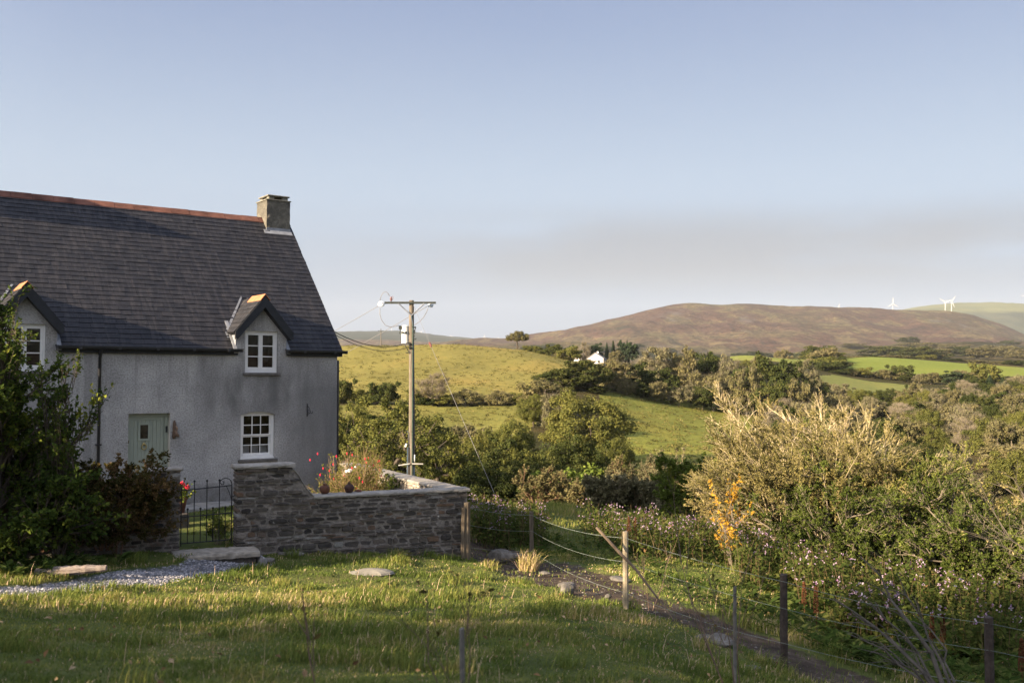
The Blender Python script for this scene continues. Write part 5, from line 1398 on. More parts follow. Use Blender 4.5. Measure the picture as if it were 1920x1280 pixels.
# lone and skyline trees
proto('wind0', 'windswept_tree', 77, 6.5, 4.2, 2.4, 60, 170, 0.16, L_RUST, lump=0.15, rc=0.95, flat=0.75, tip=0.05)
T('wind0', 970, 336, 622, 44, 'lone windswept tree on the skyline crest of the pasture', sink=0.0)
T('pine0', 1067, 430, 646, 21, 'small isolated pine left of the white house'); T('bare0', 1095, 435, 643, 26, 'pale bare tree just behind the white house')
T('pine0', 1117, 440, 642, 27, 'dark rounded pine right behind the white gabled house'); T('fir0', 1138, 445, 642, 16, 'narrow dark conifer in the middle of the pine group')
T('fir0', 1150, 448, 638, 18, 'tall dark conifer right of the narrow one in the pine group'); T('pine0', 1166, 450, 636, 17, 'tallest pine of the group, with a bare lower trunk')
T('pine0', 1184, 440, 640, 30, 'broad dark pine at the right end of the pine group'); T('rust0', 1156, 425, 657, 26, 'low round tree in front of the pine group'); T('fir0', 1176, 452, 637, 14, 'thin conifer between the two right-hand pines')
T('bare0', 1527, 640, 650, 24, 'round pale orange tree on the skyline of the pastures')
# crest hedge and the field hedges
def hedge_line(pts, k, label, group, H=2.0, step=3.6, wob=0.7):
    P = [(WP(px, 716, d)[0], d) for px, d in pts]
    for (ax, ay), (bx, by) in zip(P[:-1], P[1:]):
        L = math.hypot(bx - ax, by - ay); n = max(1, int(L / step))
        for q in range(n):
            f = (q + rnd.uniform(0.2, 0.8)) / n; x, y = ax + (bx - ax) * f, ay + (by - ay) * f
            hh = H * (rnd.uniform(0.6, 1.15) if rnd.random() < 0.85 else rnd.uniform(1.3, 1.9))
            place(rnd.choice(k), x + rnd.uniform(-wob, wob), y + rnd.uniform(-wob, wob), tz(x, y) - 0.2, hh, step * rnd.uniform(0.62, 0.95), None, label, group, 'hedge shrub')
hedge_line([(985, 333), (1010, 329), (1060, 318), (1085, 311)], ['hb0', 'hb1', 'hb2'], 'dark hedge along the crest of the pasture below the white house', 'crest hedge', 2.5, 4.2)
hedge_line([(1085, 311), (1135, 296), (1150, 280)], ['hb0', 'hb1', 'hb2'], 'low dark hedge in front of the white gabled house', 'hedge before the white house', 1.3, 3.5)
hedge_line([(600, 187), (720, 186), (860, 185), (990, 184)], ['hb0', 'hb1', 'hb2'], 'dark hedge between the hillside pasture and the strip of grass', 'field hedge left', 2.6, 3.0)
hedge_line([(1530, 398), (1640, 395), (1760, 398), (1950, 402)], ['hb0', 'hb1', 'hb2'], 'hedge under the bright pasture', 'hedge below the bright pasture', 4.5, 7.0)
hedge_line([(1560, 640), (1700, 640), (1850, 640), (1980, 620)], ['hb0', 'hb1', 'hb2'], 'brown hedge on the far edge of the bright pasture', 'hedge above the bright pasture', 2.4, 9)
hedge_line([(1555, 400), (1550, 470), (1540, 560), (1530, 630)], ['hb0', 'hb1', 'hb2'], 'hedge climbing between the two far pastures', 'hedge between the pastures', 5.0, 10)
hedge_line([(1520, 280), (1600, 275), (1700, 278), (1770, 300)], ['hb0', 'hb1', 'hb2'], 'hedge under the small green field', 'hedge below the small field', 3.0, 4.0)
# hedgerow trees right
for px, d, tp_, w, k, lb in ((1600, 392, 694, 22, 'rust0', 'small brown tree at the left of the hedge under the bright pasture'), (1612, 396, 696, 26, 'dark0', 'small dark round tree in the hedge under the bright pasture'), (1697, 385, 702, 24, 'dark1', 'round dark tree in the middle of the hedge under the bright pasture'),
                       (1745, 380, 698, 34, 'rust0', 'brown-green tree right of the round dark one under the bright pasture'), (1722, 384, 701, 22, 'pale0', 'pale tree beside the round dark one under the bright pasture'),
                       (1790, 360, 694, 44, 'pine0', 'dark spreading pine below the bright pasture'), (1822, 350, 702, 36, 'dark0', 'dark tree right of the spreading pine'), (1856, 355, 703, 30, 'fir0', 'dark conifer in the wood at the right'), (1880, 350, 706, 26, 'fir0', 'second conifer in the wood at the right, beside the first'),
                       (1905, 352, 703, 40, 'pale1', 'pale twiggy tree at the right edge above the wood'), (1842, 330, 712, 34, 'dark1', 'dark tree before the conifers at the right'), (1895, 325, 716, 30, 'fir0', 'shorter conifer in front at the right edge'),
                       (1590, 470, 684, 30, 'rust1', 'brown tree in the hedge between the pastures'), (1572, 560, 668, 26, 'dark0', 'low dark trees on the skyline left of the bright pasture'), (1468, 640, 655, 34, 'rust0', 'dark tree clump on the skyline behind the thin pale field')):
    T(k, px, d, tp_, w, lb)
# woods: scattered broadleaf trees
def scatter(n, pxr, dr, kinds, label, group, hr, wr, avoid=None, mind=0.8, seed=1):
    r = random.Random(seed); pts = []; tries = 0
    while len(pts) < n and tries < n * 60:
        tries += 1
        px = r.uniform(*pxr); d = math.exp(r.uniform(math.log(dr[0]), math.log(dr[1])))
        x = (px - 960) / F * d
        if avoid is not None and avoid(px, d, x): continue
        w = r.uniform(*wr)
        if any((x - a) ** 2 + (d - b) ** 2 < ((w + c) * mind / 2) ** 2 for a, b, c in pts): continue
        pts.append((x, d, w))
    for x, d, w in pts:
        place(r.choice(kinds), x, d, tz(x, d) - 0.3, r.uniform(*hr), w / 2, r.uniform(0, 6.28), label, group)
    return pts
def in_fields(px, d, x=0):
    a = np.array([px]); b = np.array([d])
    return any(bool(inpoly(a + o, b * s_, p)[0]) for p in FIELDS.values() for o, s_ in ((0, 1), (22, 1), (-22, 1), (0, 0.965), (0, 1.03)))
KR = ['rust0', 'oak2', 'pale0', 'pale1', 'dark0', 'dark1', 'rust0', 'rust1', 'bare0', 'oak1', 'oak0']
scatter(150, (1400, 2010), (112, 345), KR, 'autumn-coloured tree in the mixed wood filling the valley on the right', 'trees of the right-hand wood', (3.8, 6.4), (4.6, 8.2), in_fields, 0.70, 5)
scatter(30, (1060, 1420), (62, 125), ['rust0', 'pale1', 'dark0', 'oak1', 'rust1', 'green0'], 'scrubby tree in the valley bottom between the round oaks and the golden bush', 'scrub of the valley bottom', (3.0, 5.0), (4.5, 7.5), in_fields, 0.75, 8)
scatter(26, (600, 1000), (100, 180), ['oak1', 'dark0', 'rust0'], 'small tree on the slope behind the pole and the cottage', 'trees on the slope behind the pole', (3.5, 6.0), (5, 8), lambda px, d, x: in_fields(px, d) or d > 122 and px > 620, 0.75, 9)
scatter(40, (1480, 2050), (900, 2300), ['dark0', 'rust0', 'dark1'], 'distant dark tree in the groves at the foot of the mountain', 'groves at the mountain foot', (9, 15), (24, 60), None, 0.6, 10)
scatter(26, (980, 1500), (1500, 2400), ['dark0', 'dark1'], 'distant dark tree below the moorland left of the pastures', 'groves below the moorland', (10, 14), (40, 80), None, 0.5, 12)
# ------------------------------------------------------------------ near shrubs, built twig by twig
def branch(rng, P, D, L, R, n, spread, lfac, up, out=None, outw=0.0, wind=(0, 0, 0), tmin=0.25):
    """n children on each parent segment"""
    m = len(P); idx = np.repeat(np.arange(m), n); t = rng.uniform(tmin, 1.0, m * n)
    S = P[idx] + D[idx] * (L[idx] * t)[:, None]
    d = D[idx] + rng.normal(size=(m * n, 3)) * spread + np.array([0, 0, up]) + np.array(wind)
    if out is not None:
        o = S - np.array(out); o /= np.linalg.norm(o, axis=1)[:, None] + 1e-6; d = d + o * outw
    d /= np.linalg.norm(d, axis=1)[:, None]
    return S, d, L[idx] * lfac * rng.uniform(0.6, 1.25, m * n) * (1.15 - 0.4 * t), R[idx] * 0.55
def bush(name, seed, H, R, n0, ns, leafm, twigm, r0, nleaf, ls, label, loc, lean=(0, 0), squash=1.0, spread=0.55, up=0.25, trunkm=None, rz=0.0, tilt=0.55, wind=(0, 0, 0), group=None, cat='bush', leafw=0.55, bendl=0.25, lv=0.5, droop=0.0, tipr=0.0025, leafat=0.0):
    rng = np.random.default_rng(seed); root = thing(name, label, cat, loc, rz, group)
    a = rng.uniform(0, 2 * math.pi, n0); q = tilt * rng.random(n0) ** 0.5 * 1.3
    D = np.stack([np.cos(a) * q * R / H * 1.1 + lean[0], np.sin(a) * q * R / H * 1.1 + lean[1], np.full(n0, 1.0)], 1); D /= np.linalg.norm(D, axis=1)[:, None]
    P = np.stack([np.cos(a), np.sin(a), a * 0], 1) * (rng.random(n0) * 0.12 * R)[:, None]; P[:, 2] = -0.1
    L = H * rng.uniform(0.5, 0.8, n0); Rr = np.full(n0, r0)
    g = G(); st = [(P, D, L, Rr)]
    for k, n in enumerate(ns):
        P2, D2, L2, R2 = branch(rng, *st[-1], n, spread, 0.50 if k else 0.55, up, (0, 0, H * 0.15), 0.25 if k == 0 else 0.15, wind)
        st.append((P2, D2, L2, np.maximum(R2, tipr)))
    # fit the grown shape to the wanted height and spread
    Ee = st[-1][0] + st[-1][1] * st[-1][2][:, None]
    fz = H / max(0.1, np.percentile(Ee[:, 2], 99.0)); cxy = np.array([lean[0] * H * 0.4, lean[1] * H * 0.4]); fr_ = R / max(0.05, np.percentile(np.hypot(Ee[:, 0] - cxy[0], Ee[:, 1] - cxy[1]), 96.0))
    sc_ = np.array([fr_, fr_, fz]); st2 = []
    for (P_, D_, L_, R_) in st:
        V_ = D_ * L_[:, None] * sc_; L2_ = np.linalg.norm(V_, axis=1); st2.append((P_ * sc_, V_ / L2_[:, None], L2_, R_))
    st = st2
    for k, (P_, D_, L_, R_) in enumerate(st):
        E = P_ + D_ * L_[:, None]
        if k < 2:   # slightly crooked
            M_ = (P_ + E) / 2 + rng.normal(size=P_.shape) * (L_ * 0.05)[:, None]
            g.segs(P_, M_, R_, R_ * 0.8, 6 if k == 0 else 4, 0.5); g.segs(M_, E, R_ * 0.8, R_ * 0.35, 6 if k == 0 else 4, 0.5)
        else: g.segs(P_, E, R_, R_ * 0.3, 3, 0.5)
    g.build('twigs' if n0 > 3 else 'branches', twigm, root)
    P_, D_, L_, _ = st[-1]; m = len(P_)
    if nleaf:
        idx = rng.integers(0, m, nleaf); t = rng.random(nleaf)
        S = P_[idx] + D_[idx] * (L_[idx] * t)[:, None]; s = ls * rng.uniform(0.55, 1.3, nleaf)
        N = rng.normal(size=(nleaf, 3)) * 0.7 + np.array([0, 0, 0.7]); Td = D_[idx] + rng.normal(size=(nleaf, 3)) * 0.8 + np.array([0, 0, -droop])
        Td /= np.linalg.norm(Td, axis=1)[:, None]
        keep = (S[:, 2] > 0.08) & (S[:, 2] > leafat * H)
        br = rng.normal(0, 0.12, len(st[1][0]) if len(st) > 1 else 1)
        v = np.clip(lv + br[(idx * len(br) // m)] + rng.normal(0, 0.12, nleaf), 0, 1)
        S = S + Td * s[:, None] * 0.8
        g = G(); g.leaves(S[keep], N[keep], s[keep], s[keep] * leafw, v[keep], rng=rng, bend=bendl, T=Td[keep]); g.build('leaves', leafm, root)
    return root
def at(px, d, dz=0.0):
    p = WP(px, 716, d); return (float(p[0]), d, tz(p[0], d) + dz)
L_HAW = m_leaf('hawthorn_leaves', [(0.0, (0.080, 0.077, 0.027)), (0.35, (0.192, 0.171, 0.059)), (0.7, (0.338, 0.277, 0.111)), (1.0, (0.474, 0.378, 0.183))], 0.22)
L_HAWG = m_leaf('hawthorn_green_leaves', [(0.0, (0.044, 0.061, 0.014)), (0.45, (0.112, 0.142, 0.030)), (0.8, (0.250, 0.250, 0.060)), (1.0, (0.425, 0.365, 0.108))], 0.22)
M_TANT = m_plain('bleached_twig', (0.44, 0.36, 0.22), 0.9, 0.3, 3, 0.0)
# the big golden bush on the right and its neighbours
bush('hawthorn_bush', 41, 4.05, 3.1, 26, (7, 9, 8), L_HAW, M_TANT, 0.026, 230000, 0.027, 'largest golden tan windblown bush on the right, left part of the mass', at(1500, 28), lean=(-0.02, 0), up=0.06, wind=(-0.18, 0, 0.02), tilt=0.85)
bush('hawthorn_bush', 42, 3.35, 2.7, 24, (7, 9, 8), L_HAWG, M_TANT, 0.026, 190000, 0.028, 'green and gold bush right of the largest golden bush', at(1640, 27.5), up=0.10, wind=(-0.10, 0, 0), tilt=0.8)
bush('hawthorn_bush', 43, 2.6, 2.5, 20, (6, 9, 8), L_HAW, M_TANT, 0.03, 130000, 0.028, 'lower golden bush above the dark hollow, second from the right edge', at(1770, 25.5), up=0.1, wind=(-0.05, 0, 0), tilt=0.85)
bush('hawthorn_bush', 44, 2.4, 2.7, 22, (7, 9, 7), L_HAWG, M_TWIG, 0.035, 130000, 0.030, 'green-gold bush cut by the right edge of the photo', at(1920, 27.5), up=0.1, tilt=0.8, lv=0.58)
bush('hawthorn_bush', 45, 2.2, 1.6, 18, (6, 7, 7), L_HAW, M_TWIG, 0.03, 36000, 0.034, 'tan bush low at the left foot of the largest golden bush', at(1425, 30.5), up=0.1, wind=(-0.12, 0, 0), tilt=0.85, lv=0.4)
bush('hawthorn_bush', 46, 2.5, 2.4, 20, (6, 7, 7), L_HAWG, M_TWIGG, 0.03, 46000, 0.036, 'dark green undergrowth bush below the golden bushes', at(1560, 25.0), up=0.05, tilt=0.95, lv=0.25)
bush('hawthorn_bush', 47, 2.2, 2.4, 20, (6, 7, 7), L_HAWG, M_TWIGG, 0.03, 44000, 0.036, 'dark leafy bush in the shady hollow on the right', at(1730, 23.2), up=0.02, tilt=1.0, lv=0.18)
bush('hawthorn_bush', 48, 2.3, 2.3, 18, (6, 7, 7), L_HAWG, M_TWIGG, 0.03, 40000, 0.036, 'dark leafy bush low at the right edge of the photo', at(1890, 21.8), up=0.02, tilt=1.0, lv=0.2)
# bare lichened tree and bare tops behind
bush('bare_tree', 51, 5.4, 1.9, 5, (6, 6, 6), L_HAW, m_plain('lichened_branch', (0.36, 0.30, 0.16), 0.9, 0.35, 3, 0.0), 0.085, 5000, 0.035, 'bare lichen-yellow tree rising behind the golden bushes', at(1612, 34, -0.2), up=0.15, tilt=0.7, spread=0.6)
bush('bare_tree', 52, 5.0, 1.5, 4, (6, 7, 6), L_HAW, M_TANT, 0.06, 2600, 0.034, 'gnarled bare branches sticking up left of the lichen-yellow tree', at(1432, 31.5), up=0.2, tilt=0.5, lean=(-0.05, 0))
bush('bare_tree', 53, 4.9, 1.5, 4, (6, 7, 6), L_HAW, M_TANT, 0.06, 2600, 0.034, 'gnarled bare crown between the golden bush top and the lichen-yellow tree', at(1515, 31.5), up=0.2, tilt=0.55, lean=(0.05, 0))
# mid slope shrubs beyond the grass crest
for px, d, tp_, w, kind, lb in ((1010, 44, 878, 90, 'r', 'red-brown twiggy shrub with pale stems beyond the grass crest'), (1052, 46, 888, 50, 'b', 'small reddish birch with pale stems right of the red-brown shrub'), (1085, 43, 905, 50, 'r', 'short reddish shrub right of the small birch'),
                                (1130, 42, 893, 90, 'w', 'grey-green willow scrub, leftmost of the row behind the pink flowers'), (1190, 43, 885, 110, 'p', 'pale brownish-green scrub in the middle of the row behind the pink flowers'), (1245, 41, 898, 80, 'w', 'grey-green scrub right of the middle of the row behind the pink flowers'),
                                (1300, 38, 862, 120, 'g', 'fresh green leafy bush left of the golden bush'), (1240, 47, 852, 90, 'p', 'tan twiggy willow above the grey-green scrub'), (1175, 50, 868, 80, 'r', 'dull brown shrub left of the tan twiggy willow')):
    b = at(px, d); H = float(WP(px, tp_, d)[2]) - b[2]; R = w / 2 * d / F
    lm, tm, nm, lv_ = {'r': (L_RUST, M_TWIGR, 'shrub', 0.35), 'b': (L_RUST, M_TWIGR, 'birch_tree', 0.6), 'w': (L_PALE, M_TWIGG, 'willow_shrub', 0.3), 'p': (L_PALE, M_TWIG, 'willow_shrub', 0.55), 'g': (L_GREEN, M_TWIGG, 'shrub', 0.45)}[kind]
    bush(nm, px, H, R, 14 if kind != 'b' else 7, (6, 7, 6), lm, tm, 0.03, {'r': 9000, 'b': 5000, 'w': 26000, 'p': 17000, 'g': 36000}[kind], 0.06, lb, b, up=0.25, tilt=0.7, cat='shrub' if kind != 'b' else 'tree')
# yellow-leaved sapling among the flowers
L_YEL = m_leaf('yellow_autumn_leaves', [(0.0, (0.30, 0.16, 0.02)), (0.5, (0.55, 0.32, 0.04)), (1.0, (0.70, 0.47, 0.09))], 0.45)
bush('sapling', 61, 2.2, 0.7, 4, (5, 6), L_YEL, M_TWIGG, 0.014, 420, 0.050, 'sapling with bright orange-yellow autumn leaves among the pink flowers', at(1372, 22.5), up=0.25, tilt=0.5, cat='sapling', lean=(-0.12, 0))
# tall dark tree left, over the wall
L_LT = m_leaf('left_tree_leaves', [(0.0, (0.030, 0.053, 0.015)), (0.5, (0.085, 0.122, 0.026)), (0.85, (0.244, 0.271, 0.045)), (1.0, (0.488, 0.431, 0.075))], 0.35, 0.0)
bush('leafy_tree', 71, 4.1, 1.35, 10, (8, 8, 6), L_LT, M_BARK, 0.04, 34000, 0.042, 'dark leafy young tree at the left edge, in front of the cottage and the wall', at(-30, 15.9), up=0.2, tilt=0.55, spread=0.5, cat='tree')
bush('leafy_tree', 72, 3.4, 0.55, 7, (5, 6, 5), L_LT, M_BARK, 0.02, 2600, 0.042, 'slender leafy sapling with open branches in front of the downpipe', at(112, 16.1), up=0.4, tilt=0.42, spread=0.36, cat='tree', lv=0.4)
bush('leafy_tree', 73, 1.8, 1.3, 12, (7, 7, 6), L_LT, M_BARK, 0.03, 14000, 0.046, 'low dark leafy bush at the foot of the left tree', at(30, 15.7), up=0.1, tilt=0.9, cat='bush', lv=0.35)
# reddish climber over the left wall
L_CLI = m_leaf('climber_leaves', [(0.0, (0.030, 0.034, 0.012)), (0.5, (0.075, 0.070, 0.022)), (0.8, (0.16, 0.10, 0.04)), (1.0, (0.34, 0.22, 0.10))], 0.3)
p = WL(-6.95, 0.05, -2.85); bush('climbing_shrub', 74, 1.5, 1.15, 22, (7, 7, 6), L_CLI, M_TWIGR, 0.012, 44000, 0.030, 'brownish-green climber with reddish twigs sprawling over the wall left of the gate', p, up=0.0, tilt=1.0, cat='climber', spread=0.65, lv=0.45)
p = WL(-7.9, 0.0, -2.8); bush('climbing_shrub', 75, 1.45, 1.2, 20, (7, 7, 6), L_CLI, M_TWIGR, 0.012, 40000, 0.032, 'darker green part of the climber, beside the left tree', p, up=0.05, tilt=1.0, cat='climber', spread=0.65, lv=0.25)
p = WL(-6.75, -0.22, -3.2); bush('climbing_shrub', 76, 1.1, 0.35, 3, (4, 5), L_CLI, M_TWIGR, 0.012, 300, 0.035, 'thin reddish stems growing up the wall below the climber', p, up=0.25, tilt=0.5, cat='climber')
# fuchsia and roses in the garden
L_FUC = m_leaf('fuchsia_leaves', [(0.0, (0.085, 0.094, 0.022)), (0.5, (0.170, 0.187, 0.040)), (1.0, (0.340, 0.242, 0.090))], 0.4)
M_RED = m_plain('fuchsia_red', (0.62, 0.02, 0.05), 0.6, 0.2); M_WHT = m_plain('white_petal', (0.85, 0.80, 0.74), 0.6, 0.05)
fu = bush('fuchsia_bush', 81, 1.85, 1.0, 40, (8, 7), L_FUC, m_plain('golden_stem', (0.27, 0.185, 0.10), 0.9, 0.3, 6), 0.009, 7000, 0.026, 'airy fuchsia bush with golden stems and hanging red flowers behind the clay jars', at(655, 22.6), up=0.2, tilt=0.8, spread=0.4, leafat=0.35)
rr = np.random.default_rng(5); n = 32; a = rr.uniform(0, 2 * math.pi, n); q = rr.uniform(0.5, 1.0, n)
P = np.stack([np.cos(a) * q * 0.85 - 0.06, np.sin(a) * q * 0.8, rr.uniform(0.9, 1.75, n)], 1); g = G()
g.lathe([(0.003, 0.03), (0.013, 0.016), (0.017, -0.012), (0.006, -0.016), (0.009, -0.03), (0.0, -0.034)], (0, 0, 0), 6)
o = g.build('flower', M_RED, fu, loc=tuple(P[0]))
for p_ in P[1:]:
    f_ = o.copy(); COL.objects.link(f_); f_.location = tuple(p_)
ro = bush('rose_bush', 82, 1.5, 0.75, 12, (6, 6, 5), L_GREEN, M_TWIGG, 0.012, 9000, 0.026, 'green rose bush with two white blooms between the fuchsia and the pole', at(705, 22.8), up=0.2, tilt=0.75, lv=0.35)
for dx, dz, s_ in ((-0.50, 1.52, 0.055), (-0.57, 1.50, 0.045), (-0.38, 1.60, 0.025), (0.05, 0.85, 0.03)):
    g = G(); g.lathe([(0.0, -s_), (s_ * .8, -s_ * .5), (s_, 0), (s_ * .8, s_ * .5), (0.0, s_ * .7)], (dx, -0.5, dz), 8); g.build('bloom', M_WHT, ro)
bush('garden_shrub', 83, 0.95, 0.6, 14, (6, 6, 5), L_GREEN, M_TWIGR, 0.01, 9000, 0.024, 'low green border plant with reddish leaves inside the garden wall', at(737, 21.7), up=0.1, tilt=1.0, lv=0.5)
bush('garden_shrub', 84, 0.85, 0.36, 14, (6, 6, 5), L_CLI, M_TWIGR, 0.01, 6000, 0.024, 'low reddish border plant near the corner of the garden wall', at(788, 21.0), up=0.1, tilt=1.0, lv=0.7)
# geraniums behind the gate pillar
t = thing('flower_pot', 'terracotta pot of bright red geraniums behind the left gate pillar', 'flower pot', (float(WP(338, 900, 21.4)[0]), 21.4, -3.2), RZH)
t.scale = (0.8, 0.8, 0.92)
g = G(); g.box(-0.2, 0.2, -0.2, 0.2, -0.4, 0.45, bev=0.03); g.build('pier', M_STONE, t)
g = G(); g.lathe([(0, 0.452), (0.12, 0.452), (0.18, 0.75), (0.20, 0.75), (0.20, 0.80), (0.17, 0.80), (0.16, 0.74), (0, 0.74)], (0, 0, 0), 18); g.build('pot', M_TERRA, t, smooth=True, auto=40)
rr = np.random.default_rng(6); n = 420; C = rr.normal(size=(n, 3)) * np.array([0.13, 0.13, 0.08]) + np.array([0, 0, 0.90]); s_ = rr.uniform(0.02, 0.04, n)
g = G(); g.leaves(C, rr.normal(size=(n, 3)) + np.array([0, -0.5, 0.6]), s_, s_ * 0.9, rr.random(n) * .6 + .1, rng=rr); g.build('leaves', L_GREEN, t)
g = G()
for c in rr.normal(size=(13, 3)) * np.array([0.15, 0.12, 0.05]) + np.array([0.03, -0.05, 1.06]): 
    C = c + rr.normal(size=(22, 3)) * 0.022; g.leaves(C, rr.normal(size=(22, 3)), 0.02, 0.018, 0.5, rng=rr)
g.build('flowers', M_RED, t)
# lavender-ish plants by the gate inside
bush('garden_shrub', 85, 0.55, 0.3, 10, (5, 5), L_GREEN, M_TWIGG, 0.006, 1500, 0.022, 'small green plant just inside the gate by the right pillar', WL(-4.85, 0.9, -3.08), up=0.4, tilt=0.7)

# ------------------------------------------------------------------ fence, stakes, stones
M_POST = NM('weathered_post')
_c = M_POST.ramp(M_POST.noise(14, 6, 0.7, stretch=(2.5, 2.5, 0.2)), [(0.3, (0.06, 0.048, 0.036)), (0.55, (0.155, 0.125, 0.09)), (0.78, (0.28, 0.235, 0.17))])
M_POST = M_POST.bsdf(_c, 0.95, M_POST.bump(M_POST.noise(40, 4, 0.7, stretch=(2, 2, 0.15)), 0.8, 0.01), 0, 0.1)
M_POSTL = m_plain('sunlit_post_wood', (0.34, 0.28, 0.19), 0.95, 0.35, 9, 0.6)  # lighter copy of the post wood, sunshine put into the colour
M_POSTD = m_plain('shaded_post_wood', (0.055, 0.042, 0.034), 0.9, 0.4, 14, 0.6)  # darker copy for the unlit posts, their shade is in the colour
def post_mesh(h, w, seed, taper=0.9, round_=False):
    r = random.Random(seed); g = G(); V = []; n = 10; k = 8 if round_ else 8
    lx, ly = r.uniform(-0.02, 0.02), r.uniform(-0.02, 0.02)
    for i in range(n + 1):
        f = i / n; z = -0.35 + (h + 0.35) * f; s = w / 2 * (1 - (1 - taper) * f)
        for q in range(k):
            a = 2 * math.pi * (q + 0.5) / k; e = 1.0 if round_ else 1.12 / max(abs(math.cos(a)), abs(math.sin(a))) * 0.92
            V.append((lx * f + s * e * math.cos(a) * r.uniform(0.94, 1.05), ly * f + s * e * math.sin(a) * r.uniform(0.94, 1.05), z + (r.uniform(-0.012, 0.012) if i == n else 0)))
    i = np.arange(k); j = (i + 1) % k
    g.add(V, np.concatenate([np.stack([i + q * k, j + q * k, j + (q + 1) * k, i + (q + 1) * k], 1) for q in range(n)]))
    g.L.append(np.arange(n * k, (n + 1) * k)); g.S.append(np.array([k])); g.MI.append(np.array([0])); return g
FP = [(877, 20.3, 942, 0.13), (997, 22.6, 958, 0.10), (1171, 14.9, 997, 0.085), (1464, 12.9, 1077, 0.095), (1845, 12.3, 1155, 0.105)]
fence = thing('wire_fence', 'post and barbed wire fence running from the garden wall corner to the lower right', 'fence', at(FP[2][0], FP[2][1]))
f0 = np.array(fence.location); POSTS = []
for i, (px, d, tp_, w) in enumerate(FP + [(2260, 12.6, 1230, 0.1)]):
    b = np.array(at(px, d)); h = float(WP(px, tp_, d)[2]) - b[2]; POSTS.append((b, h))
    g = post_mesh(h, w, i + 3); o = g.build('post', M_POSTL if i == 2 else M_POST if i in (0, 1) else M_POSTD, fence, loc=b - f0, label=['thick weathered end post against the wall corner', 'dark weathered post by the muddy track', 'pale sunlit post beside the leaning stick', 'dark post right of the bare sapling', 'dark post near the right edge', None][i] or 'post')
    if i == 5: del o['label']
b, h = POSTS[0]
g = post_mesh(h * 0.92, 0.10, 77); g.build('post', M_POST, fence, loc=b - f0 + np.array([-0.088, -0.04, 0]), label='second half of the doubled end post')
r = random.Random(9)
for k, fr_h in enumerate((0.93, 0.62, 0.22)):
    g = G(); BP = []
    for (b0, h0), (b1, h1) in zip(POSTS[:-1], POSTS[1:]):
        p = b0 + np.array([0.0, -0.06, h0 * fr_h]); q = b1 + np.array([0.0, -0.06, h1 * fr_h]); L = np.linalg.norm(q - p)
        c = cat(p - f0, q - f0, 0.05 * L / 5 + r.uniform(0, 0.04), 10); g.tube(c, 0.0022 if k else 0.0026, 4)
        n = int(L / 0.11); t = np.linspace(0.02, 0.98, n); ci = np.stack([np.interp(t, np.linspace(0, 1, 10), c[:, j]) for j in range(3)], 1)
        dv = np.random.default_rng(k).normal(size=(n, 3)); dv /= np.linalg.norm(dv, axis=1)[:, None]; BP.append((ci - dv * 0.010, ci + dv * 0.010))
    for a_, b_ in BP: g.segs(a_, b_, 0.0016, 0.0016, 3)
    g.build('barbed_wire', m_plain('old_galvanised_wire', (0.22, 0.25, 0.22), 0.6, 0.2), fence)
def simple(name, label, cat, g, mat, loc, group=None, rz=0.0):
    o = g.build(name, mat, None); o.location = loc; o.rotation_euler = (0, 0, rz); return tag(o, label, cat, group)
# stick leaning on the sunny post
b, h = POSTS[2]; p0 = np.array(WP(1118, 988, 14.75)); p1 = np.array(WP(1262, 1160, 14.6))
g = G(); pts = [p0 - p1, (p0 - p1) * .72 + np.array([0.02, 0, 0.01]), (p0 - p1) * .5 + np.array([0.02, 0, 0.05]), (p0 - p1) * .22 + np.array([0.0, 0, 0.04]), (0, 0, 0)]
g.tube(pts, [0.02, 0.024, 0.02, 0.014, 0.008], 7); g.tube([np.array(pts[2]), np.array(pts[2]) + (0.10, 0, -0.14), np.array(pts[2]) + (0.12, 0, -0.3)], [0.012, 0.008, 0.004], 5)
simple('leaning_stick', 'crooked bare stick leaning across the sunlit fence post', 'stick', g, m_plain('stick_bark', (0.19, 0.14, 0.10), 0.9, 0.3, 10, 0.4), tuple(p1))
# garden stakes with young trees
def stake(px, d, top, label, w=0.035):
    b = at(px, d); h = float(WP(px, top, d)[2]) - b[2]; simple('wooden_stake', label, 'stake', post_mesh(h, w, int(px)), m_plain('grey_stake', (0.15, 0.14, 0.125), 0.9, 0.3, 14, 0.4), b)
stake(870, 6.4, 1178, 'grey stake close to the camera at the bottom centre', 0.034)
stake(1372, 9.4, 1098, 'thin grey stake holding the bare sapling left of the dark fence post', 0.034)
def sapling(seed, loc, h, label, lean, n0=3, leaf=0, lm=L_CLI, rr_=0.007, spread=0.35, ns=(4, 3)):
    return bush('young_tree', seed, h, h * 0.35, n0, ns, lm, m_plain('young_bark', (0.14, 0.095, 0.07), 0.8, 0.3, 8), rr_, leaf, 0.03, label, loc, lean=lean, up=0.35, tilt=0.5, spread=spread, cat='sapling', tipr=0.0018)
sapling(91, at(1374, 9.3), 2.0, 'bare sapling with upswept twigs tied to the thin stake', (-0.22, 0), 4, 25)
sapling(92, at(862, 6.3), 0.95, 'dark leafless young tree forking around the stake at the bottom centre', (-0.15, 0), 2, 16, spread=0.5, rr_=0.0045)
sapling(93, at(1215, 15.6), 1.0, 'small pale bare sapling between the leaning stick and the pink flowers', (0.05, 0), 2, 0)
sapling(94, at(1078, 13.6), 0.55, 'short dry stem standing in the grass left of the sunlit post', (0, 0), 1, 0, ns=(3,))
sapling(95, at(610, 6.6), 0.75, 'thin dark stem in the shaded grass at the bottom left of centre', (0, 0), 1, 4, ns=(3,))
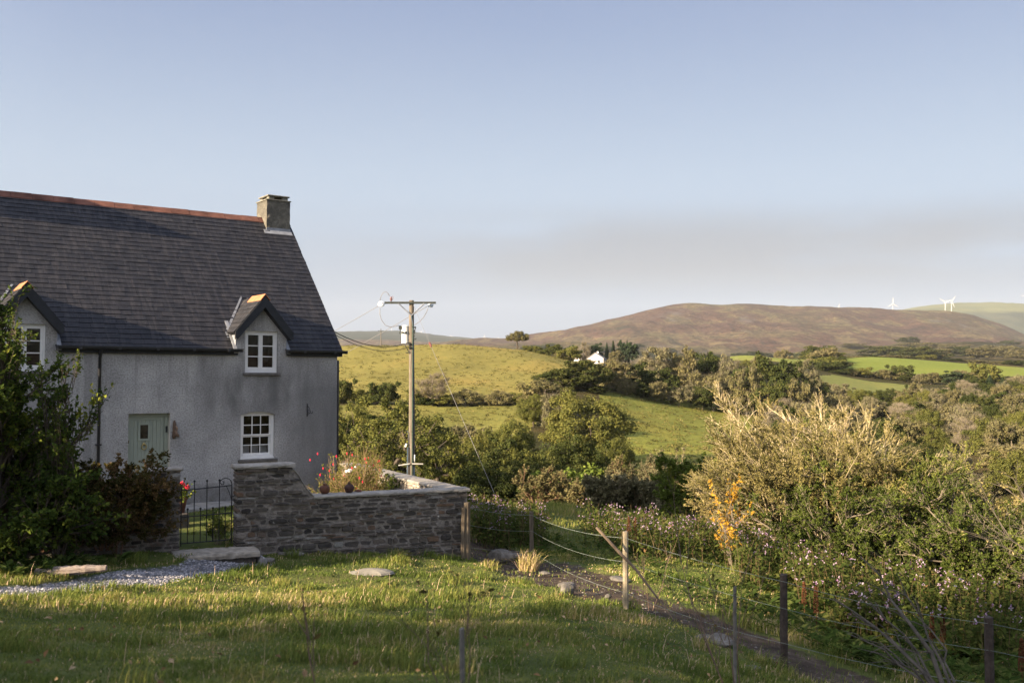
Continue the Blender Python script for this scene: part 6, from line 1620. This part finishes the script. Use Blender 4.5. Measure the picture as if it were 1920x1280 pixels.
# fallen dead branches at the lower right
fb = thing('dead_branch', 'fallen grey dead branch spreading bare limbs over the track at the lower right', 'branch', at(1800, 9.6))
B0 = np.array(at(1800, 9.6)); g = G(); r = random.Random(12)
for tgt, rad in (((1625, 1050), 0.020), ((1560, 1120), 0.014), ((1600, 1150), 0.013), ((1640, 1140), 0.012), ((1690, 1100), 0.014), ((1590, 1195), 0.011), ((1650, 1215), 0.010), ((1745, 1180), 0.012)):
    e = np.array(WP(*tgt, 10.6)) - B0; s0 = np.array([0, 0, 0.02]); ts = np.linspace(0, 1, 7)
    pts = [s0 + e * t + np.array([r.uniform(-0.05, 0.05), r.uniform(-0.1, 0.1), r.uniform(-0.03, 0.05) + 0.25 * math.sin(math.pi * t) * (0.4 + r.random() * .3)]) * min(1, t * 3) for t in ts]
    g.tube(pts, np.linspace(rad * 1.5, 0.004, 7), 6)
    for _ in range(6):
        i = r.randint(2, 5); q = pts[i] + np.array([r.uniform(-0.4, -0.05), r.uniform(-.15, .15), r.uniform(-0.05, 0.3)]); g.tube([pts[i], (pts[i] + q) / 2 + np.array([0, 0, .03]), q], [0.007, 0.005, 0.002], 4)
g.build('limbs', m_plain('dead_grey_bark', (0.10, 0.085, 0.07), 0.9, 0.3, 10, 0.4), fb)
# bare twigs entering from the right edge
bush('bare_tree', 98, 3.2, 1.6, 4, (6, 6, 5), L_HAW, m_plain('dull_grey_twig', (0.12, 0.10, 0.08), 0.9, 0.3), 0.022, 500, 0.03, 'leafless grey branches reaching in from the right edge', at(2150, 16.0), lean=(-0.5, 0), up=0.15, tilt=0.6)
# weathered log and stones on the grass
g = G(); r = random.Random(2)
V = []; k = 9; n = 14
for i in range(n + 1):
    f = i / n; rad = 0.085 * (0.55 + 0.6 * math.sin(math.pi * min(1, f * 0.8 + 0.18)) ) * r.uniform(0.9, 1.1)
    for q in range(k): a = 2 * math.pi * q / k; V.append((-0.5 + 1.0 * f, rad * math.cos(a) * r.uniform(0.85, 1.1), 0.05 + 0.05 * f + rad * 0.8 * math.sin(a) * r.uniform(0.85, 1.1)))
i = np.arange(k); j = (i + 1) % k
g.add(V, np.concatenate([np.stack([i + q * k, i + (q + 1) * k, j + (q + 1) * k, j + q * k], 1) for q in range(n)]))
for F_ in (np.arange(k), np.arange(n * k, (n + 1) * k)[::-1]): g.L.append(F_); g.S.append(np.array([k])); g.MI.append(np.array([0]))
mw = NM('weathered_log'); mw.bsdf(mw.ramp(mw.noise(9, 6, 0.7, stretch=(0.4, 3, 3)), [(0.3, (0.12, 0.09, 0.07)), (0.55, (0.30, 0.25, 0.215)), (0.75, (0.46, 0.41, 0.37))]), 0.95, mw.bump(mw.noise(20, 5, 0.7, stretch=(0.3, 3, 3)), 0.8, 0.02), 0, 0.1)
simple('log', 'weathered grey log lying on the grass bank below the left wall', 'log', g, mw.m, at(140, 14.9, 0.03), rz=0.12)
M_ROCK = NM('field_stone')
_c = M_ROCK.ramp(M_ROCK.noise(7, 6, 0.7), [(0.3, (0.08, 0.072, 0.062)), (0.55, (0.165, 0.15, 0.13)), (0.75, (0.27, 0.25, 0.225))]); M_ROCK = M_ROCK.bsdf(_c, 0.95, M_ROCK.bump(M_ROCK.noise(24, 5, 0.7), 0.7, 0.02), 0, 0.15)
def rock(px, d, size, label, seed, name='rock', mat=None, flat=0.6, group=None, up=0.0, rz=0.0):
    r = np.random.default_rng(seed); bm = []
    n1, n2 = 12, 8; V = []
    pl = r.normal(size=(9, 3)); pl /= np.linalg.norm(pl, axis=1)[:, None]; pd_ = r.uniform(0.62, 0.95, 9)
    for i in range(n2 + 1):
        for j in range(n1):
            th = math.pi * i / n2; ph = 2 * math.pi * j / n1; dv = np.array([math.sin(th) * math.cos(ph), math.sin(th) * math.sin(ph), math.cos(th)])
            rad = min([1.0] + [pd_[k] / (dv @ pl[k]) for k in range(9) if dv @ pl[k] > 0.05]); V.append(dv * rad * np.array([size[0], size[1], size[2]]) / 2)
    F_ = [(i * n1 + j, (i + 1) * n1 + j, (i + 1) * n1 + (j + 1) % n1, i * n1 + (j + 1) % n1) for i in range(n2) for j in range(n1)]
    g = G(); g.add(V, F_); return simple(name, label, 'rock', g, mat or M_ROCK, at(px, d, size[2] * 0.18 + up), group, rz)
rock(45, 15.1, (0.18, 0.14, 0.30), 'small upright stone in the grass at the far left', 1)
rock(628, 19.6, (0.13, 0.08, 0.30), 'small white upright stone at the foot of the garden wall', 2, mat=m_plain('white_stone', (0.5, 0.48, 0.45), 0.9, 0.15, 8))
rock(505, 18.3, (0.34, 0.16, 0.12), 'small brown stone by the foot of the gate pillar', 3)
rock(548, 18.9, (0.55, 0.25, 0.10), 'flat dark stone at the foot of the garden wall', 4)
rock(698, 16.9, (0.80, 0.5, 0.16), 'pale grey flat slab lying in the lawn before the garden wall', 5, mat=m_plain('pale_slab', (0.20, 0.185, 0.155), 0.95, 0.2, 8, 0.5))
rock(940, 21.2, (0.62, 0.45, 0.34), 'mossy boulder beside the second fence post', 6)
for i, (px, d, s_, lb) in enumerate(((1064, 17.6, (0.42, 0.3, 0.14), 'flat pale stone in the muddy track'), (1063, 16.6, (0.40, 0.3, 0.20), 'rounded grey stone on the near edge of the muddy track'), (968, 23.0, (0.4, 0.3, 0.16), 'small stone at the upper end of the track'),
                       (1139, 16.0, (0.14, 0.1, 0.1), 'tiny pale stone in the track near the sunlit post'), (1345, 13.2, (0.46, 0.3, 0.20), 'sunlit block of stone beside the track behind the bare sapling'), (1317, 13.4, (0.3, 0.2, 0.08), 'flat sunlit stone left of the sunlit block'),
                       (1676, 9.6, (0.26, 0.2, 0.13), 'pale rounded stone in the track at the lower right'), (1654, 9.25, (0.22, 0.16, 0.10), 'darker flat stone beside the pale rounded one at the lower right'), (1508, 11.2, (0.2, 0.16, 0.10), 'small stone in the track beside the dark fence post'),
                       (1160, 19.0, (0.5, 0.35, 0.10), 'low flat rock across the middle of the track'), (1405, 11.8, (0.3, 0.22, 0.08), 'embedded flat rock in the track below the sapling'), (1790, 11.0, (0.3, 0.25, 0.12), 'grey stone near the right-hand fence post'),
                       (1020, 19.6, (0.28, 0.2, 0.08), 'small flat stone in the track left of the pale stone'))):
    rock(px, d, s_, lb, 20 + i, rz=i * 1.3)
# ------------------------------------------------------------------ grass, weeds and flowers (stuff)
rg = np.random.default_rng(99)
def blades(n, X, Y, h, w, v, lean=0.35, Z=None):
    """curved blades as quad + triangle; returns V, quads, tris"""
    Z = terr(X, Y) if Z is None else Z
    a = rg.uniform(0, 2 * math.pi, n); ln = np.abs(rg.normal(0.0, lean, n)) + 0.08
    dx, dy = np.cos(a) * ln + 0.12, np.sin(a) * ln - 0.05
    pa = a + math.pi / 2 + rg.normal(0, 0.5, n); wx, wy = np.cos(pa) * w / 2, np.sin(pa) * w / 2
    B = np.stack([X, Y, Z - 0.01], 1); M_ = B + np.stack([dx * h * 0.4, dy * h * 0.4, h * 0.6], 1); Tp = B + np.stack([dx * h * 1.15, dy * h * 1.15, h * (1 - 0.25 * ln)], 1)
    W_ = np.stack([wx, wy, wx * 0], 1)
    V = np.stack([B - W_, B + W_, M_ + W_ * 0.8, M_ - W_ * 0.8, Tp], 1).reshape(-1, 3)
    i = np.arange(n)[:, None] * 5
    return V, i + np.array([[0, 1, 2, 3]]), i + np.array([[3, 2, 4]]), np.repeat(v, 5)
def add_blades(g, *a, **k):
    V, Qd, Tr, v = blades(*a, **k); n0 = g.n; g.add(V, Qd, v)
    g.L.append((Tr + n0).ravel()); g.S.append(np.full(len(Tr), 3)); g.MI.append(np.zeros(len(Tr), int))
def house_local(x, y):
    c, s = math.cos(RZH), math.sin(RZH); dx, dy = x - HC[0], y - HC[1]; return dx * c + dy * s, -dx * s + dy * c
def wall_local(x, y):
    c, s = math.cos(RZW), math.sin(RZW); dx, dy = x - WA[0], y - WA[1]; return dx * c + dy * s, -dx * s + dy * c
def mask_ok(x, y):
    ok = (path_d(x, y) > 0.02)
    t = track_d(x, y); ok &= (t > 0.08) | (rg.random(len(x)) < 0.06)
    s, w = house_local(x, y); ok &= ~((w > -1.15) & (s < 0.1) & (w < 8))
    lx, ly = wall_local(x, y); ok &= ~((ly > -0.02) & (ly < 0.45) & (lx < 0.02)); ok &= ~((lx > -5.85) & (lx < -4.25) & (ly > -0.5) & (ly < 0.5))
    ok &= ~((lx > -5.6) & (lx < -4.75) & (ly > 0.3) & (ly < 6.0) & (noise2(x * 2, y * 2, 4) > 0.25))
    return ok
def sample(n, d0, d1, pw, px0=-110, px1=2030):
    u = rg.random(n); p = 2 + pw
    d = (d0 ** p + u * (d1 ** p - d0 ** p)) ** (1 / p) if abs(p) > 1e-6 else d0 * (d1 / d0) ** u
    px = rg.uniform(px0, px1, n); x = (px - 960) / F * d; ok = mask_ok(x, d); return x[ok], d[ok]
L_GRASS = m_leaf('grass_blades', [(0.0, (0.080, 0.115, 0.026)), (0.35, (0.152, 0.192, 0.045)), (0.62, (0.269, 0.255, 0.068)), (0.82, (0.466, 0.358, 0.160)), (1.0, (0.756, 0.537, 0.412))], 0.18, 0.0)
x, y = sample(380000, 4.3, 25, -1.0)
ln = fbm(x * 0.7, y * 0.7, 3, 31); ln2 = fbm(x * 2.6, y * 2.6, 3, 35)
s_, w_ = wall_local(x, y)
h = (0.026 + 0.085 * sstep(0.50, 0.74, ln) + 0.035 * sstep(0.5, 0.75, ln2)) * rg.uniform(0.6, 1.35, len(x))
straw = sstep(0.50, 0.68, fbm(x * 1.5, y * 1.5, 3, 47)); v = np.clip(0.06 + 0.72 * (fbm(x * 0.6, y * 0.6, 4, 41) - 0.25) + 0.18 * straw + 0.25 * (ln - 0.45) + rg.normal(0, 0.17, len(x)), 0, 0.92); v[rg.random(len(x)) < 0.03 + 0.07 * straw] = 0.93
g = G(); add_blades(g, len(x), x, y, h, 0.0022 + 0.00052 * y, v)
# farther slope beyond the fence
x, y = sample(60000, 24, 46, -1.0, 560, 2030)
s, w = house_local(x, y)
h = (0.12 + 0.25 * sstep(0.45, 0.7, fbm(x * 0.5, y * 0.5, 3, 31))) * rg.uniform(0.6, 1.3, len(x)); add_blades(g, len(x), x, y, h * 0.7, 0.02 + 0 * x, np.clip(0.2 + 0.6 * (fbm(x * 0.5, y * 0.5, 3, 71) - 0.2) + rg.normal(0, 0.14, len(x)), 0, 1))
# tussocks
tx, ty = sample(230, 5, 23, -0.3); k = 90
X = np.repeat(tx, k) + rg.normal(0, 0.09, len(tx) * k); Y = np.repeat(ty, k) + rg.normal(0, 0.09, len(tx) * k)
tv = np.repeat(rg.choice([0.25, 0.35, 0.45, 0.62], len(tx)), k); th_ = np.repeat(rg.uniform(0.10, 0.24, len(tx)), k)
add_blades(g, len(X), X, Y, th_ * rg.uniform(0.5, 1.2, len(X)), 0.003 + 0.0004 * Y, np.clip(tv + rg.normal(0, 0.12, len(X)), 0, 1), lean=0.6)
# small daisies of dry seed stalks
x, y = sample(320, 5, 22, -0.5); add_blades(g, len(x), x, y, rg.uniform(0.15, 0.34, len(x)), 0.003 + 0.0002 * y, np.clip(rg.normal(0.93, 0.05, len(x)), 0, 1), lean=0.2)
o = g.build('grass', L_GRASS); o['kind'] = 'stuff'; o['label'] = 'lush green grass of the foreground lawn and bank, straw-coloured in places'; 
# dead leaves blown over the lawn
x, y = sample(900, 5, 22, -0.2); n = len(x); s_ = rg.uniform(0.015, 0.035, n)
g = G(); g.leaves(np.stack([x, y, terr(x, y) + rg.uniform(0.02, 0.08, n)], 1), rg.normal(size=(n, 3)) * 0.5 + np.array([0, -0.3, 1]), s_, s_ * 0.6, rg.random(n), rng=rg, bend=0.3)
o = g.build('fallen_leaves', m_leaf('dead_leaves', [(0.0, (0.10, 0.055, 0.03)), (0.5, (0.24, 0.15, 0.08)), (1.0, (0.42, 0.32, 0.20))], 0.2, 0.0)); o['kind'] = 'stuff'; o['label'] = 'brown fallen leaves scattered over the lawn'
# small stones bedded in the mud of the track
n = 13000; x = rg.uniform(-3, 9, n); y = rg.uniform(8, 25, n); ok = (track_d(x, y) < -0.05) & (noise2(x * 2.2, y * 2.2, 8) > 0.35); x, y = x[ok], y[ok]; n = len(x)
s_ = 0.008 + 0.030 * rg.random(n) ** 4; z = terr(x, y) - 0.07 * (1 - sstep(-0.3, 0.4, track_d(x, y)))
O = np.array([(1, 0, 0), (0, 1, 0), (-1, 0, 0), (0, -1, 0), (0, 0, 0.5), (0.7, 0.7, 0.3), (-0.7, 0.6, 0.3)], float)
V = np.stack([x, y, z], 1)[:, None, :] + O[None] * s_[:, None, None] * rg.uniform(0.6, 1.4, (n, 1, 3)) * rg.uniform(0.8, 1.2, (n, 7, 3))
T_ = np.array([(0, 5, 4), (5, 1, 4), (0, 1, 5), (1, 6, 4), (6, 2, 4), (1, 2, 6), (2, 3, 4), (3, 0, 4)])
g = G(); g.add(V.reshape(-1, 3), (T_[None] + (np.arange(n) * 7)[:, None, None]).reshape(-1, 3), np.repeat(rg.random(n), 7))
mg = NM('track_grit'); mg.bsdf(mg.ramp(mg.attr('v'), [(0.0, (0.05, 0.038, 0.028)), (0.6, (0.095, 0.075, 0.058)), (1.0, (0.22, 0.20, 0.175))]), 0.9)
o = g.build('track_stones', mg.m); o['kind'] = 'stuff'; o['label'] = 'small stones bedded in the muddy track'
# pebbles of the gravel path
n = 60000; x = rg.uniform(-13, -4.2, n); y = rg.uniform(7.5, 18.6, n); pd_ = path_d(x, y); lx, ly = wall_local(x, y); ok = (pd_ < 0.03) & (np.abs(x / y) < 0.58) & (ly < -0.42); x, y = x[ok], y[ok]; n = len(x)
z = terr(x, y) - 0.05 * (1 - sstep(-0.1, 0.25, path_d(x, y))); s_ = rg.uniform(0.008, 0.022, n)
O = np.array([(1, 0, 0), (0, 1, 0), (-1, 0, 0), (0, -1, 0), (0, 0, 0.75), (0.7, 0.7, 0.45), (-0.7, 0.6, 0.4)], float)
V = np.stack([x, y, z], 1)[:, None, :] + O[None] * s_[:, None, None] * rg.uniform(0.6, 1.4, (n, 1, 3)) * rg.uniform(0.8, 1.2, (n, 7, 3))
T_ = np.array([(0, 5, 4), (5, 1, 4), (0, 1, 5), (1, 6, 4), (6, 2, 4), (1, 2, 6), (2, 3, 4), (3, 0, 4)])
g = G(); g.add(V.reshape(-1, 3), (T_[None] + (np.arange(n) * 7)[:, None, None]).reshape(-1, 3), np.repeat(rg.random(n), 7))
mg = NM('gravel_pebbles'); mg.bsdf(mg.ramp(mg.attr('v'), [(0.0, (0.10, 0.10, 0.11)), (0.5, (0.24, 0.235, 0.25)), (0.85, (0.38, 0.36, 0.37)), (1.0, (0.5, 0.47, 0.45))]), 0.9)
o = g.build('gravel', mg.m); o['kind'] = 'stuff'; o['label'] = 'loose grey gravel of the path to the gate'
# the bleached tuft by the second post
X0 = at(990, 20.3); n = 260; a = rg.uniform(0, 6.28, n); q = rg.random(n) ** 0.5 * 0.20
g = G(); add_blades(g, n, np.cos(a) * q, np.sin(a) * q, rg.uniform(0.15, 0.5, n), np.full(n, 0.009), np.clip(rg.normal(0.78, 0.14, n), 0, 1), lean=0.5, Z=np.zeros(n))
simple('grass_tuft', 'tall bleached straw grass tuft in front of the second fence post', 'grass tuft', g, L_GRASS, X0)
# broad-leaved docks and ground cover
L_DOCK = m_leaf('broad_leaves', [(0.0, (0.033, 0.060, 0.013)), (0.5, (0.081, 0.119, 0.029)), (0.85, (0.162, 0.170, 0.052)), (1.0, (0.285, 0.204, 0.104))], 0.45, 0.0)
pts = []
for n, (a, b), (c, d) in ((450, (1480, 2000), (13.6, 19)), (160, (1180, 1500), (15, 20)), (200, (880, 1300), (20, 27)), (180, (1450, 2000), (12.5, 14)), (200, (-60, 300), (14.2, 16.6)), (300, (1400, 2000), (18, 24))):
    px = rg.uniform(a, b, n); dd = rg.uniform(c, d, n); x = (px - 960) / F * dd; ok = (track_d(x, dd) > 0.15) & (path_d(x, dd) > 0.2); pts.append(np.stack([x[ok], dd[ok]], 1))
pts = np.concatenate(pts); k = 7; m = len(pts) * k
C = np.repeat(pts, k, 0); a = rg.uniform(0, 6.28, m); Lf = rg.uniform(0.035, 0.10, m) * np.repeat(rg.uniform(0.6, 1.5, len(pts)), k)
z = np.repeat(terr(pts[:, 0], pts[:, 1]), k) + rg.uniform(0.04, 0.20, m)
Cc = np.stack([C[:, 0] + np.cos(a) * Lf, C[:, 1] + np.sin(a) * Lf, z], 1); Td = np.stack([np.cos(a), np.sin(a), rg.uniform(-0.3, 0.7, m)], 1)
g = G(); g.leaves(Cc, np.stack([-np.cos(a) * .4, -np.sin(a) * .4, np.ones(m)], 1), Lf, Lf * 0.42, np.clip(rg.normal(0.45, 0.18, m), 0, 1), rng=rg, bend=0.18, T=Td)
o = g.build('ground_cover', L_DOCK); o['kind'] = 'stuff'; o['label'] = 'broad-leaved weeds and docks along the fence and track'
# balsam bank: leafy stems with pink and lilac flowers
def balsam(name, label, spots, seed, hh=(0.55, 1.0), FLR=0.15):
    r = np.random.default_rng(seed); S = np.concatenate([np.stack([(r.uniform(a, b, n) - 960) / F * (dd := r.uniform(c, d, n)), dd], 1) for n, (a, b), (c, d) in spots])
    cl_ = fbm(S[:, 0] * 0.9, S[:, 1] * 0.9, 3, seed + 60); S = S[cl_ > 0.40]
    n = len(S); z = terr(S[:, 0], S[:, 1]); H = r.uniform(*hh, n)
    B = np.stack([S[:, 0], S[:, 1], z - 0.02], 1); Tp = B + np.stack([r.normal(0, 0.12, n), r.normal(0, 0.12, n), H], 1)
    gs = G(); gs.segs(B, Tp, 0.008, 0.004, 3)
    gs2 = G(); kk = 34; idx = np.repeat(np.arange(n), kk); t = r.uniform(0.12, 1.0, n * kk); a = r.uniform(0, 6.28, n * kk); sp = r.uniform(0.03, 0.20, n * kk)
    P = B[idx] + (Tp - B)[idx] * t[:, None] + np.stack([np.cos(a) * sp, np.sin(a) * sp, r.normal(0, 0.03, n * kk)], 1); L_ = r.uniform(0.035, 0.075, n * kk)
    clv = r.normal(0, 0.12, n)
    gs2.leaves(P, np.stack([np.cos(a) * .5, np.sin(a) * .5 - 0.2, np.ones(n * kk)], 1) + r.normal(size=(n * kk, 3)) * .4, L_, L_ * 0.4, np.clip(0.40 + clv[idx] + r.normal(0, 0.14, n * kk), 0, 1), rng=r)
    f = G(); kf = 5; fi = r.choice(n, int(n * FLR), replace=False); idx = np.repeat(fi, kf); m = len(idx)
    a = r.uniform(0, 6.28, m); P = Tp[idx] + np.stack([np.cos(a) * 0.09, np.sin(a) * 0.09 - 0.03, r.uniform(-0.16, 0.05, m)], 1)
    P = np.repeat(P, 3, 0) + r.normal(size=(m * 3, 3)) * 0.012; f.leaves(P, r.normal(size=(m * 3, 3)) + np.array([-.4, -0.6, 0.2]), 0.016, 0.014, np.clip(np.repeat(r.normal(0.5, 0.25, m), 3), 0, 1), rng=r)
    o = gs2.build(name, L_BAL); o['kind'] = 'stuff'; o['label'] = label
    s_ = gs.build('stem', M_STEMG, o); fl = f.build('flowers', L_PINK, o)
    return o
M_STEMG = m_plain('green_red_stem', (0.12, 0.085, 0.04), 0.8, 0.3)
L_BAL = m_leaf('balsam_leaves', [(0.0, (0.03, 0.045, 0.012)), (0.45, (0.07, 0.09, 0.022)), (0.8, (0.14, 0.14, 0.04)), (1.0, (0.26, 0.15, 0.07))], 0.35, 0.0)
L_PINK = m_leaf('balsam_petals', [(0.0, (0.26, 0.12, 0.27)), (0.4, (0.46, 0.31, 0.44)), (1.0, (0.64, 0.54, 0.61))], 0.35, 0.0)
balsam('wildflower_bank', 'band of pink and lilac balsam flowers left of the largest golden bush', [(330, (1095, 1420), (25.5, 30)), (170, (1150, 1480), (22.5, 26))], 3, (0.5, 0.95), 0.38)
balsam('wildflower_bank', 'sparser lilac balsam among dark leaves in the hollow below the golden bushes', [(170, (1380, 1560), (19.5, 23.5)), (380, (1480, 2000), (18, 22))], 7, (0.5, 0.95), 0.16)
balsam('wildflower_clump', 'clump of lilac balsam flowers right of the garden wall corner', [(130, (880, 960), (23.5, 27.5)), (90, (940, 1020), (24.5, 28)), (70, (885, 940), (27, 30))], 4, (0.6, 1.1), 0.28)
balsam('wildflower_clump', 'sunlit mound of pale pink flowers left of the shady hollow', [(75, (1565, 1670), (15.4, 16.6)), (45, (1770, 1900), (15.0, 16.5))], 5, (0.5, 0.95), 0.35)
# rust-red dock seed stems
for i, (px, d, h) in enumerate(((1503, 17.5, 0.6), (1525, 16.3, 0.7), (1740, 15.5, 0.6), (1760, 15.2, 0.65), (1905, 13.4, 0.7), (1190, 23.5, 0.9), (1178, 24.0, 0.9))):
    r = np.random.default_rng(i); n = 420; t = r.random(n); a = r.uniform(0, 6.28, n); q = 0.035 * (1 - t) ** 0.4 + 0.006
    P = np.stack([np.cos(a) * q, np.sin(a) * q, h * (0.38 + 0.62 * t)], 1); g = G()
    g.leaves(P, r.normal(size=(n, 3)), 0.014, 0.010, np.clip(r.normal(0.5, 0.2, n), 0, 1), rng=r); g.segs([(0, 0, -0.02)], [(0.01, 0, h)], 0.006, 0.003, 4)
    if i == 0: L_SEED = m_leaf('dock_seed', [(0.0, (0.07, 0.032, 0.018)), (0.5, (0.15, 0.065, 0.035)), (1.0, (0.26, 0.12, 0.065))], 0.25, 0.0)
    simple('dock_stem', 'rust-red dried dock seed stem standing among the weeds', 'weed', g, L_SEED, at(px, d), 'rust-red dock stems')

# rush tufts dotted over the pastures
def tufts(n, pxr, dr, label):
    r = np.random.default_rng(n); px = r.uniform(*pxr, n * 3); d = np.exp(r.uniform(math.log(dr[0]), math.log(dr[1]), n * 3)); k_ = np.zeros(n * 3, bool)
    for q in (2, 3, 4): k_ |= inpoly(px, d, FIELDS[q])
    px, d = px[k_][:n], d[k_][:n]; x = (px - 960) / F * d; z = terr(x, d); kk = 14; m = len(x) * kk
    s_ = np.repeat(r.uniform(0.10, 0.34, len(x)), kk); P = np.stack([np.repeat(x, kk), np.repeat(d, kk), np.repeat(z, kk)], 1) + r.normal(size=(m, 3)) * s_[:, None] * np.array([1.2, 1.2, 0.35]) + np.stack([s_ * 0, s_ * 0, s_ * 0.5], 1)
    g = G(); g.leaves(P, r.normal(size=(m, 3)) + np.array([0, 0, 0.8]), s_ * 0.55, s_ * 0.3, np.clip(np.repeat(r.normal(0.35, 0.25, len(x)), kk) + r.normal(0, 0.1, m), 0, 1), rng=r)
    o = g.build('rush_tufts', L_RUSH); o['kind'] = 'stuff'; o['label'] = label
L_RUSH = m_leaf('rush_leaves', [(0.0, (0.07, 0.07, 0.025)), (0.5, (0.16, 0.145, 0.045)), (1.0, (0.34, 0.28, 0.11))], 0.3, 0.0)
tufts(3600, (600, 1440), (120, 370), 'tufts of rushes and coarse grass dotted over the pastures')

# ------------------------------------------------------------------ trees outside the frame whose shade falls on the foreground
def off(k, p, q, topz, R, label):
    ex, ey = -SD.x / math.cos(SUN_EL), -SD.y / math.cos(SUN_EL)       # p across the light, q along it
    x = p * -ey + q * ex; y = p * ex + q * ey
    x, y = -(-ey) * 0 + p * ey + q * ex, -p * ex + q * ey
    z = tz(x, y) - 0.3; place(k, x, y, z, max(1.5, topz - z), R, label=label)
for i, (k, p, q, tz_, R) in enumerate((('oak2', -7.2, -13, 7.6, 3.6), ('dark0', -3.0, -13, 7.8, 3.6), ('oak0', 3.0, -14, 7.6, 4.0), ('dark1', 8.6, -13, 7.6, 4.2), ('oak2', 14, -12, 7.6, 4.5),
                                       ('green0', -17.7, -0.5, 0.5, 1.2), ('green0', -19.6, 0.5, 0.6, 1.3), ('dark0', -23.5, 1.5, 1.6, 1.5))):
    off(k, p, q, tz_, R, ['broad', 'tall', 'round', 'dense', 'dark', 'small', 'low', 'leafy'][i] + ' tree standing outside the photograph to the left, shading the ground')
# ------------------------------------------------------------------ air
hm = bpy.data.materials.new('air'); hm.use_nodes = True; hn = hm.node_tree; hn.nodes.clear()
ho = hn.nodes.new('ShaderNodeOutputMaterial'); pv = hn.nodes.new('ShaderNodeVolumePrincipled')
pv.inputs['Color'].default_value = (0.86, 0.92, 0.95, 1); pv.inputs['Density'].default_value = 0.000042; pv.inputs['Anisotropy'].default_value = 0.0
hn.links.new(pv.outputs[0], ho.inputs['Volume'])
g = G(); zmin = float(min(TZ.min(), -60)) - 6; zmax = float(TZ.max()) + 140
g.box(-13200, 13200, -13200, 13200, zmin, zmax)
hz_ = g.build('haze', hm); hz_['kind'] = 'stuff'; hz_['label'] = 'thin pale air haze over the valley and hills'
